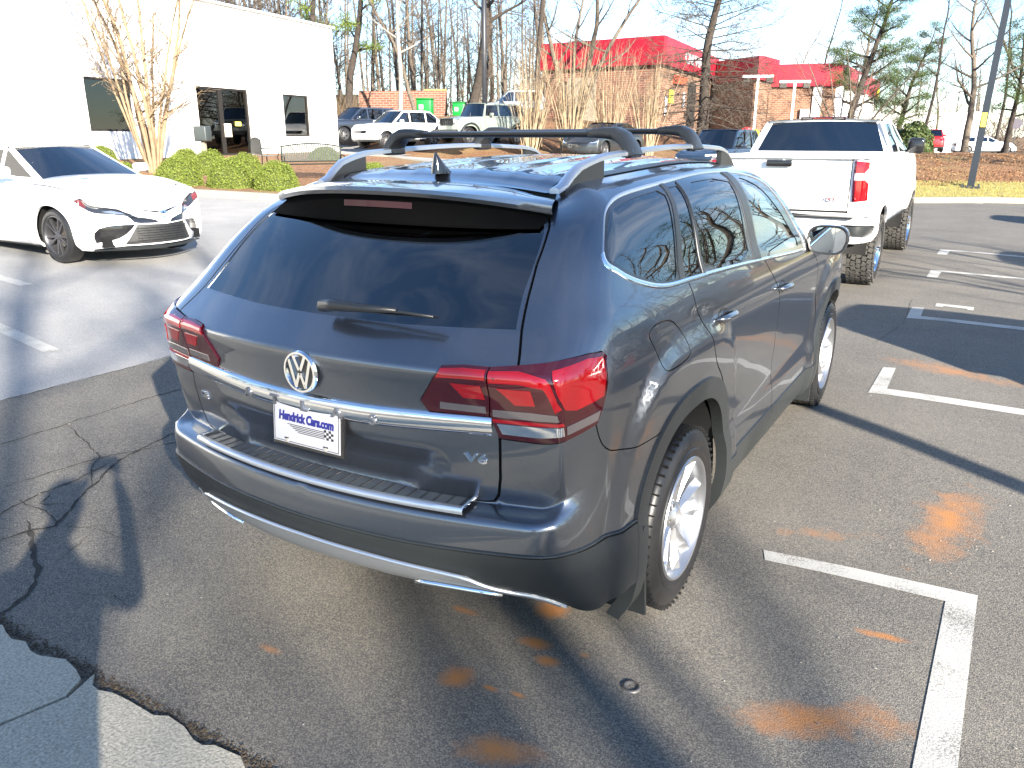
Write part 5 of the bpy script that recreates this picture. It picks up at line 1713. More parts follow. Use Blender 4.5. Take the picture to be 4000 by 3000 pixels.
def small_inlay(S, name, poly, mat, par, off, both=False, mirror=False, h=.03, seg=.02):
    v_, t_, o_ = partition(poly, [], h=h, seg=seg)
    return panel(name, S, v_, t_, mat, par, off=off, turn=.004, both=both, mirror=mirror)
sedan = thing('white_sedan', label='white sedan with black lower grille at left, facing the grey SUV lane', cat='car')
S_ = vehicle(sedan_c, sedan)
for mir in (False, True):
    small_inlay(S_, 'turn_signal', [(3.30, .862), (3.42, .905), (3.53, .935), (3.56, .84), (3.42, .812)], MAT['amber'], sedan, .006, mirror=mir)
    small_inlay(S_, 'lamp_reflector', [(3.74, .86), (3.86, .875), (3.97, .80), (4.00, .735), (3.86, .77)], MAT['lamp_bright'], sedan, .006, mirror=mir)
    small_inlay(S_, 'lamp_brow', [(3.30, .875), (3.50, .957), (3.72, .967), (3.96, .905), (4.10, .70), (4.06, .70), (3.94, .885), (3.72, .948), (3.50, .938)], MAT['gloss_black'], sedan, .007, mirror=mir)
b = MB()
for k in range(7):
    for sx in (-1, 1):
        pts = [S_.P(s, .25 + k * .03) for s in np.linspace(4.59, 4.10, 8)]
        b.tube([(sx * float(p[0]), float(p[1]) + .002, float(p[2])) for p in pts], .005, 4)
b.obj('grille_bars', MAT['satin_black'], sedan)
q = S_.P(4.59, .66)
b = MB()
Mb = Matrix.Translation((0, float(q[1]) + .012, float(q[2]) + .005)) @ Matrix.Rotation(PI, 4, 'Z') @ Matrix.Rotation(PI / 2 - .25, 4, 'X')
def ell(b, rx, ry, w, M, n=28, cx=0, cy=0):
    vs = []; fs = []
    for (k_, z) in ((1, 0), (1, .008), (1 - w, .008), (1 - w, 0)):
        for k in range(n):
            a = 2 * PI * k / n; vs.append((cx + rx * k_ * math.cos(a), cy + ry * k_ * math.sin(a), z))
    for i in range(3):
        for k in range(n): fs.append((i*n + k, i*n + (k+1) % n, (i+1)*n + (k+1) % n, (i+1)*n + k))
    b.add(vs, fs, M)
ell(b, .072, .048, .16, Mb); ell(b, .022, .040, .3, Mb); ell(b, .048, .018, .3, Mb, cy=.018)
b.obj('badge', MAT['chrome'], sedan)
b = MB(); b.box((.45, 3.30 - .38, 1.055), (.12, .10, .01)); b.obj('window_sticker', MAT['white_plate'], sedan)
place(sedan, -11.095, 3.76, .335, 0)

# white pickup on tall tyres
truck_c['shapes'] = {
    'light': [(-1.146, 1.557), (-1.081, 1.554), (-.932, 1.547), (-.923, 1.482), (-1.005, 1.435), (-1.010, 1.356), (-.945, 1.31), (-.929, 1.117), (-1.038, 1.11), (-1.124, 1.105), (-1.138, 1.264), (-1.140, 1.419)],
    'gategap': offset_line(dens([(-1.175, 1.60), (-1.172, 1.0), (-1.172, .965)], .05, False), .006),
    'gategap_low': [(-1.93, .998), (-1.17, .998), (-1.17, .965), (-1.93, .965)],
    'gatecrease': offset_line(dens([(-1.93, 1.085), (-1.19, 1.095)], .05, False), .004),
    'bumper': [(-1.93, .66), (-.66, .66), (-.70, .80), (-.78, .93), (-1.93, .955)],
    'cabgap': offset_line(dens([(.86, 1.60), (.86, .80)], .05, False), .006),
    'doorgap': offset_line(dens([(1.78, 1.60), (1.76, .70)], .05, False), .006),
    'doorgap2': offset_line(dens([(2.80, 1.60), (2.78, .70)], .05, False), .006),
    'rocker': [(.55, .65), (3.15, .65), (3.15, .74), (.55, .74)],
}
truck_c['shape_mats'] = {'light': ('tail_light', 'lens_red', .012, False), 'gategap': ('gate_seam', 'void', -.01, False), 'gategap_low': ('gate_seam', 'satin_black', -.01, False),
    'gatecrease': ('gate_crease', 'silver_plastic', -.003, False), 'cabgap': ('cab_gap', 'void', -.01, False), 'doorgap': ('door_seam', 'void', -.01, False), 'doorgap2': ('door_seam', 'void', -.01, False), 'rocker': ('rocker_trim', 'cladding', .01, False)}
truck = thing('white_pickup', label='white lifted pickup truck with chunky tyres, parked ahead of the grey SUV', cat='pickup truck')
TS = vehicle(truck_c, truck)
# bumper with its pockets
bs = {'pocket': chaikin([(-1.24, .846), (-1.119, .848), (-.81, .843), (-.76, .79), (-.74, .725), (-.871, .715), (-1.144, .730), (-1.225, .765)], 1)}
Vb, Tb, ob = partition([(-1.93, .675), (-.68, .675), (-.70, .80), (-.76, .915), (-1.0, .925), (-1.93, .905)], [bs['pocket']], h=.05, seg=.03)
bump_o = panel('rear_bumper', TS, Vb, Tb[ob == -1], MAT['white_paint'], truck, both=True, off=.09, turn=.12, seam=-1.93)
panel('bumper_pocket', TS, Vb, Tb[ob == 0], MAT['cladding'], truck, both=False, off=.05, turn=.0)
panel('bumper_pocket', TS, Vb, Tb[ob == 0], MAT['cladding'], truck, mirror=True, off=.05, turn=.0)
b = MB(); b.box((0, -1.17, .925), (1.70, .14, .02)); b.obj('step_pad', MAT['satin_black'], truck)
for mir in (False, True):
    small_inlay(TS, 'reversing_lamp', [(-1.135, 1.425), (-1.018, 1.425), (-1.008, 1.35), (-1.135, 1.345)], MAT['white_plate'], truck, .017, mirror=mir)
    small_inlay(TS, 'lamp_edge', [(-1.150, 1.557), (-1.128, 1.557), (-1.122, 1.33), (-1.105, 1.108), (-1.130, 1.104), (-1.144, 1.264)], MAT['lens_dark'], truck, .017, mirror=mir)
b = MB()
b.box((.0, -.12, 1.10), (1.62, 1.8, .04)); b.box((0, .76, 1.30), (1.7, .04, .55))
b.obj('bed_floor', MAT['satin_black'], truck)
b = MB()
for sx in (-1, 1): b.rbox((sx * .915, -.12, 1.602), (.13, 1.95, .03), .012)
b.rbox((0, -1.105, 1.600), (1.75, .07, .04), .014)
b.obj('bed_rail', MAT['white_paint'], truck, smooth=True, sharp=50)
b = MB(); b.rbox((-.045, -1.145, 1.525), (.30, .05, .075), .015); b.obj('gate_handle', MAT['gloss_black'], truck, smooth=True, sharp=50)
b = MB(); b.rbox((0, 1.03, 2.068), (.60, .12, .05), .015); hb = b.obj('high_brake_light', MAT['lens_dark'], truck, smooth=True, sharp=50)
b = MB(); b.box((-.21, .968, 2.068), (.12, .01, .022)); b.box((.21, .968, 2.068), (.12, .01, .022)); b.obj('cargo_lamp', MAT['lens_clear'], hb)
b = MB(); b.box((0, .967, 2.068), (.25, .01, .022)); b.obj('brake_lens', MAT['lens_red'], hb)
text_obj('trim_letters', 'RST', .062, .004, MAT['lens_red'], truck, Matrix.Translation((.60, -1.150, 1.135)) @ Matrix.Rotation(PI / 2, 4, 'X'), sx=1.6, shear=.3)
# blocky tread on the big tyres
tread_mat = MAT['rubber_worn']
b = MB()
rnd = random.Random(5)
R_, W_ = .435, .31
for k in range(40):
    a0 = 2 * PI * k / 40
    for j, (x, w_) in enumerate(((-.035, .055), (-.095, .062), (-.160, .062), (-.222, .062), (-.280, .050))):
        a = a0 + (.5 * 2 * PI / 40 if j % 2 else 0) + rnd.uniform(-.02, .02)
        M = Matrix.Rotation(a, 4, 'X') @ Matrix.Translation((x, 0, R_ + .004)) @ Matrix.Rotation(rnd.uniform(-.5, .5), 4, 'Z')
        b.add([(sx * w_ * .5 * rnd.uniform(.8, 1), sy * .029 * rnd.uniform(.8, 1), sz * .010) for sz in (-1, 1) for sy in (-1, 1) for sx in (-1, 1)], [(0, 2, 3, 1), (4, 5, 7, 6), (0, 1, 5, 4), (2, 6, 7, 3), (0, 4, 6, 2), (1, 3, 7, 5)], M)
    for xx, rr in ((.004, R_ - .03), (.004, R_ - .055)):
        M = Matrix.Rotation(a0 + (.04 if rr < R_ - .04 else 0), 4, 'X') @ Matrix.Translation((xx, 0, rr))
        b.box((0, 0, 0), (.014, .040, .020), M=M)
tr_me = None
for ch in list(truck.children):
    if ch.name.startswith('wheel') and ch.type == 'EMPTY':
        if tr_me is None:
            o_t = b.obj('tread_blocks', tread_mat, ch); tr_me = o_t.data
        else:
            o2_ = bpy.data.objects.new('tread_blocks', tr_me); COL.objects.link(o2_); o2_.parent = ch
b = MB()
b.tube([(-.75, 0, .44), (.75, 0, .44)], .05, 10); b.rbox((0, 0, .44), (.28, .30, .26), .09)
b.tube([(-.42, -.9, .62), (-.42, 0, .58), (-.42, 1.2, .60)], .04, 6); b.tube([(.42, -.9, .62), (.42, 0, .58), (.42, 1.2, .60)], .04, 6)
b.tube([(.3, -1.0, .66), (.3, -.6, .62)], .05, 8)
b.obj('rear_axle', MAT['void'], truck)
place(truck, -.41, 8.36, .03, 90)

# smaller vehicles of the background and of the stalls on the right
def generic(kind, paint, **k):
    base = dict(
        suv=dict(WB=2.8, FO=.92, RO=.95, zlow=.30, belt=1.10, hw=.94, deck_y=-.7, deck=1.10, deck_end=1.05, cowl=2.35, hood=1.0, hood_end=.90, R=.365, rim=.25,
                 roof=1.70, xt=.68, ws_top=1.55, rr_top=-.55, rr_base=-.88, wins=[(-.62, .15), (.22, 1.15), (1.22, 2.2)], rbow=.08, rprof=[(0, .10), (.15, .0), (.4, 0), (.75, .02), (1.0, .10)],
                 fprof=[(0, .08), (.12, .01), (.5, .0), (.85, .02), (1.0, .10)], fbow=.12),
        sedan=dict(WB=2.8, FO=.92, RO=1.08, zlow=.19, belt=.98, hw=.91, deck_y=-.35, deck=1.02, deck_end=.95, cowl=2.40, hood=.84, hood_end=.72, R=.33, rim=.23, roof=1.42, xt=.60,
                   ws_top=1.5, rr_top=.25, rr_base=-.60, wins=[(-.3, .5), (.58, 1.4), (1.48, 2.3)], boot=True, fbow=.20, sh2=.19),
        boxy=dict(WB=3.0, FO=.62, RO=.60, zlow=.48, belt=1.25, hw=.88, deck_y=-.4, deck=1.25, deck_end=1.25, cowl=2.15, hood=1.18, hood_end=1.12, R=.40, rim=.24, roof=1.85, xt=.72,
                  ws_top=1.90, rr_top=-.48, rr_base=-.56, wins=[(-.45, .25), (.34, 1.10), (1.18, 2.05)], rbow=.02, fbow=.05, sh=.03, sh2=.07, ft=.12, rt=.01,
                  fprof=[(0, .06), (.1, 0), (.5, 0), (.95, .0), (1.0, .04)], rprof=[(0, .05), (.1, 0), (.5, 0), (.95, 0), (1.0, .03)], bulge=.05))[kind]
    c = dict(base); c['paint'] = paint; c['h'] = .12; c['seg'] = .08; c.update(k)
    zl, bt = c['zlow'], c['belt']; h = bt - zl
    yf = c['WB'] + c['FO']; yr = -c['RO']
    f0 = yf + .8; r0 = yr - .8; f1 = yf - .05; f2 = yf - .45; r1 = yr + .05; r2 = yr + .38
    g0 = c.get('g', (.30, .78))
    c['shapes'] = {
        'lamp': [(f2 + .16, zl + .80 * h), (f1 + .04, zl + .80 * h), (f1 + .10, zl + .64 * h), (f2 + .22, zl + .62 * h)],
        'grille': [(f1 + .14, zl + g0[1] * h), (f0, zl + g0[1] * h), (f0, zl + g0[0] * h), (f1 + .20, zl + g0[0] * h)],
        'tail': [(r2 - .10, zl + .86 * h), (r1 - .16, zl + .84 * h), (r1 - .14, zl + .66 * h), (r2 - .14, zl + .64 * h)],
        'low': [(r0, zl - .01), (f0, zl - .01), (f0, zl + .13 * h), (r0, zl + .13 * h)],
        'gap1': offset_line(dens([(1.2 * c['WB'] / 2.8, bt), (1.16, zl)], .1, False), .008),
        'gap2': offset_line(dens([(c['cowl'] - .1, bt), (c['cowl'] - .15, zl)], .1, False), .008),
        'plate': [(r0, zl + .50 * h), (r0 + .17, zl + .50 * h), (r0 + .17, zl + .32 * h), (r0, zl + .32 * h)]}
    c['shape_mats'] = {'lamp': ('headlight', 'lamp_bright', .004, False), 'grille': ('grille', 'gloss_black', -.004, True), 'tail': ('tail_light', 'lens_red', .006, False),
        'low': ('sill_trim', 'cladding', .004, False), 'gap1': ('door_seam', 'void', -.004, False), 'gap2': ('door_seam', 'void', -.004, False), 'plate': ('number_plate', 'white_plate', .006, False)}
    return c

def bg_car(name, kind, paint, label, cat, pos, heading, group=None, extra=None, **k):
    t = thing(name, label=label, cat=cat, group=group)
    c = generic(kind, paint, **k)
    S = vehicle(c, t)
    if extra: extra(t, c, S)
    place(t, *pos, heading)
    return t
# ------------------------------------------------------------------ white building
WP = Vector((-23.6, 13.3, 0)); WD = Vector((-.158, .987, 0)); WN = Vector((.987, .158, 0))
def wp(u, n, z): return WP + WD * u + WN * n + Vector((0, 0, z))
MAT['stucco'] = pm('white_painted_wall', (.84, .84, .82), .85, noise=(1.2, .03), bump=(40, .25))
MAT['bronze'] = pm('dark_bronze_frame', (.035, .032, .03), .4, metal=.5)
MAT['office_glass'] = glass_mat('tinted_office_glass', (.30, .32, .33), .03)
MAT['interior'] = pm('dim_interior', (.10, .09, .075), .9, noise=(.8, .5))
bld = thing('white_building', tuple(wp(0, 0, 1.1)), 0, 'plain white single storey building with dark tinted windows at left', 'building')
inv = Matrix.Translation(wp(0, 0, 1.1)).inverted()
M_w = Matrix(((WD.x, -WN.x, 0, 0), (WD.y, -WN.y, 0, 0), (0, 0, 1, -1.1), (0, 0, 0, 1)))   # (u, inward, z) -> local
ops = [(-.10, 1.75, 2.07, 3.73), (4.80, 7.72, 1.19, 3.71), (9.93, 11.78, 1.92, 3.66)]
outer_w = [(-24, .2), (13.95, .2), (13.95, 6.70), (-24, 6.70)]
V_, T_, o_ = partition(outer_w, [[(a, c), (b_, c), (b_, d), (a, d)] for a, b_, c, d in ops], h=1.2, seg=2.0)
b = MB()
vs = [(p[0], 0, p[1]) for p in V_]; fs = []
for t in T_[o_ == -1]:
    a, b_, c = [V_[i] for i in t]; ar_ = (b_[0]-a[0])*(c[1]-a[1]) - (b_[1]-a[1])*(c[0]-a[0])
    fs.append(tuple(int(i) for i in (t if ar_ > 0 else t[::-1])))
b.add(vs, fs, M_w)
for a, b__, c, d in ops:   # reveals
    for (p, q) in (((a, c), (b__, c)), ((b__, c), (b__, d)), ((b__, d), (a, d)), ((a, d), (a, c))):
        b.add([(p[0], 0, p[1]), (q[0], 0, q[1]), (q[0], .18, q[1]), (p[0], .18, p[1])], [(0, 3, 2, 1)], M_w)
b.add([(13.95, 0, .2), (13.95, 18, .2), (13.95, 18, 6.7), (13.95, 0, 6.7)], [(0, 1, 2, 3)], M_w)
b.add([(-24, 0, 6.45), (13.95, 0, 6.45), (13.95, 18, 6.45), (-24, 18, 6.45)], [(0, 1, 2, 3)], M_w)
b.obj('wall', MAT['stucco'], bld)
b = MB(); b.box((-5.0, -.0, 6.72), (38.0, .30, .06), M=M_w); b.obj('parapet_cap', MAT['stucco'], bld)
b = MB(); b.box((-5, 3.2, 3.6), (37, .05, 6), M=M_w); b.box((-5, 1.7, 1.15), (37, 3, .04), M=M_w); b.box((-5, 1.7, 3.95), (37, 3, .04), M=M_w)
b.obj('interior', MAT['interior'], bld)
for k, (a, b__, c, d) in enumerate(ops):
    door = k == 1
    fb = MB(); fw = .07
    for (x, z, w, h_) in (((a+b__)/2, c + fw/2, b__-a, fw), ((a+b__)/2, d - fw/2, b__-a, fw)): fb.box((x, .10, z), (w, .08, h_), M=M_w)
    for x in (a + fw/2, b__ - fw/2): fb.box((x, .10, (c+d)/2), (fw, .08, d - c - 2*fw), M=M_w)
    if door:
        fb.box((6.15, .10, (c+d)/2), (.16, .08, d - c - 2*fw), M=M_w)
    fr = fb.obj('entrance_frame' if door else 'window_frame', MAT['bronze'], bld)
    gb = MB(); gb.add([(a, .12, c), (b__, .12, c), (b__, .12, d), (a, .12, d)], [(0, 1, 2, 3)], M_w)
    gb.obj('pane', MAT['office_glass'], fr)
    if door:
        hb = MB(); hb.box((6.35, .02, 2.15), (.38, .03, .50), M=M_w); hb.obj('door_notice', pm('paper_notice', (.55, .50, .42), .8), fr)
        hb = MB(); hb.box((7.05, .09, 2.40), (.34, .01, .16), M=M_w); hb.obj('yellow_sticker', pm('yellow_sticker', (.75, .70, .12), .6), fr)
b = MB(); b.box((8.75, -.03, 2.72), (.12, .05, .2), M=M_w); b.obj('door_bell', pm('grey_box', (.5, .48, .46), .6), bld)

# planting bed with kerb
bed = [(-17.3, 6.2), (-16.0, 7.6), (-14.9, 8.6), (-13.75, 9.35), (-12.6, 9.8), (-11.7, 10.1), (-11.2, 11.0), (-11.4, 13.2), (-12.8, 16.2), (-15.0, 20.0), (-17.6, 23.0), (-20.5, 24.4), (-24.6, 24.2), (-23.7, 13.3), (-22.6, 6.2)]
bed = [tuple(p) for p in bed]
V_, T_, o_ = partition(bed, [], h=.8, seg=.5)
vs = [(p[0], p[1], terr(p[0], p[1]) + .10) for p in V_]; fs = []
for t in T_:
    a, b_, c = [V_[i] for i in t]; ar_ = (b_[0]-a[0])*(c[1]-a[1]) - (b_[1]-a[1])*(c[0]-a[0])
    fs.append(tuple(int(i) for i in (t if ar_ > 0 else t[::-1])))
tag(mesh_obj('mulch_bed', vs, fs, MAT['litter'], smooth=False), kind='stuff')
k = kerb('kerb', [p for p in bed[:13]][::-1], MAT['kerb'], w=.22, h=.15)
tag(k, 'sunlit concrete kerb round the planting bed at left', 'kerb')

# boxwood mounds
def leaf_cloud(pts, nrm, size, rnd_, jit=.5):
    """one small four-sided leaf per point, as numpy arrays"""
    n = len(pts)
    a = rnd_.normal(size=(n, 3)); a -= (a * nrm).sum(1, keepdims=True) * nrm * (1 - jit); a /= np.linalg.norm(a, axis=1, keepdims=True) + 1e-9
    b_ = np.cross(nrm + rnd_.normal(size=(n, 3)) * jit, a); b_ /= np.linalg.norm(b_, axis=1, keepdims=True) + 1e-9
    s = size * rnd_.uniform(.6, 1.3, (n, 1))
    V = np.stack([pts - a * s, pts + b_ * s * .55, pts + a * s, pts - b_ * s * .55], 1).reshape(-1, 3)
    return V, np.arange(4 * n).reshape(-1, 4)
def leaf_mat(name, c1, c2, trans=.25):
    m, t, p = new_mat(name)
    tc = t.nodes.new('ShaderNodeTexCoord'); n = t.nodes.new('ShaderNodeTexWhiteNoise')
    geo = t.nodes.new('ShaderNodeNewGeometry')
    mx = t.nodes.new('ShaderNodeMixRGB'); mx.inputs['Color1'].default_value = (*c1, 1); mx.inputs['Color2'].default_value = (*c2, 1)
    t.links.new(geo.outputs['Random Per Island'], mx.inputs['Fac'])
    t.links.new(mx.outputs['Color'], p.inputs['Base Color']); p.inputs['Roughness'].default_value = .65
    p.inputs['Specular IOR Level'].default_value = .3
    tr = t.nodes.new('ShaderNodeBsdfTranslucent'); ms = t.nodes.new('ShaderNodeMixShader'); ms.inputs['Fac'].default_value = trans
    t.links.new(mx.outputs['Color'], tr.inputs['Color'])
    t.links.new(p.outputs[0], ms.inputs[1]); t.links.new(tr.outputs[0], ms.inputs[2]); t.links.new(ms.outputs[0], t.nodes['Material Output'].inputs['Surface'])
    return m
MAT['boxwood'] = leaf_mat('boxwood_leaves', (.085, .13, .02), (.22, .26, .045))
MAT['pine_needles'] = leaf_mat('pine_needles', (.035, .06, .018), (.09, .13, .03))
MAT['pine_bright'] = leaf_mat('yellow_green_needles', (.10, .16, .02), (.20, .26, .04))  # yellow green needles, brighter than those of the other pines
MAT['holly'] = leaf_mat('holly_leaves', (.02, .05, .015), (.12, .15, .05))
def mound(x, y, r, h, label, seed, n=11000, mat='boxwood', name='round_bush'):
    rr = np.random.RandomState(seed)
    z0 = terr(x, y) + .06
    t = thing(name, (x, y, z0), 0, label, 'bush', 'clipped bushes in the planting bed' if mat == 'boxwood' else None)
    d = rr.normal(size=(n, 3)); d[:, 2] = np.abs(d[:, 2]) * 1.1 - .18; d /= np.linalg.norm(d, axis=1, keepdims=True)
    lump = 1 + .05 * np.sin(d[:, 0] * 7 + seed) * np.cos(d[:, 1] * 6 + seed * 2) + .03 * np.sin(d[:, 2] * 13 + d[:, 0] * 9)
    rad = rr.uniform(.86, 1.02, (n, 1)) * lump[:, None]
    P = d * rad * [r, r, h]; P[:, 2] = np.maximum(P[:, 2], 0)
    V, F = leaf_cloud(P, d, (.017 if n > 5000 else .04) * r / .5, rr, .7)
    mesh_obj('foliage', V, [tuple(map(int, f)) for f in F], MAT[mat], t, smooth=False)
    b = MB(); vs = []; 
    for i in range(9):
        e = -.15 + (PI / 2 + .15) * i / 8
        for k in range(16):
            a = 2 * PI * k / 16
            vs.append((.86 * r * math.cos(e) * math.cos(a), .86 * r * math.cos(e) * math.sin(a), max(0, .86 * h * math.sin(e))))
    fs = [(i*16 + k, i*16 + (k+1) % 16, (i+1)*16 + (k+1) % 16, (i+1)*16 + k) for i in range(8) for k in range(16)]
    mesh_obj('inner_twigs', vs, fs, pm('bush_inner', (.05, .06, .02), 1.0, noise=(20, .5)), t, smooth=True)
    return t
mound(-15.30, 10.05, .56, .72, 'large round bush nearest the white sedan, front row', 1)
mound(-14.20, 10.65, .56, .72, 'middle round bush of the front row of three', 2)
mound(-13.10, 11.10, .55, .70, 'round bush at the right end of the front row', 3)
mound(-17.4, 12.7, .55, .70, 'round bush behind the left of the front row, before the bench', 4)
mound(-16.3, 12.95, .55, .66, 'round bush behind the middle of the front row', 5)
mound(-19.6, 13.6, .50, .62, 'round bush right behind the pale multi stemmed tree', 6)
mound(-22.0, 12.4, .5, .6, 'small round bush far left by the white wall', 7)
mound(-16.8, 9.6, .42, .50, 'round bush half hidden behind the white sedan windscreen', 8)
mound(-15.6, 16.6, .50, .55, 'low bush between the two green benches', 9)
mound(-13.6, 15.2, .5, .5, 'low bush behind the right bench', 10)
mound(-20.6, 20.6, .6, .5, 'low bush by the corner of the white building', 12)

# green metal benches
MAT['bench_green'] = pm('dark_green_metal', (.010, .016, .013), .4, metal=.3)
def bench(x, y, rz, label):
    t = thing('bench', (x, y, terr(x, y) + .10), rz, label, 'bench', 'green metal benches')
    b = MB()
    n = 34
    for i in range(n):
        xx = -.78 + 1.56 * i / (n - 1); top = .86 + .10 * math.cos(xx * 1.7)
        b.box((xx, .24, (.50 + top) / 2), (.034, .010, top - .50))
    bk = b.obj('backrest', MAT['bench_green'], t)
    b = MB()
    pts = [(-.80 + 1.6 * i / 14, .24, .87 + .10 * math.cos((-.80 + 1.6 * i / 14) * 1.7)) for i in range(15)]
    b.tube(pts, .018, 6); b.tube([(-.80, .24, .50), (.80, .24, .50)], .016, 6)
    b.obj('back_rail', MAT['bench_green'], bk)
    b = MB()
    for i in range(n): b.box((-.78 + 1.56 * i / (n - 1), .0, .44), (.030, .46, .012))
    b.tube([(-.80, -.23, .44), (.80, -.23, .44)], .016, 6)
    b.obj('seat', MAT['bench_green'], t)
    for s in (-1, 1):
        b = MB(); b.tube([(s*.80, .26, .0), (s*.80, .23, .45), (s*.80, .25, .92)], .018, 6); b.obj('leg', MAT['bench_green'], t)
        b = MB(); b.tube([(s*.80, -.24, 0), (s*.80, -.22, .45)], .018, 6); b.obj('leg', MAT['bench_green'], t)
        b = MB(); b.tube([(s*.80, -.24, .44), (s*.80, -.26, .64), (s*.80, -.10, .66), (s*.80, .23, .66)], .016, 6); b.obj('armrest', MAT['bench_green'], t)
    return t
bench(-17.6, 14.9, 2.6, 'green metal slatted bench in front of the dark entrance')
bench(-14.3, 13.6, .95, 'green metal slatted bench nearer the grey SUV, under the small window')
t = thing('ash_stand', (-20.7, 15.2, terr(-20.7, 15.2) + .1), .3, 'grey box on a post standing left of the entrance', 'post box')
b = MB(); b.rbox((0, 0, .95), (.46, .36, .48), .05); b.obj('box', pm('grey_green_plastic', (.035, .045, .047), .5), t, smooth=True, sharp=50)
b = MB(); b.box((0, 0, .36), (.12, .12, .74)); b.box((0, 0, .02), (.34, .34, .04)); b.obj('post', MAT['kerb'], t)

# ------------------------------------------------------------------ brick car wash with red fascia
def brick_mat(name, c1, c2, mortar, sc=1.0):
    m, t, p = new_mat(name)
    tc = t.nodes.new('ShaderNodeTexCoord')
    br = t.nodes.new('ShaderNodeTexBrick'); br.inputs['Scale'].default_value = sc
    br.inputs['Color1'].default_value = (*c1, 1); br.inputs['Color2'].default_value = (*c2, 1); br.inputs['Mortar'].default_value = (*mortar, 1)
    br.inputs['Mortar Size'].default_value = .018; br.inputs['Brick Width'].default_value = .42; br.inputs['Row Height'].default_value = .15
    t.links.new(tc.outputs['UV'], br.inputs['Vector']); t.links.new(br.outputs['Color'], p.inputs['Base Color']); p.inputs['Roughness'].default_value = .9
    return m
MAT['brick'] = brick_mat('red_brick', (.20, .075, .04), (.13, .045, .028), (.22, .18, .15))
MAT['brick_tan'] = brick_mat('orange_brick', (.20, .095, .05), (.15, .065, .035), (.22, .18, .14))
MAT['fascia'] = pm('red_metal_fascia', (.26, .006, .020), .45, noise=(.7, .06))
MAT['fascia_seam'] = pm('dark_red_seam', (.15, .01, .015), .5)
MAT['pale_panel'] = pm('pale_painted_panel', (.25, .22, .17), .8, noise=(1.0, .06))
def uv_wall(name, p, q, z0, z1, mat, parent, th=.3):
    """upright wall from p to q with metric UVs"""
    p = Vector(p); q = Vector(q); d = (q - p); L = d.length; d.normalize(); n = Vector((-d.y, d.x)) * -1
    c = [p, q, q - n * th, p - n * th]
    me = bpy.data.meshes.new(name)
    vs = [(v.x, v.y, z0) for v in c] + [(v.x, v.y, z1) for v in c]
    fs = [(0, 1, 5, 4), (1, 2, 6, 5), (2, 3, 7, 6), (3, 0, 4, 7), (4, 5, 6, 7)]
    me.from_pydata(vs, [], fs); uv = me.uv_layers.new()
    ls = [L, th, L, th]
    for i, f in enumerate(me.polygons):
        w = ls[i] if i < 4 else L
        uvs = [(0, z0), (w, z0), (w, z1), (0, z1)]
        for li, c_ in zip(f.loop_indices, uvs): uv.data[li].uv = c_
    me.materials.append(mat)
    o = bpy.data.objects.new(name, me); COL.objects.link(o); o.parent = parent
    return o
cw = thing('car_wash', label='brick car wash with a tall red fascia up on the bank behind the bare trees', cat='building')
A, B_, L_ = (-19.4, 52.2), (-21.2, 69.6), (-28.5, 52.6)
C2, D_, E_, F_ = (-16.4, 66.2), (-16.2, 70.2), (-11.3, 71.6), (-11.8, 98.0)
zb = 2.6
def blk(pts, mats, zt, zf, z0=2.4):
    for i in range(len(pts) - 1):
        a, b__ = Vector(pts[i]), Vector(pts[i+1])
        uv_wall('wall', a, b__, z0, zf, mats[i], cw)
        d = (b__ - a).normalized(); n = Vector((d.y, -d.x)) * .35
        f_ = uv_wall('fascia', a + n - d * (.35 if i == 0 else -.0), b__ + n + d * (.35), zf, zt, MAT['fascia'], cw, th=.6)
blk([L_, A, B_], [MAT['brick'], MAT['brick_tan']], 8.42, 6.62)
blk([B_, C2, D_], [MAT['brick_tan'], MAT['brick_tan']], 8.1, 6.3)
blk([D_, E_, F_], [MAT['brick_tan'], MAT['stucco']], 7.72, 5.95)
b = MB(); b.box((-24.8, 61, 6.9), (7.4, 15, .1)); b.obj('roof', MAT['fascia_seam'], cw)
def on_face(p, q, f, z, off=.66):
    p = Vector(p); q = Vector(q); d = (q - p).normalized(); n = Vector((d.y, -d.x))
    c = p + (q - p) * f + n * off
    return Matrix(((d.x, 0, n.x, c.x), (d.y, 0, n.y, c.y), (0, 1, 0, z), (0, 0, 0, 1)))
text_obj('sign_lettering', 'CAR WASH', 1.05, .04, MAT['white_plate'], cw, on_face(A, B_, .52, 7.45, .39), sx=1.35, bold=.02)
b = MB(); b.box((0, -1.7, 0), (3.2, .55, .4), M=on_face(A, B_, .30, 7.6, .1)); b.obj('orange_awning', pm('orange_awning', (.75, .10, .03), .6), cw)
b = MB(); b.box((0, 0, 0), (2.3, 3.2, .06), M=on_face(L_, A, .36, 4.4, .36)); b.obj('pale_door', MAT['pale_panel'], cw)
b = MB(); b.box((0, 0, 0), (2.6, 3.3, .06), M=on_face(A, B_, .55, 4.3, .05)); b.box((0, 0, 0), (2.2, 3.3, .06), M=on_face(A, B_, .82, 4.3, .05)); b.obj('wash_bay_opening', MAT['void'], cw)
b = MB(); b.box((0, 0, 0), (1.1, .9, .06), M=on_face(A, B_, .18, 4.7, .08)); b.obj('yellow_sign', pm('lime_sign', (.55, .65, .05), .6), cw)
b = MB(); b.box((0, 0, 0), (.5, 1.3, .06), M=on_face(A, B_, .10, 4.0, .08)); b.box((0, 0, 0), (.5, 1.1, .06), M=on_face(A, B_, .40, 4.6, .08)); b.obj('notice_board', MAT['white_plate'], cw)
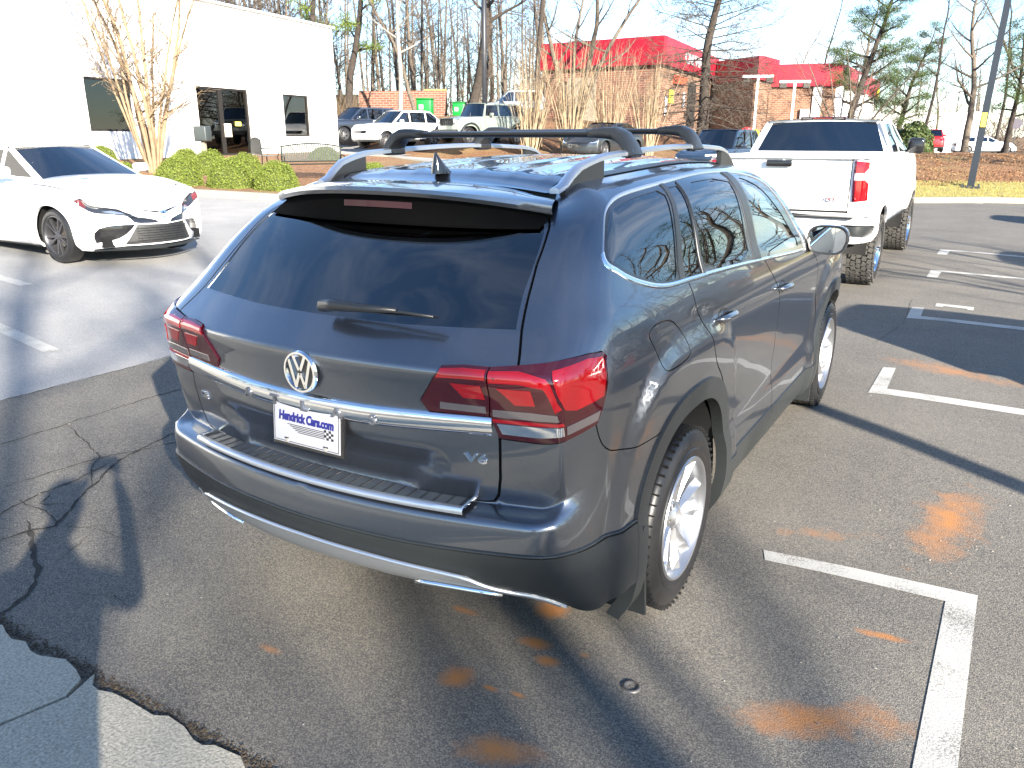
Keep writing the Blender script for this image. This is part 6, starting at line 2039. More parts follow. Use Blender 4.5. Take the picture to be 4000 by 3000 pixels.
for f in (.03, .22, .42, .62, .82):
    b = MB(); b.box((0, 0, 0), (1.3, 3.5, .5), M=on_face(E_, F_, f, 4.2, .2)); b.obj('white_column', MAT['stucco'], cw)
    b = MB(); b.box((0, 0, 0), (2.0, 3.4, .05), M=on_face(E_, F_, f + .10, 4.1, .03)); b.obj('bay_opening', MAT['void'], cw)
b = MB(); b.box((0, 0, 0), (.7, 3.5, .2), M=on_face(D_, E_, .72, 4.2, .05)); b.obj('white_column', MAT['stucco'], cw)
b = MB(); b.box((0, 0, 0), (.75, 1.5, .25), M=on_face(D_, E_, .55, 3.4, .12)); b.obj('meter_box', pm('meter_grey', (.35, .36, .36), .6), cw)
b = MB(); b.box((0, 0, 0), (3.6, 1.1, .1), M=on_face(E_, F_, .42, 6.9, .42)); b.obj('sign_panel', MAT['white_plate'], cw)
b = MB(); b.lathe([(-.05, 0), (-.05, .55), (.05, .55), (.05, 0)], 24, M=on_face(E_, F_, .93, 6.5, .5) @ Matrix.Rotation(PI / 2, 4, 'Y')); b.obj('round_sign', pm('yellow_sign', (.80, .60, .02), .6), cw)
# vacuum posts with hoses
MAT['pole_white'] = pm('white_post', (.75, .75, .73), .5)
for (x, y, zt_, lab) in ((-13.95, 56.9, 5.95, 'white T shaped vacuum post with red and yellow hoses, nearer the bare oak'), (-11.7, 58.2, 5.6, 'white T shaped vacuum post beside the pickup roof')):
    z0 = terr(x, y)
    t = thing('vacuum_post', (x, y, z0), .45, lab, 'vacuum post', 'vacuum posts at the car wash')
    b = MB(); b.box((0, 0, (zt_ - z0) / 2), (.16, .16, zt_ - z0)); b.obj('post', MAT['pole_white'], t)
    b = MB(); b.box((0, 0, zt_ - z0), (2.1, .16, .16)); ar_o = b.obj('arm', MAT['pole_white'], t)
    b = MB(); b.box((-.8, 0, zt_ - z0 - .25), (.45, .3, .3)); b.box((.8, 0, zt_ - z0 - .25), (.45, .3, .3)); b.obj('flood_lamp', MAT['bronze'], ar_o)
    b = MB(); b.lathe([(-.0, .2), (1.3, .2), (1.4, .0)], 16, M=Matrix.Translation((-.45, -.2, .3)) @ Matrix.Rotation(-PI / 2, 4, 'Y')); b.obj('vacuum_drum', MAT['alloy'], t, smooth=True, sharp=40)
    for (cx, cz, r, m_) in ((-.55, 1.05, .62, 'red_hose'), (.0, .95, .58, 'yellow_hose')):
        if m_ not in MAT: MAT[m_] = pm(m_, (.65, .02, .03) if 'red' in m_ else (.80, .72, .02), .5)
        if lab.endswith('roof') and m_ == 'red_hose': continue
        b = MB()
        for q in range(2):
            b.tube([(cx + (r - .1 * q) * math.cos(a) * .8, -.35 - .05 * q, cz + (r - .1 * q) * math.sin(a)) for a in np.linspace(0, 2 * PI, 22)], .045, 6)
        b.obj('hose', MAT[m_], t, smooth=True)

# dumpster enclosure and bins on the bank
encl = thing('brick_enclosure', label='low brick enclosure behind the parked cars, half in shade', cat='wall')
uv_wall('wall', (-36.6, 41.0), (-31.2, 43.6), 2.3, 4.9, MAT['brick'], encl)
uv_wall('wall', (-44, 38.6), (-36.8, 41.0), 2.3, 4.7, pm('dark_fence_panel', (.05, .04, .03), .9), encl)  # left part in a plain darker colour
t = thing('wooden_gate', label='tan wooden gate beside the green bins', cat='gate'); 
g_ = uv_wall('panel', (-32.6, 43.0), (-31.2, 43.7), 2.4, 5.0, pm('tan_wood', (.32, .19, .07), .8, noise=(4, .2)), t, th=.1)
for (x, y, s, lab) in ((-29.9, 39.5, 1.0, 'bright green wheeled bin on the bank, left of the big trunk'), (-28.6, 41.4, .85, 'bright green bin half hidden right of the big trunk')):
    z0 = terr(x, y)
    t = thing('green_bin', (x, y, z0), .4, lab, 'bin', 'green bins on the bank')
    b = MB(); b.rbox((0, 0, .52 * s), (.95 * s, .8 * s, .95 * s), .08); b.obj('body', pm('bright_green_plastic', (.004, .20, .03), .45), t, smooth=True, sharp=50)
    b = MB(); b.rbox((0, 0, 1.03 * s), (1.0 * s, .86 * s, .10 * s), .03); b.obj('lid', pm('green_lid', (.004, .13, .02), .45), t, smooth=True, sharp=50)
    b = MB(); b.box((-.15 * s, -.42 * s, .55 * s), (.28 * s, .02, .28 * s)); b.obj('label_panel', MAT['white_plate'], t)

# lamp posts
MAT['post_dark'] = pm('black_lamp_post', (.022, .024, .03), .45)
MAT['post_grey'] = pm('blue_grey_lamp_post', (.018, .024, .034), .5)
MAT['tag_yellow'] = pm('yellow_tag', (.45, .32, .01), .6)
def lamp_post(x, y, h, r, mat, label, lean=(0, 0), tag_z=2.0, square=True, head=True):
    z0 = terr(x, y)
    t = thing('lamp_post', (x, y, z0), 0, label, 'lamp post')
    top = (lean[0] * h, lean[1] * h, h)
    b = MB(); b.tube([(0, 0, 0), top], [r, r * .8], 4 if square else 12); b.obj('pole', MAT[mat], t, smooth=not square)
    b = MB(); b.box((0, 0, .03), (r * 4, r * 4, .06)); 
    for sx in (-1, 1):
        for sy in (-1, 1): b.tube([(sx * r * 1.6, sy * r * 1.6, .05), (sx * r * 1.6, sy * r * 1.6, .14)], .02, 6)
    b.obj('base_plate', MAT[mat], t)
    b = MB(); b.box((lean[0] * tag_z, lean[1] * tag_z - r * 1.02, tag_z), (r * 1.1, .02, .42), rz=.5); b.obj('yellow_tag', MAT['tag_yellow'], t)
    if head:
        b = MB(); b.rbox((top[0], top[1] - .5, h), (.4, .9, .16), .04); b.obj('lamp_head', MAT[mat], t)
    return t
lamp_post(.99, 26.7, 9.5, .14, 'post_grey', 'leaning dark lamp post with a yellow tag on the dry grass at right', (.034, .0), 2.05)
lamp_post(-19.6, 30.4, 9.0, .13, 'post_dark', 'slim black lamp post behind the roof bars of the grey SUV', (.004, 0), 1.75, False)
lamp_post(-11.9, 83.0, 7.8, .12, 'post_grey', 'distant lamp post with a box head above the red roof', (.02, 0), 2.0)
# ------------------------------------------------------------------ trees
MAT['bark_grey'] = pm('grey_bark', (.105, .085, .065), .95, noise=(9, .35), bump=(30, .6))
MAT['bark_dark'] = pm('dark_bark', (.038, .030, .024), .95, noise=(9, .35), bump=(30, .6))
MAT['bark_pale'] = pm('pale_tan_bark', (.21, .15, .09), .85, noise=(7, .30))
MAT['bark_white'] = pm('white_bark', (.24, .22, .19), .85, noise=(9, .2))
MAT['twigs'] = pm('grey_twigs', (.085, .066, .050), .95)
MAT['twigs_pale'] = pm('pale_twigs', (.17, .125, .08), .95)

def prisms(segs, n=3):
    """array of segments (p0, p1, r0, r1) -> one mesh of thin prisms"""
    S = np.array(segs, float)
    p0, p1, r0, r1 = S[:, :3], S[:, 3:6], S[:, 6:7], S[:, 7:8]
    d = p1 - p0; d /= np.linalg.norm(d, axis=1, keepdims=True) + 1e-9
    h = np.where(np.abs(d[:, 2:3]) < .9, [[0, 0, 1.0]], [[1.0, 0, 0]])
    u = np.cross(d, h); u /= np.linalg.norm(u, axis=1, keepdims=True); w = np.cross(d, u)
    vs = []
    for k in range(n):
        a = 2 * PI * k / n
        o_ = u * math.cos(a) + w * math.sin(a)
        vs.append(p0 + o_ * r0)
    for k in range(n):
        a = 2 * PI * k / n
        o_ = u * math.cos(a) + w * math.sin(a)
        vs.append(p1 + o_ * r1)
    V = np.stack(vs, 1)             # (m, 2n, 3)
    m_ = len(S)
    base = np.arange(m_)[:, None] * 2 * n
    F = []
    for k in range(n):
        k2 = (k + 1) % n
        F.append(base + np.array([k, k2, n + k2, n + k]))
    F = np.stack(F, 1).reshape(-1, 4)
    return V.reshape(-1, 3), F

def fast_mesh(name, V, F, mat, parent=None, smooth=False):
    me = bpy.data.meshes.new(name)
    V = np.asarray(V, np.float32); F = np.asarray(F, np.int32)
    me.vertices.add(len(V)); me.vertices.foreach_set('co', V.ravel())
    k = F.shape[1]
    me.loops.add(F.size); me.loops.foreach_set('vertex_index', F.ravel())
    me.polygons.add(len(F)); me.polygons.foreach_set('loop_start', np.arange(0, F.size, k, dtype=np.int32))
    me.update(calc_edges=True); me.validate()
    if smooth: me.polygons.foreach_set('use_smooth', [True] * len(F))
    me.materials.append(mat)
    o = bpy.data.objects.new(name, me); COL.objects.link(o)
    if parent is not None: o.parent = parent
    return o

def grow_tree(seed, h=12.0, r=.22, n_limb=16, start=.28, limb=.42, up=.55, droop=0.0, stems=1, spread=.0, levels=3, wig=.05, twig=.9, density=1.0, tip_r=.004, conic=False, rl=.5, sub=1.0):
    R = random.Random(seed)
    big = []; small = []; tips = []
    def branch(p, d, L, rad, lev):
        n = max(3, int(L / (.5 if lev <= 1 else .35)) + 1)
        if lev >= 3: n = 3
        pts = [p.copy()]; q = p.copy(); dd = d.copy()
        for i in range(n):
            f = (i + 1) / n
            dd = dd + Vector((R.gauss(0, wig), R.gauss(0, wig), R.gauss(0, wig) + (.06 * up if lev > 0 else 0) - droop * (.10 if lev > 0 else 0)))
            dd.normalize()
            q2 = q + dd * (L / n)
            r0 = rad * (1 - .85 * (i / n)); r1 = rad * (1 - .85 * f)
            (big if lev <= 1 and rad > .02 else small).append((*q, *q2, max(r0, tip_r), max(r1, tip_r)))
            q = q2; pts.append(q.copy())
        if lev >= levels:
            tips.append(tuple(q)); return
        if lev == 0:
            m = int(n_limb * density)
            for k in range(m):
                f = start + (1 - start) * (k + R.random() * .8) / m
                i = min(int(f * n), n - 1); t_ = f * n - i
                pp = pts[i].lerp(pts[i+1], t_)
                a = k * 2.4 + R.uniform(-.4, .4)
                el = (.25 + up * .7 * f + R.uniform(-.15, .2)) if not conic else (.12 + .5 * f + R.uniform(-.08, .08)) * (1 if f > .4 else (.2 + f))
                if droop: el -= droop * (1 - f) * .8
                dv = Vector((math.cos(a) * math.cos(el), math.sin(a) * math.cos(el), math.sin(el)))
                LL = limb * h * ((1 - f) ** .75 * .9 + .14) if conic else limb * h * (1 - .62 * f) * R.uniform(.75, 1.15)
                branch(pp, dv, LL, rad * (1 - .80 * f) * rl, 1)
        else:
            m = int((4 + L * 2.6) * density * sub * (1.0 if lev == 1 else .8))
            for k in range(m):
                f = .18 + .8 * (k + R.random()) / m
                i = min(int(f * n), n - 1); t_ = f * n - i
                pp = pts[i].lerp(pts[i+1], t_); ax = (pts[min(i+1, n)] - pts[i]).normalized()
                side = ax.orthogonal().normalized(); side.rotate(Matrix.Rotation(R.uniform(0, 2 * PI), 3, ax))
                an = R.uniform(.5, .95)
                dv = (ax * math.cos(an) + side * math.sin(an)); dv.z += .12 * up; dv.normalize()
                branch(pp, dv, L * R.uniform(.28, .52) * (1 - .45 * f) * twig + .12, max(rad * (1 - .8 * f) * .5, tip_r), lev + 1)
    for s in range(stems):
        a = 2 * PI * s / stems + R.uniform(-.3, .3)
        sp = spread * R.uniform(.5, 1.2) if stems > 1 else 0
        d = Vector((math.cos(a) * sp, math.sin(a) * sp, 1)).normalized()
        off = Vector((math.cos(a), math.sin(a), 0)) * (r * .9 if stems > 1 else 0)
        branch(off, d, h * R.uniform(.85, 1.05), r * (1 if stems == 1 else R.uniform(.6, 1)), 0)
    return big, small, tips

def tree_meshes(key, seed, trunk_mat, twig_mat, **k):
    big, small, tips = grow_tree(seed, **k)
    V, F = prisms(big, 7); a = fast_mesh('trunk', V, F, MAT[trunk_mat], smooth=True).data
    V, F = prisms(small, 3); c = fast_mesh('branches', V, F, MAT[twig_mat]).data
    for o in [o for o in bpy.data.objects if o.data in (a, c)]: bpy.data.objects.remove(o)
    return a, c, tips
PROTO = {}
PROTO['oak_a'] = tree_meshes('oak_a', 21, 'bark_grey', 'twigs', h=13, r=.26, n_limb=18, start=.25, limb=.40, up=.6, wig=.07)
PROTO['oak_b'] = tree_meshes('oak_b', 22, 'bark_dark', 'twigs', h=15, r=.30, n_limb=16, start=.35, limb=.36, up=.7, wig=.06)
PROTO['slim_a'] = tree_meshes('slim_a', 23, 'bark_dark', 'twigs', h=15, r=.16, n_limb=14, start=.35, limb=.22, up=.7, wig=.04)
PROTO['slim_b'] = tree_meshes('slim_b', 24, 'bark_grey', 'twigs', h=13, r=.13, n_limb=15, start=.25, limb=.25, up=.8, wig=.05)
PROTO['fork'] = tree_meshes('fork', 25, 'bark_grey', 'twigs', h=12, r=.24, n_limb=11, start=.25, limb=.36, up=.8, stems=4, spread=.35, wig=.06, density=.85)
PROTO['pin_oak'] = tree_meshes('pin_oak', 26, 'bark_dark', 'twigs', h=13, r=.30, n_limb=95, start=.08, limb=.34, up=.15, droop=.25, conic=True, wig=.05, twig=.8, rl=.16, sub=1.25, tip_r=.007)
PROTO['vase'] = tree_meshes('vase', 27, 'bark_grey', 'twigs', h=5.2, r=.07, n_limb=9, start=.15, limb=.40, up=.6, stems=9, spread=.75, wig=.05, density=.8, tip_r=.004)
PROTO['crape'] = tree_meshes('crape', 28, 'bark_pale', 'twigs_pale', h=7.6, r=.075, n_limb=13, start=.22, limb=.20, up=1.0, stems=13, spread=.27, wig=.055, density=.95, tip_r=.006)
PROTO['birch'] = tree_meshes('birch', 29, 'bark_white', 'twigs_pale', h=13, r=.16, n_limb=12, start=.30, limb=.24, up=.9, wig=.03)

def plant(key, x, y, s, rz, label, z=None, name='bare_tree', cat='tree', group='bare winter trees', lean=(0, 0), sz=None):
    a, c, _ = PROTO[key]
    t = thing(name, (x, y, (terr(x, y) if z is None else z) - .05), 0, label, cat, group)
    t.rotation_euler = (-lean[1], lean[0], rz); t.scale = (s, s, sz or s)
    for nm, me in (('trunk', a), ('branches', c)):
        o = bpy.data.objects.new(nm, me); COL.objects.link(o); o.parent = t
    return t
plant('crape', -18.6, 11.75, .95, 0.4, 'pale multi stemmed crape myrtle in front of the white wall', cat='tree')
plant('birch', -27.3, 33.7, 1.0, 1.0, 'slim white barked bare tree behind the white parked SUV')
plant('oak_b', -27.5, 41.0, 1.1, .5, 'stout dark bare tree between the two green bins')
plant('slim_b', -29.5, 38.0, 1.0, 2.5, 'thin bare tree left of the green bins')
plant('fork', -22.0, 44.5, 1.05, .9, 'wide forked bare tree at the left end of the red fascia')
plant('slim_a', -22.6, 40.8, 1.1, 2.0, 'tall thin dark tree between lamp post and red fascia')
plant('pin_oak', -11.4, 37.6, 1.0, .2, 'dark trunked pin oak with drooping fine branches before the car wash')
plant('vase', -3.9, 33.0, .92, .3, 'low vase shaped bare tree right of the pickup, on the bank')
plant('oak_a', -13.0, 92.0, 1.2, 1.2, 'bare tree rising behind the right end of the red roof')
plant('slim_b', -18.5, 86.0, 1.2, .2, 'thin forked bare tree behind the middle of the red roof')
plant('slim_a', -15.2, 84.0, 1.0, 1.9, 'thin bare tree behind the right part of the red roof')
plant('oak_a', -.5, 54.0, .85, 2.2, 'dark trunked bare tree left of the leaning lamp post')
plant('slim_a', -3.2, 58.0, .75, .8, 'thin bare tree behind the red hatchback', lean=(.08, 0))
plant('oak_b', 3.6, 55.0, 1.0, 1.4, 'stout tree trunk at the right edge of the photo', lean=(.05, 0))
plant('slim_b', 3.2, 75.0, 1.2, 1.4, 'thin bare tree beyond the white saloon on the far road')
plant('slim_a', .6, 92.0, 1.1, .4, 'distant thin tree right of the leaning lamp post')
plant('slim_b', -4.5, 88.0, 1.0, .6, 'distant pale thin tree above the red hatchback')

# tall pale suckers
MAT['stem_pale'] = pm('pale_stem_bark', (.30, .23, .145), .9, noise=(5, .3))
def suckers(x, y, n, h, rad, seed, label):
    R = random.Random(seed); segs = []; small = []
    t = thing('sucker_clump', (x, y, terr(x, y) - .03), 0, label, 'shrub', 'clumps of tall bare stems')
    for i in range(n):
        a = R.uniform(0, 2 * PI); q = Vector((math.cos(a), math.sin(a), 0)) * R.uniform(.05, .35) * rad
        d = Vector((math.cos(a) * R.uniform(.02, .34), math.sin(a) * R.uniform(.02, .34), 1)).normalized()
        H = h * R.uniform(.55, 1.1); m = 7; r0 = R.uniform(.014, .028)
        for k in range(m):
            d = (d + Vector((R.gauss(0, .035), R.gauss(0, .035), .01))).normalized()
            q2 = q + d * H / m
            segs.append((*q, *q2, r0 * (1 - .8 * k / m), r0 * (1 - .8 * (k + 1) / m)))
            if k > 1 and R.random() < .9:
                for _ in range(2):
                    s_ = Vector((R.gauss(0, 1), R.gauss(0, 1), R.uniform(.5, 1.8))).normalized()
                    L = R.uniform(.2, .7); small.append((*q2, *(q2 + s_ * L), .005, .003))
            q = q2
    V, F = prisms(segs, 4); fast_mesh('stems', V, F, MAT['stem_pale'], t)
    V, F = prisms(small, 3); fast_mesh('side_twigs', V, F, MAT['twigs_pale'], t)
for i, (px, py, n, h_, lab) in enumerate(((-16.6, 29.4, 60, 4.4, 'clump of tall pale stems, leftmost above the crossbar'), (-15.2, 30.6, 80, 4.8, 'clump of tall pale stems before the pale car wash door'),
                                 (-13.6, 31.4, 70, 4.4, 'clump of tall pale stems right of the pale car wash door'), (-12.3, 32.6, 55, 4.0, 'clump of tall pale stems just left of the pin oak'), (-17.6, 31.8, 44, 3.2, 'shorter pale stems right of the slim black lamp post'))):
    suckers(px, py, n, h_, 1.0, 40 + i, lab)

# evergreen pines
def pine(x, y, h, r, seed, label, start=.35, limb=.26, mat='pine_needles', dens_=1.0, z=None, n_limb=30):
    z0 = terr(x, y) if z is None else z
    t = thing('pine_tree', (x, y, z0 - .05), 0, label, 'tree', 'evergreen pines')
    big, small, tips = grow_tree(seed, h=h, r=r, n_limb=n_limb, start=start, limb=limb, up=.25, levels=2, wig=.06, density=.8)
    V, F = prisms(big, 7); fast_mesh('trunk', V, F, MAT['bark_dark'], t, smooth=True)
    V, F = prisms(small, 3); fast_mesh('branches', V, F, MAT['twigs'], t)
    rr = np.random.RandomState(seed)
    T_ = np.array(tips + [tuple(s[3:6]) for s in small if rr.rand() < .35])
    n = int(34 * dens_)
    P = np.repeat(T_, n, axis=0) + rr.normal(size=(len(T_) * n, 3)) * [.30, .30, .14]
    d = rr.normal(size=P.shape); d[:, 2] = np.abs(d[:, 2]) + .3; d /= np.linalg.norm(d, axis=1, keepdims=True)
    V, F = leaf_cloud(P, d, .10, rr, 1.0)
    # needles: make the leaves thin
    Q = V.reshape(-1, 4, 3); c = Q.mean(1, keepdims=True)
    Q[:, 1] = c[:, 0] + (Q[:, 1] - c[:, 0]) * .30; Q[:, 3] = c[:, 0] + (Q[:, 3] - c[:, 0]) * .30
    fast_mesh('crown', Q.reshape(-1, 3), F, MAT[mat], t)
    return t
pine(-10.2, 72.0, 16.5, .34, 61, 'big dark pine above the roof of the pickup', start=.22, limb=.26, dens_=2.6, n_limb=34)
pine(-7.2, 80.0, 12.0, .28, 62, 'dark pine behind the vase shaped bare tree', start=.15, limb=.28, dens_=2.0)
pine(1.6, 66.0, 9.5, .22, 65, 'smaller pine beyond the leaning lamp post', start=.3, limb=.22, dens_=.8)
pine(-34.0, 37.0, 15, .26, 63, 'pine with yellow green needles beside the white building corner', start=.25, limb=.12, mat='pine_bright', dens_=1.2, n_limb=16)
pine(-36.8, 37.5, 15, .24, 64, 'second yellow green pine half hidden behind the white building', start=.30, limb=.12, mat='pine_bright', n_limb=14)
mound(-2.45, 44.5, 1.0, 1.5, 'glossy evergreen shrub between the red and white cars', 21, n=2600, mat='holly', name='holly_bush')

# leafless woods far behind: one mass
R = random.Random(77)
def woods(name, spec, label_mat='bark_grey'):
    segs = []; small = []
    for (cx, cy, H, rad, n_b) in spec:
        z0 = terr(min(max(cx, -110), 90), min(cy, 160))
        q = Vector((cx, cy, z0)); d = Vector((R.gauss(0, .03), R.gauss(0, .03), 1)).normalized(); m = 6
        for k in range(m):
            d = (d + Vector((R.gauss(0, .03), R.gauss(0, .03), 0))).normalized(); q2 = q + d * H / m
            segs.append((*q, *q2, rad * (1 - .8 * k / m), rad * (1 - .8 * (k + 1) / m)))
            if k >= 1:
                for _ in range(n_b):
                    a = R.uniform(0, 2 * PI); e = R.uniform(.2, 1.1); L = H * R.uniform(.08, .2) * (1.2 - k / m)
                    b0 = q.lerp(q2, R.random()); dv = Vector((math.cos(a) * math.cos(e), math.sin(a) * math.cos(e), math.sin(e)))
                    b1 = b0 + dv * L; small.append((*b0, *b1, rad * .22, .012))
                    for _2 in range(4):
                        c0 = b0.lerp(b1, R.uniform(.3, 1)); dv2 = (dv + Vector((R.gauss(0, .6), R.gauss(0, .6), R.gauss(.2, .5)))).normalized()
                        c1 = c0 + dv2 * L * R.uniform(.3, .6); small.append((*c0, *c1, .014, .006))
                        for _3 in range(2):
                            e0 = c0.lerp(c1, R.uniform(.4, 1)); e1 = e0 + (dv2 + Vector((R.gauss(0, .7), R.gauss(0, .7), R.gauss(.2, .5)))).normalized() * L * .25
                            small.append((*e0, *e1, .008, .004))
            q = q2
    V1, F1 = prisms(segs, 5); V2, F2 = prisms(small, 3)
    o = fast_mesh(name, V1, F1, MAT[label_mat]); tag(o, kind='stuff')
    o2 = fast_mesh(name + '_twigs', V2, F2, MAT['twigs']); tag(o2, kind='stuff')
sp = []
for i in range(150):
    Rr_ = R.uniform(-48, 4); F_2 = R.uniform(62, 105)
    x, y = XY(F_2, Rr_)
    if -23 < x < -9 and 50 < y < 100: continue
    sp.append((x, y, R.uniform(9, 17), R.uniform(.08, .2), 7))
for i in range(70):
    x, y = XY(R.uniform(100, 170), R.uniform(0, 80)); sp.append((x, y, R.uniform(8, 15), R.uniform(.1, .22), 6))
woods('winter_woods', sp)
sp = []
for i in range(95):
    x, y = XY(R.uniform(53, 66), R.uniform(-36, -11.5)); sp.append((x, y, R.uniform(7, 14), R.uniform(.05, .13), 8))
woods('thicket', sp)
# brown undergrowth along the bank top
rr = np.random.RandomState(9); P = []
for i in range(2600):
    x, y = XY(rr.uniform(50, 62), rr.uniform(-36, -10)); P.append((x, y, terr(x, y)))
P = np.array(P); segs = []
for p in P:
    for _ in range(5):
        d = rr.normal(size=3) * [.5, .5, .3] + [0, 0, 1.0]; L = rr.uniform(.5, 1.9)
        segs.append((*p, *(p + d / np.linalg.norm(d) * L), .012, .004))
V, F = prisms(segs, 3); tag(fast_mesh('brush', V, F, MAT['twigs_pale']), kind='stuff')
P = []
for i in range(420):
    x, y = XY(rr.uniform(105, 150), rr.uniform(-75, 85)); P.append((x, y, terr(min(max(x, -110), 90), min(y, 160))))
segs = []
for p in P:
    for _ in range(26):
        q = p + rr.normal(size=3) * [2.5, 2.5, 0]; q[2] += abs(rr.normal()) * 2.2
        d = rr.normal(size=3) * [.6, .6, .4] + [0, 0, .8]; L = rr.uniform(1.2, 3.2)
        segs.append((*q, *(q + d / np.linalg.norm(d) * L), .05, .02))
V, F = prisms(segs, 3); tag(fast_mesh('distant_woods', V, F, MAT['twigs']), kind='stuff')

# loose leaves on the right bank and stems bank
vs = []; n = 15000
Fq = rr.uniform(26.2, 36, n); Rq = rr.uniform(9.5, 30, n)
pts = np.array([(*XY(f, r_), 0) for f, r_ in zip(Fq, Rq)])
pts[:, 2] = [terr(p[0], p[1]) + .045 for p in pts]
nr = rr.normal(size=(n, 3)) * .4 + [0, 0, 1]; nr /= np.linalg.norm(nr, axis=1, keepdims=True)
V, F = leaf_cloud(pts, nr, .036, rr, .3)
tag(fast_mesh('fallen_leaves', V, F, leaf_mat('fallen_leaf', (.20, .09, .04), (.27, .17, .085), .1)), kind='stuff')
n = 14000
Fq = rr.uniform(23.1, 26.8, n); Rq = rr.uniform(10.5, 30, n)
pts = np.array([(*XY(f, r_), 0) for f, r_ in zip(Fq, Rq)]); pts[:, 2] = [terr(p[0], p[1]) + .03 for p in pts]
segs = np.concatenate([pts, pts + rr.normal(size=(n, 3)) * [.03, .03, .01] + [0, 0, .07], np.full((n, 1), .006), np.full((n, 1), .002)], 1)
V, F = prisms(segs, 3); tag(fast_mesh('grass_blades', V, F, leaf_mat('dry_grass_blade', (.24, .22, .06), (.40, .34, .12), .2)), kind='stuff')

# trees behind and to the right of the camera: they shade the foreground and show in the paintwork
plant('oak_a', 17.5, -12.2, .95, .3, 'bare oak standing right of the camera, outside the photo')
plant('oak_b', 22.0, -17.5, 1.1, 1.7, 'tall bare oak behind the camera on the right')
plant('fork', 12.5, 3.5, .62, 2.2, 'forked bare tree across the stalls, reflected in the SUV windows')
plant('oak_a', 27.0, -2.0, .8, 4.2, 'bare oak far right of the lot')
plant('oak_b', 30.0, 22.0, .8, 3.2, 'bare oak beyond the stalls at right')
plant('slim_b', -6.0, -17.0, .9, 1.0, 'thin bare tree behind the camera at left')
plant('oak_a', -14.0, -16.0, .9, 5.2, 'bare oak behind the camera at left')
pine(26.0, -20.5, 15, .3, 71, 'dense pine behind the camera on the right', start=.25, limb=.24, dens_=.3, n_limb=30)
pine(21.5, -14.8, 11, .3, 72, 'open pine shading the foreground', start=.30, limb=.24, dens_=.22)
pine(24.0, 10.0, 9, .25, 73, 'pine beyond the stalls, reflected in the SUV doors', start=.08, limb=.34)
pine(31.0, -12.0, 13, .3, 74, 'pine at the far right rear of the lot', start=.1, limb=.28)

sp = []
for i in range(110):
    a = R.uniform(-.25, 1.35); d = R.uniform(38, 62); sp.append((4 + d * math.cos(a), 2 + d * math.sin(a), R.uniform(8, 15), R.uniform(.08, .2), 8))
woods('woods_right_of_lot', sp)
pine(33.0, 17.0, 11, .3, 81, 'broad pine right of the lot, outside the photo', start=.05, limb=.36, dens_=.9)
pine(35.0, 30.0, 10, .3, 82, 'second broad pine right of the lot, outside the photo', start=.05, limb=.36, dens_=.9)

sp = []
for i in range(70):
    a = R.uniform(3.35, 4.1); d = R.uniform(30, 48); sp.append((-6 + d * math.cos(a), 4 + d * math.sin(a), R.uniform(8, 15), R.uniform(.08, .2), 8))
woods('woods_behind_left', sp)
pine(-33.0, -13.0, 11, .3, 83, 'broad pine left behind the camera, reflected in the white sedan', start=.04, limb=.34, dens_=.9)
pine(-27.0, -22.0, 12, .3, 84, 'second broad pine left behind the camera', start=.04, limb=.34, dens_=.9)

plant('oak_a', 7.2, 30.5, .75, 2.9, 'bare oak on the verge right of the lamp post, outside the photo')
plant('oak_b', 11.5, 38.0, .8, .7, 'tall bare oak on the verge at far right, outside the photo')
plant('fork', 13.0, 27.5, .7, 1.1, 'forked bare tree on the verge at far right, outside the photo')
pine(16.5, 44.0, 12, .3, 85, 'broad pine beyond the verge at far right', start=.06, limb=.32, dens_=.8)
# ------------------------------------------------------------------ more cars
def at_ground(x, y): return (x, y, terr(x, y) + .0)
def bar_grille(t, c, S):
    yf = c['WB'] + c['FO']
    b = MB()
    for k in range(7): b.box(((k - 3) * .125, yf - .005, 1.02), (.055, .06, .30))
    b.obj('grille_slots', MAT['void'], t)
    for sx in (-1, 1):
        b = MB(); b.lathe([(0, 0), (.02, .07), (0, .10), (-.04, .10)], 20, M=Matrix.Translation((sx * .58, yf + .01, 1.04)) @ Matrix.Rotation(PI / 2, 4, 'Z')); b.obj('round_headlight', MAT['lamp_bright'], t, smooth=True)
        for yc in (0, c['WB']):
            vs = []; fs = []
            for i in range(13):
                a = PI * i / 12
                for (r_, x) in ((.50, .86), (.52, 1.0), (.58, .99), (.56, .86)): vs.append((sx * x, yc + r_ * math.cos(a), .42 + r_ * math.sin(a)))
            mesh_obj('fender_flare', vs, grid_faces(13, 4), MAT['cladding'], t)
    b = MB(); b.rbox((0, yf + .12, .58), (1.6, .22, .22), .05); b.obj('front_bumper', MAT['satin_black'], t)
bg_car('parked_suv', 'suv', 'grey_paint', 'grey SUV with black roof rails, half hidden by the white building corner', 'car', at_ground(-27.6, 32.2), -104, 'cars parked before the bank', roof=1.72)
bg_car('parked_suv', 'suv', 'white_paint', 'white SUV with a dark grille parked before the leafy bank', 'car', at_ground(-23.15, 30.0), -102, 'cars parked before the bank', roof=1.70, rr_base=-.95, rr_top=-.1, wins=[(-.5, .2), (.28, 1.2), (1.28, 2.2)], g=(.45, .80))
bg_car('boxy_offroader', 'boxy', 'sage_paint', 'pale sage boxy off roader with a slotted grille, behind the left crossbar foot', 'car', at_ground(-19.0, 31.2), -104, 'cars parked before the bank', extra=bar_grille, g=(.02, .05))
bg_car('parked_car', 'sedan', 'dark_paint', 'low black car glimpsed behind the right crossbar foot', 'car', at_ground(-13.2, 31.6), -95, 'cars parked before the bank')
bg_car('parked_suv', 'suv', 'blue_paint', 'dark SUV with black roof rails just left of the pickup', 'car', at_ground(-6.9, 27.6), -92, 'cars parked before the bank', roof=1.74)
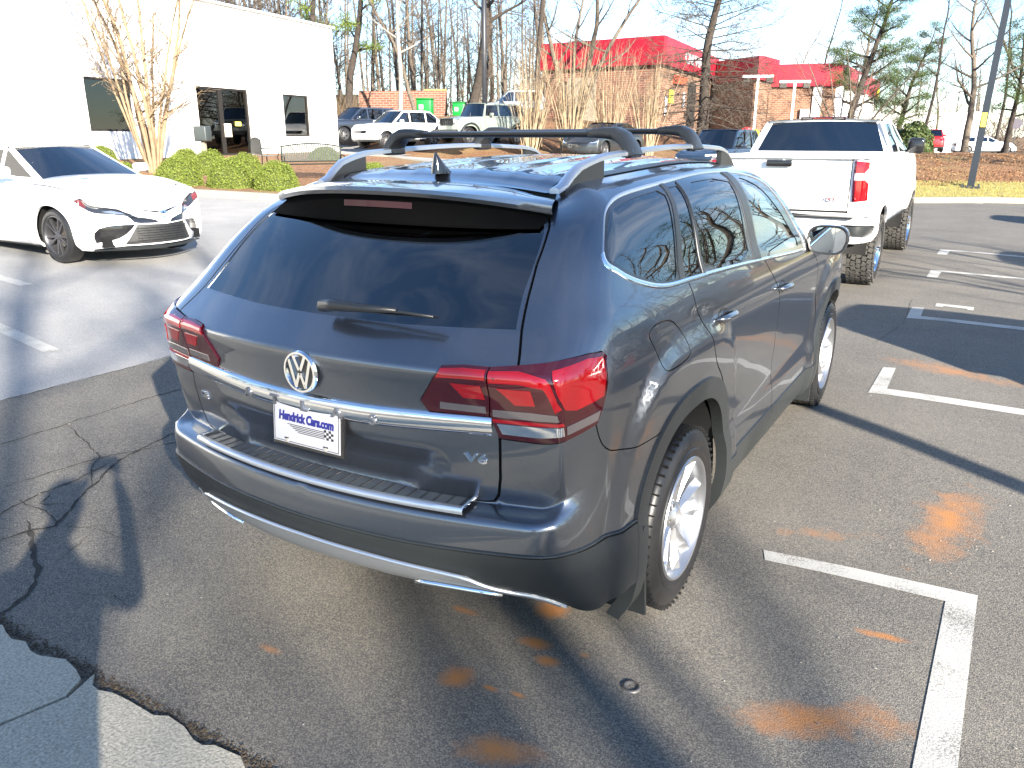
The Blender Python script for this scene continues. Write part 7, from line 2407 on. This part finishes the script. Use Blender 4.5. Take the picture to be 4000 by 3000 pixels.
bg_car('upper_pickup', 'suv', 'silver_paint', 'silver vehicle up on the bank behind the pale stems', 'car', (-25.4, 45.2, 2.95), -150, None, roof=1.85)
bg_car('far_car', 'sedan', 'red_paint', 'tiny red car beyond the slim black lamp post', 'car', (-36.5, 60.0, 3.3), 200)
bg_car('far_car', 'sedan', 'white_paint', 'tiny white car beyond the slim black lamp post', 'car', (-32.6, 60.6, 3.2), 20)
bg_car('far_hatchback', 'suv', 'blue_paint', 'dark blue hatchback seen from behind on the far road', 'car', (-5.6, 68.0, .85), 100, 'cars on the far road', roof=1.6)
bg_car('far_hatchback', 'suv', 'red_paint', 'red hatchback seen from behind on the far road', 'car', (-3.2, 65.0, .82), 97, 'cars on the far road', roof=1.6)
bg_car('far_saloon', 'sedan', 'white_paint', 'white saloon side on, right of the leaning lamp post', 'car', (-1.3, 75.6, .52), 12, 'cars on the far road')
# cars in the stalls on the right, just outside the photo: their shadows reach into it
bg_car('stall_car', 'suv', 'silver_paint', 'silver SUV in the right hand stall beside the front door of the grey SUV', 'car', at_ground(5.2, 3.75), 0, 'cars in the right hand stalls', roof=1.78)
bg_car('stall_car', 'suv', 'dark_paint', 'dark SUV in the right hand stall beside the pickup', 'car', at_ground(6.6, 9.6), 0, 'cars in the right hand stalls', roof=1.8)
bg_car('stall_car', 'suv', 'blue_paint', 'blue SUV in the farthest right hand stall', 'car', at_ground(6.6, 16.3), 0, 'cars in the right hand stalls', roof=1.9)
lamp_post(8.3, -1.75, 8.0, .10, 'post_grey', 'dark lamp post right of the lot, outside the photo', (0, 0), 2.0)
t = thing('stop_sign', (2.05, 71.5, terr(2.05, 71.5)), -.35, 'small pale octagonal road sign seen from behind at right', 'road sign')
b = MB(); b.tube([(0, 0, 0), (0, 0, 2.3)], .035, 6); b.obj('post', MAT['post_grey'], t)
b = MB(); b.lathe([(-.01, 0), (-.01, .42), (.01, .42), (.01, 0)], 8, M=Matrix.Translation((0, -.06, 2.2)) @ Matrix.Rotation(PI / 2, 4, 'Z')); b.obj('plate', MAT['silver_paint'], t)
t = thing('traffic_cone', (6.4, 8.3, terr(6.4, 8.3)), 0, 'orange traffic cone by the stalls, reflected in the SUV door', 'traffic cone')
b = MB(); b.lathe([(0.03, .17), (.70, .03), (.70, 0)], 16, M=Matrix.Rotation(-PI / 2, 4, 'Y')); b.obj('cone', pm('cone_orange', (.8, .06, .02), .5), t, smooth=True)
b = MB(); b.rbox((0, 0, .02), (.38, .38, .04), .01); b.obj('base', pm('cone_base', (.7, .05, .02), .5), t)
# far white shop fronts and road at right
b = MB(); b.box((0, 0, 2.2), (16, 8, 4.6)); o = b.obj('pale_shop', MAT['stucco']); o.location = (-9.5, 112, .2); tag(o, 'pale low building beyond the far road behind the pickup mirror', 'building')
vs = []
for F in (41, 44, 47, 50):
    for Rr_ in np.arange(2, 60, 3.0):
        x, y = XY(F, Rr_); vs.append((x, y, terr(x, y) + .06))
vs = []
Fg = [58, 62, 66, 70, 74]; Rg = list(np.arange(9, 70, 3.0))
for F in Fg:
    for Rr_ in Rg:
        x, y = XY(F, Rr_); vs.append((x, y, terr(x, y) + .08))
tag(mesh_obj('far_road', vs, grid_faces(len(Fg), len(Rg), flip=True), MAT['concrete_lane'], smooth=True), kind='structure')

# ------------------------------------------------------------------ person taking the picture (behind the camera; the shadow falls left)
MAT['jacket'] = pm('dark_jacket', (.03, .035, .05), .8, bump=(80, .3)); MAT['trousers'] = pm('blue_trousers', (.04, .05, .09), .85); MAT['skin'] = pm('skin', (.45, .27, .19), .55); MAT['hair'] = pm('dark_hair', (.03, .02, .015), .6)
P0 = Vector((2.02, -3.42, -.015))
person = thing('person', tuple(P0), YAW, 'person in a dark jacket holding up a phone, standing where the photo was taken', 'person')
def skin_fig(name, chains, mat, parent, sub=2):
    """chains: list of lists of (x, y, z, radius); the first point of each later chain joins an existing point"""
    verts = []; rad = []; edges = []
    def find(p):
        for i, v in enumerate(verts):
            if (Vector(v) - Vector(p)).length < 1e-4: return i
        return None
    for ch in chains:
        prev = None
        for (x, y, z, r) in ch:
            i = find((x, y, z))
            if i is None: verts.append((x, y, z)); rad.append(r); i = len(verts) - 1
            if prev is not None and prev != i: edges.append((prev, i))
            prev = i
    me = bpy.data.meshes.new(name); me.from_pydata(verts, edges, []); o = bpy.data.objects.new(name, me); COL.objects.link(o)
    sm = o.modifiers.new('s', 'SKIN'); sm.use_smooth_shade = True
    for i, r in enumerate(rad):
        me.skin_vertices[0].data[i].radius = (r, r) if not hasattr(r, '__len__') else r
    me.skin_vertices[0].data[0].use_root = True
    ss = o.modifiers.new('u', 'SUBSURF'); ss.levels = sub; ss.render_levels = sub
    bpy.context.view_layer.update()
    m2 = bpy.data.meshes.new_from_object(o.evaluated_get(bpy.context.evaluated_depsgraph_get()))
    bpy.data.objects.remove(o); m2.materials.clear(); m2.materials.append(mat); m2.name = name
    m2.polygons.foreach_set('use_smooth', [True] * len(m2.polygons))
    o = bpy.data.objects.new(name, m2); COL.objects.link(o); o.parent = parent
    return o
legs = [[(0, 0, .95, (.16, .11)), (.10, 0, .86, .09), (.12, .02, .50, .062), (.13, -.01, .10, .048), (.13, .04, .045, .045), (.14, .17, .03, .035)],
        [(0, 0, .95, (.16, .11)), (-.10, 0, .86, .09), (-.12, .03, .50, .062), (-.13, .01, .10, .048), (-.13, .06, .045, .045), (-.14, .19, .03, .035)]]
skin_fig('body', legs + [[(0, 0, .95, (.16, .11)), (0, 0, 1.15, (.16, .11)), (0, -.01, 1.36, (.19, .12)), (0, 0, 1.48, .075), (0, .015, 1.56, .055)],
    [(0, -.01, 1.36, (.19, .12)), (.20, 0, 1.40, .065), (.27, .14, 1.30, .048), (.13, .36, 1.60, .036), (.075, .42, 1.68, .028)],
    [(0, -.01, 1.36, (.19, .12)), (-.20, 0, 1.40, .065), (-.27, .14, 1.30, .048), (-.13, .36, 1.60, .036), (-.075, .42, 1.68, .028)]], MAT['jacket'], person)
skin_fig('head', [[(0, .015, 1.54, .055), (0, .03, 1.64, (.075, .085)), (0, .025, 1.72, (.085, .10)), (0, .015, 1.79, (.06, .075))]], MAT['skin'], person)
b = MB()
for s in (-1, 1): b.rbox((s * .085, .02, 1.69), (.018, .035, .06), .008)
b.rbox((0, .125, 1.68), (.026, .03, .045), .01); b.obj('nose_and_ears', MAT['skin'], person, smooth=True)
b = MB(); b.rbox((0, .112, 1.635), (.05, .012, .014), .004); b.obj('mouth', pm('lips', (.35, .13, .11), .5), person)
for s in (-1, 1):
    b = MB(); b.rbox((s * .033, .108, 1.71), (.024, .012, .012), .004); b.obj('eye', pm('eye', (.1, .08, .07), .3), person)
b = MB(); vs = []
for i in range(8):
    e = PI / 2 * i / 7
    for k in range(18):
        a = 2 * PI * k / 18; vs.append((.093 * math.cos(e) * math.cos(a), .003 + .112 * math.cos(e) * math.sin(a), 1.725 + .105 * math.sin(e)))
fs = [(i*18 + k, i*18 + (k+1) % 18, (i+1)*18 + (k+1) % 18, (i+1)*18 + k) for i in range(7) for k in range(18)]
mesh_obj('hair', vs, fs, MAT['hair'], person, smooth=True)
for s in (-1, 1):
    ch = [[(s * .075, .42, 1.68, .028), (s * .075, .445, 1.725, .030)]]
    for k in range(4):
        z = 1.700 + k * .020
        ch.append([(s * .075, .445, 1.725, .030), (s * .070, .468, z, .0095), (s * (.048 - .002 * k), .482, z + .003, .0085), (s * (.030 - .003 * (k % 2)), .478, z + .004, .0075)])
    ch.append([(s * .075, .445, 1.725, .030), (s * .070, .435, 1.758, .010), (s * .052, .447, 1.772, .009)])
    skin_fig('hand', ch, MAT['skin'], person, 1)
t = thing('phone', (0, 0, 0), 0, 'black phone held up in both hands by the person behind the camera', 'phone')
t.location = P0 + Matrix.Rotation(YAW, 3, 'Z') @ Vector((0, .462, 1.745)); t.rotation_euler = (-.25, 0, YAW)
b = MB(); b.rbox((0, 0, 0), (.15, .009, .074), .004); b.obj('phone_body', MAT['gloss_black'], t)
